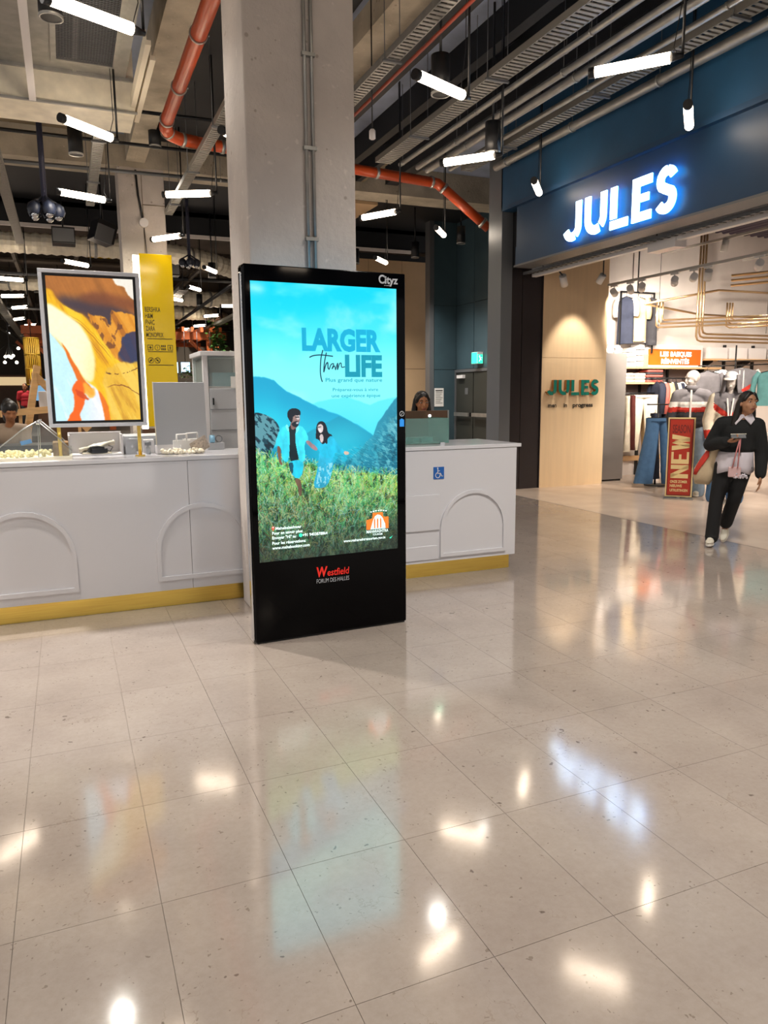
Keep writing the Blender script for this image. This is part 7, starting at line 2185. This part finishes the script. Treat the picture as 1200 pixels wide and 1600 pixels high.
for z in (1.95, 2.5, 3.0, 3.55):
    obj('hoop', M().lathe((-.95, 29.2, z), [(.25, -.02), (.27, 0), (.25, .02)], 24, cap=False), GOLD, gl)
obj('glow_core', M().cyl((-.95, 29.2, 2.0), (-.95, 29.2, 2.5), .10, 12), emat('lantern_glow', 'ffcf40', 1.6), gl)
obj('cord', M().cyl((-.95, 29.2, 3.55), (-.95, 29.2, 4.9), .012, 6), MT['black'], gl)
rb = random.Random(5)
gb_ = thing('bulb_chandelier', 'cluster of bright globe bulbs at the far left', 'chandelier', (-1.75, 31, 3.2))
obj('stem', M().cyl((-1.75, 31, 3.3), (-1.75, 31, 4.86), .02, 6), MT['black'], gb_)
for i, (dx, z) in enumerate(((-.42, 3.12), (-.16, 3.0), (-.05, 3.02), (.02, 2.98), (.10, 3.04), (-.20, 2.80), (.22, 2.78), (.30, 3.30))):
    p = (-1.75 + dx, 31 + rb.uniform(-.3, .3), z)
    b_ = obj('bulb', M().ell(p, .055, 10, 7), MT['bulb'], gb_)
    obj('bulb_cord', M().cyl((p[0], p[1], z + .05), (-1.75, 31, 3.5), .006, 4), MT['black'], b_)
for i, (x, y, z) in enumerate(((4.4, 31.5, 3.1), (4.9, 32.5, 3.15), (5.55, 29.5, 2.9), (3.9, 33, 3.2), (3.75, 31, 3.25), (5.1, 34, 3.3))):
    b = thing('globe_lamp', 'small white globe lamp hanging in the right terracotta frame, ' + ('left of its post', 'just behind its post', 'beside the climbing plant', 'deepest left', 'left corner one', 'deepest right')[i], 'pendant lamp', (x, y, z))
    obj('globe', M().ell((x, y, z), .075, 12, 8), MT['bulb'], b); obj('cord', M().cyl((x, y, z + .07), (x, y, 3.95), .008, 5), MT['black'], b)
def plant(label, pts, n, r, seed, lf=.09):
    t = thing('climbing_plant', label, 'plant', pts[0]); rp = random.Random(seed)
    obj('stem', M().tube(pts, .025, 6), MT['darkwood'], t)
    m_ = M()
    for i in range(n):
        u = rp.random() * (len(pts) - 1); k = int(u); f = u - k
        p = Vector(pts[k]) * (1 - f) + Vector(pts[k + 1]) * f + Vector((rp.gauss(0, r), rp.gauss(0, r), rp.gauss(0, r)))
        a = rp.uniform(0, 6.28); d = Vector((math.cos(a), math.sin(a), rp.uniform(-.8, .4))).normalized() * lf; s = d.cross(Vector((0, 0, 1))).normalized() * lf * .45
        m_.add([p, p + d * .5 + s, p + d, p + d * .5 - s], [(0, 1, 2, 3)])
    obj('leaves', m_, MT['leaf'], t, kind='stuff')
plant('leafy green plant climbing the right terracotta frame near the pillar', [(5.75, 29.4, 2.2), (5.7, 29.5, 3.0), (5.6, 29.6, 3.7), (5.55, 29.6, 4.15)], 420, .17, 3, .16)
plant('green plant hanging over the curved food stall', [(3.9, 27.6, 2.35), (4.5, 27.5, 2.32), (5.2, 27.6, 2.3)], 260, .10, 4, .12)
# food stall with lit screens
fs = thing('food_stall', 'terracotta curved food stall with lit menu screens in the hall', 'stall', (4.4, 28, 0))
row = lambda z, r: [(4.5 + r * math.cos(a) * 1.25, 28.5 + r * math.sin(a), z) for a in [PI + PI * k / 18 for k in range(19)]]
obj('counter_front', M().grid([row(.0, .85), row(1.9, .95)]), MT['terra'], fs, solid=.04)
obj('counter_top', M().add(row(1.94, 1.0), [tuple(reversed(range(19)))]), MT['lightwood'], fs, solid=.05)
obj('back_wall', M().box(3.2, 6.2, 30.2, 30.3, 0, 3.4), MT['hallwall'], fs)
scr = emat('menu_screen_glow', 'bfe6ff', 1.6)
for i, x in enumerate((3.62, 4.05, 4.52, 5.0)):
    k = obj('menu_screen', M().box(x, x + .36, 28.9, 28.94, 2.35, 2.78), MT['black'], fs)
    obj('screen_face', M().box(x + .02, x + .34, 28.895, 28.9, 2.37, 2.76), scr, k)
    obj('screen_rod', M().cyl((x + .18, 28.92, 2.78), (x + .18, 28.92, 3.9), .012, 6), MT['black'], k)
tag(obj('round_table_top', M().cyl((4.2, 24.0, 1.48), (4.2, 24.0, 1.54), .52, 28).cyl((4.2, 24, 0), (4.2, 24, 1.48), .06, 10).cyl((4.2, 24, 0), (4.2, 24, .03), .3, 20), MT['kraft']), 'cream round high table top right above the grey board', 'table')
for i, (x, y) in enumerate(((3.7, 31.5), (4.3, 32), (4.9, 31.2))):
    t = thing('wood_screen', 'pale wooden partition post in the right terracotta frame, ' + ('left', 'middle', 'right')[i] + ' one', 'partition', (x, y, 0))
    obj('post', M().box(x - .10, x + .10, y - .08, y + .08, 0, 3.1), MT['lightwood'], t); obj('cap', M().box(x - .14, x + .14, y - .12, y + .12, 3.1, 3.16), MT['terra'], t)
# left edge bits
lp = thing('lit_poster', 'tall lit orange poster column cut by the left picture edge', 'poster', (-2.35, 25, 0))
obj('case', M().box(-2.9, -1.98, 25, 25.2, .3, 3.9), MT['steel'], lp)
def fade():
    im = np.zeros((30, 10, 3)); t = np.linspace(0, 1, 30)[:, None, None]
    im[:] = np.array([.25, .16, .12]) * (1 - t) + np.array([.95, .36, .12]) * t
    return im
fm_ = picture_mesh('picture', fade(), (-2.85, 24.995, 3.1), (.80, 0, 0), (0, 0, -2.6)); fm_.materials.append(vmat('lit_poster_picture', .9, .2)); obj('picture', fm_, None, lp)
bs = thing('blue_screen', 'pale blue lit screen behind the man in red', 'screen', (-.8, 32, 1.5))
obj('case', M().box(-1.25, -.35, 32, 32.08, 1.35, 2.25), MT['black'], bs); obj('screen_face', M().box(-1.21, -.39, 31.995, 32, 1.39, 2.21), emat('blue_screen_glow', '7fb4dd', .7), bs); obj('leg', M().box(-.84, -.76, 32, 32.08, 0.0, 1.35), MT['black'], bs)
af = thing('trestle', 'pale wooden A-frame trestle behind the snack case', 'trestle', (-.35, 14, 0))
for a, b in (((-.75, 14, .3), (-.40, 14.2, 2.05)), ((-.45, 14.2, 1.9), (.35, 13.9, .95)), ((-1.0, 13.8, 1.25), (.3, 13.9, 1.36)), ((-.75, 13.9, 0), (-.7, 13.9, 1.3)), ((.2, 13.9, 0), (.2, 13.9, 1.3))):
    obj('plank', M().bar(a, b, .05, .11), MT['lightwood'], af)
tag(obj('white_crate', M().box(-.42, .25, 14.4, 14.9, 1.30, 1.62), MT['white'], bevel=.01), 'white crate lying on the trestle behind the amber screen', 'crate')
tag(obj('crate_stand', M().box(-.45, .28, 14.35, 14.95, 0, 1.30), MT['darkwood']), 'dark stand carrying the white crate', 'stand')
tbl = thing('guest_table', 'dark table before the seated guest at the left edge', 'table', (-.35, 8.9, 0))
obj('top', M().box(-1.2, -.15, 8.6, 9.15, .98, 1.02), MT['black'], tbl)
obj('leg', M().cyl((-.65, 8.87, 0), (-.65, 8.87, .98), .03, 10).cyl((-.65, 8.87, 0), (-.65, 8.87, .02), .25, 20), MT['black'], tbl)
for i, (x, y, w_, h) in enumerate(((1.0, 40, 1.6, 2.6), (3.6, 42, 2.0, 2.4), (6.2, 41, 1.6, 2.8), (-2.5, 41, 2.4, 2.6))):
    t = thing('stall_front', 'distant stall front with a lit header in the hall, ' + ('behind the far pillar', 'behind the right terracotta frame', 'near the pillar edge', 'at far left')[i], 'stall', (x, y, 0))
    obj('wall', M().box(x - w_ / 2, x + w_ / 2, y, y + .2, 0, h), MT['darkwood'], t); obj('header', M().box(x - w_ / 2, x + w_ / 2, y - .05, y, h - .5, h - .1), emat('stall_header_glow_%d' % i, 'f6d9a6', .6), t)

for lab, x, y in (('added fill downlight hidden behind the near pillar over the right terracotta frame', 4.6, 28.6), ('added fill downlight over the left terracotta frame', -.6, 27.5), ('added fill downlight deep in the right terracotta frame', 4.9, 33.5), ('added fill downlight over the yellow panel, out of the picture', 1.5, 12.2)):  # lamps added to brighten the terracotta frames and the yellow panel
    downlight(lab, x, y, 4.9 if y > 20 else 5.2, 520 if y > 20 else 200)
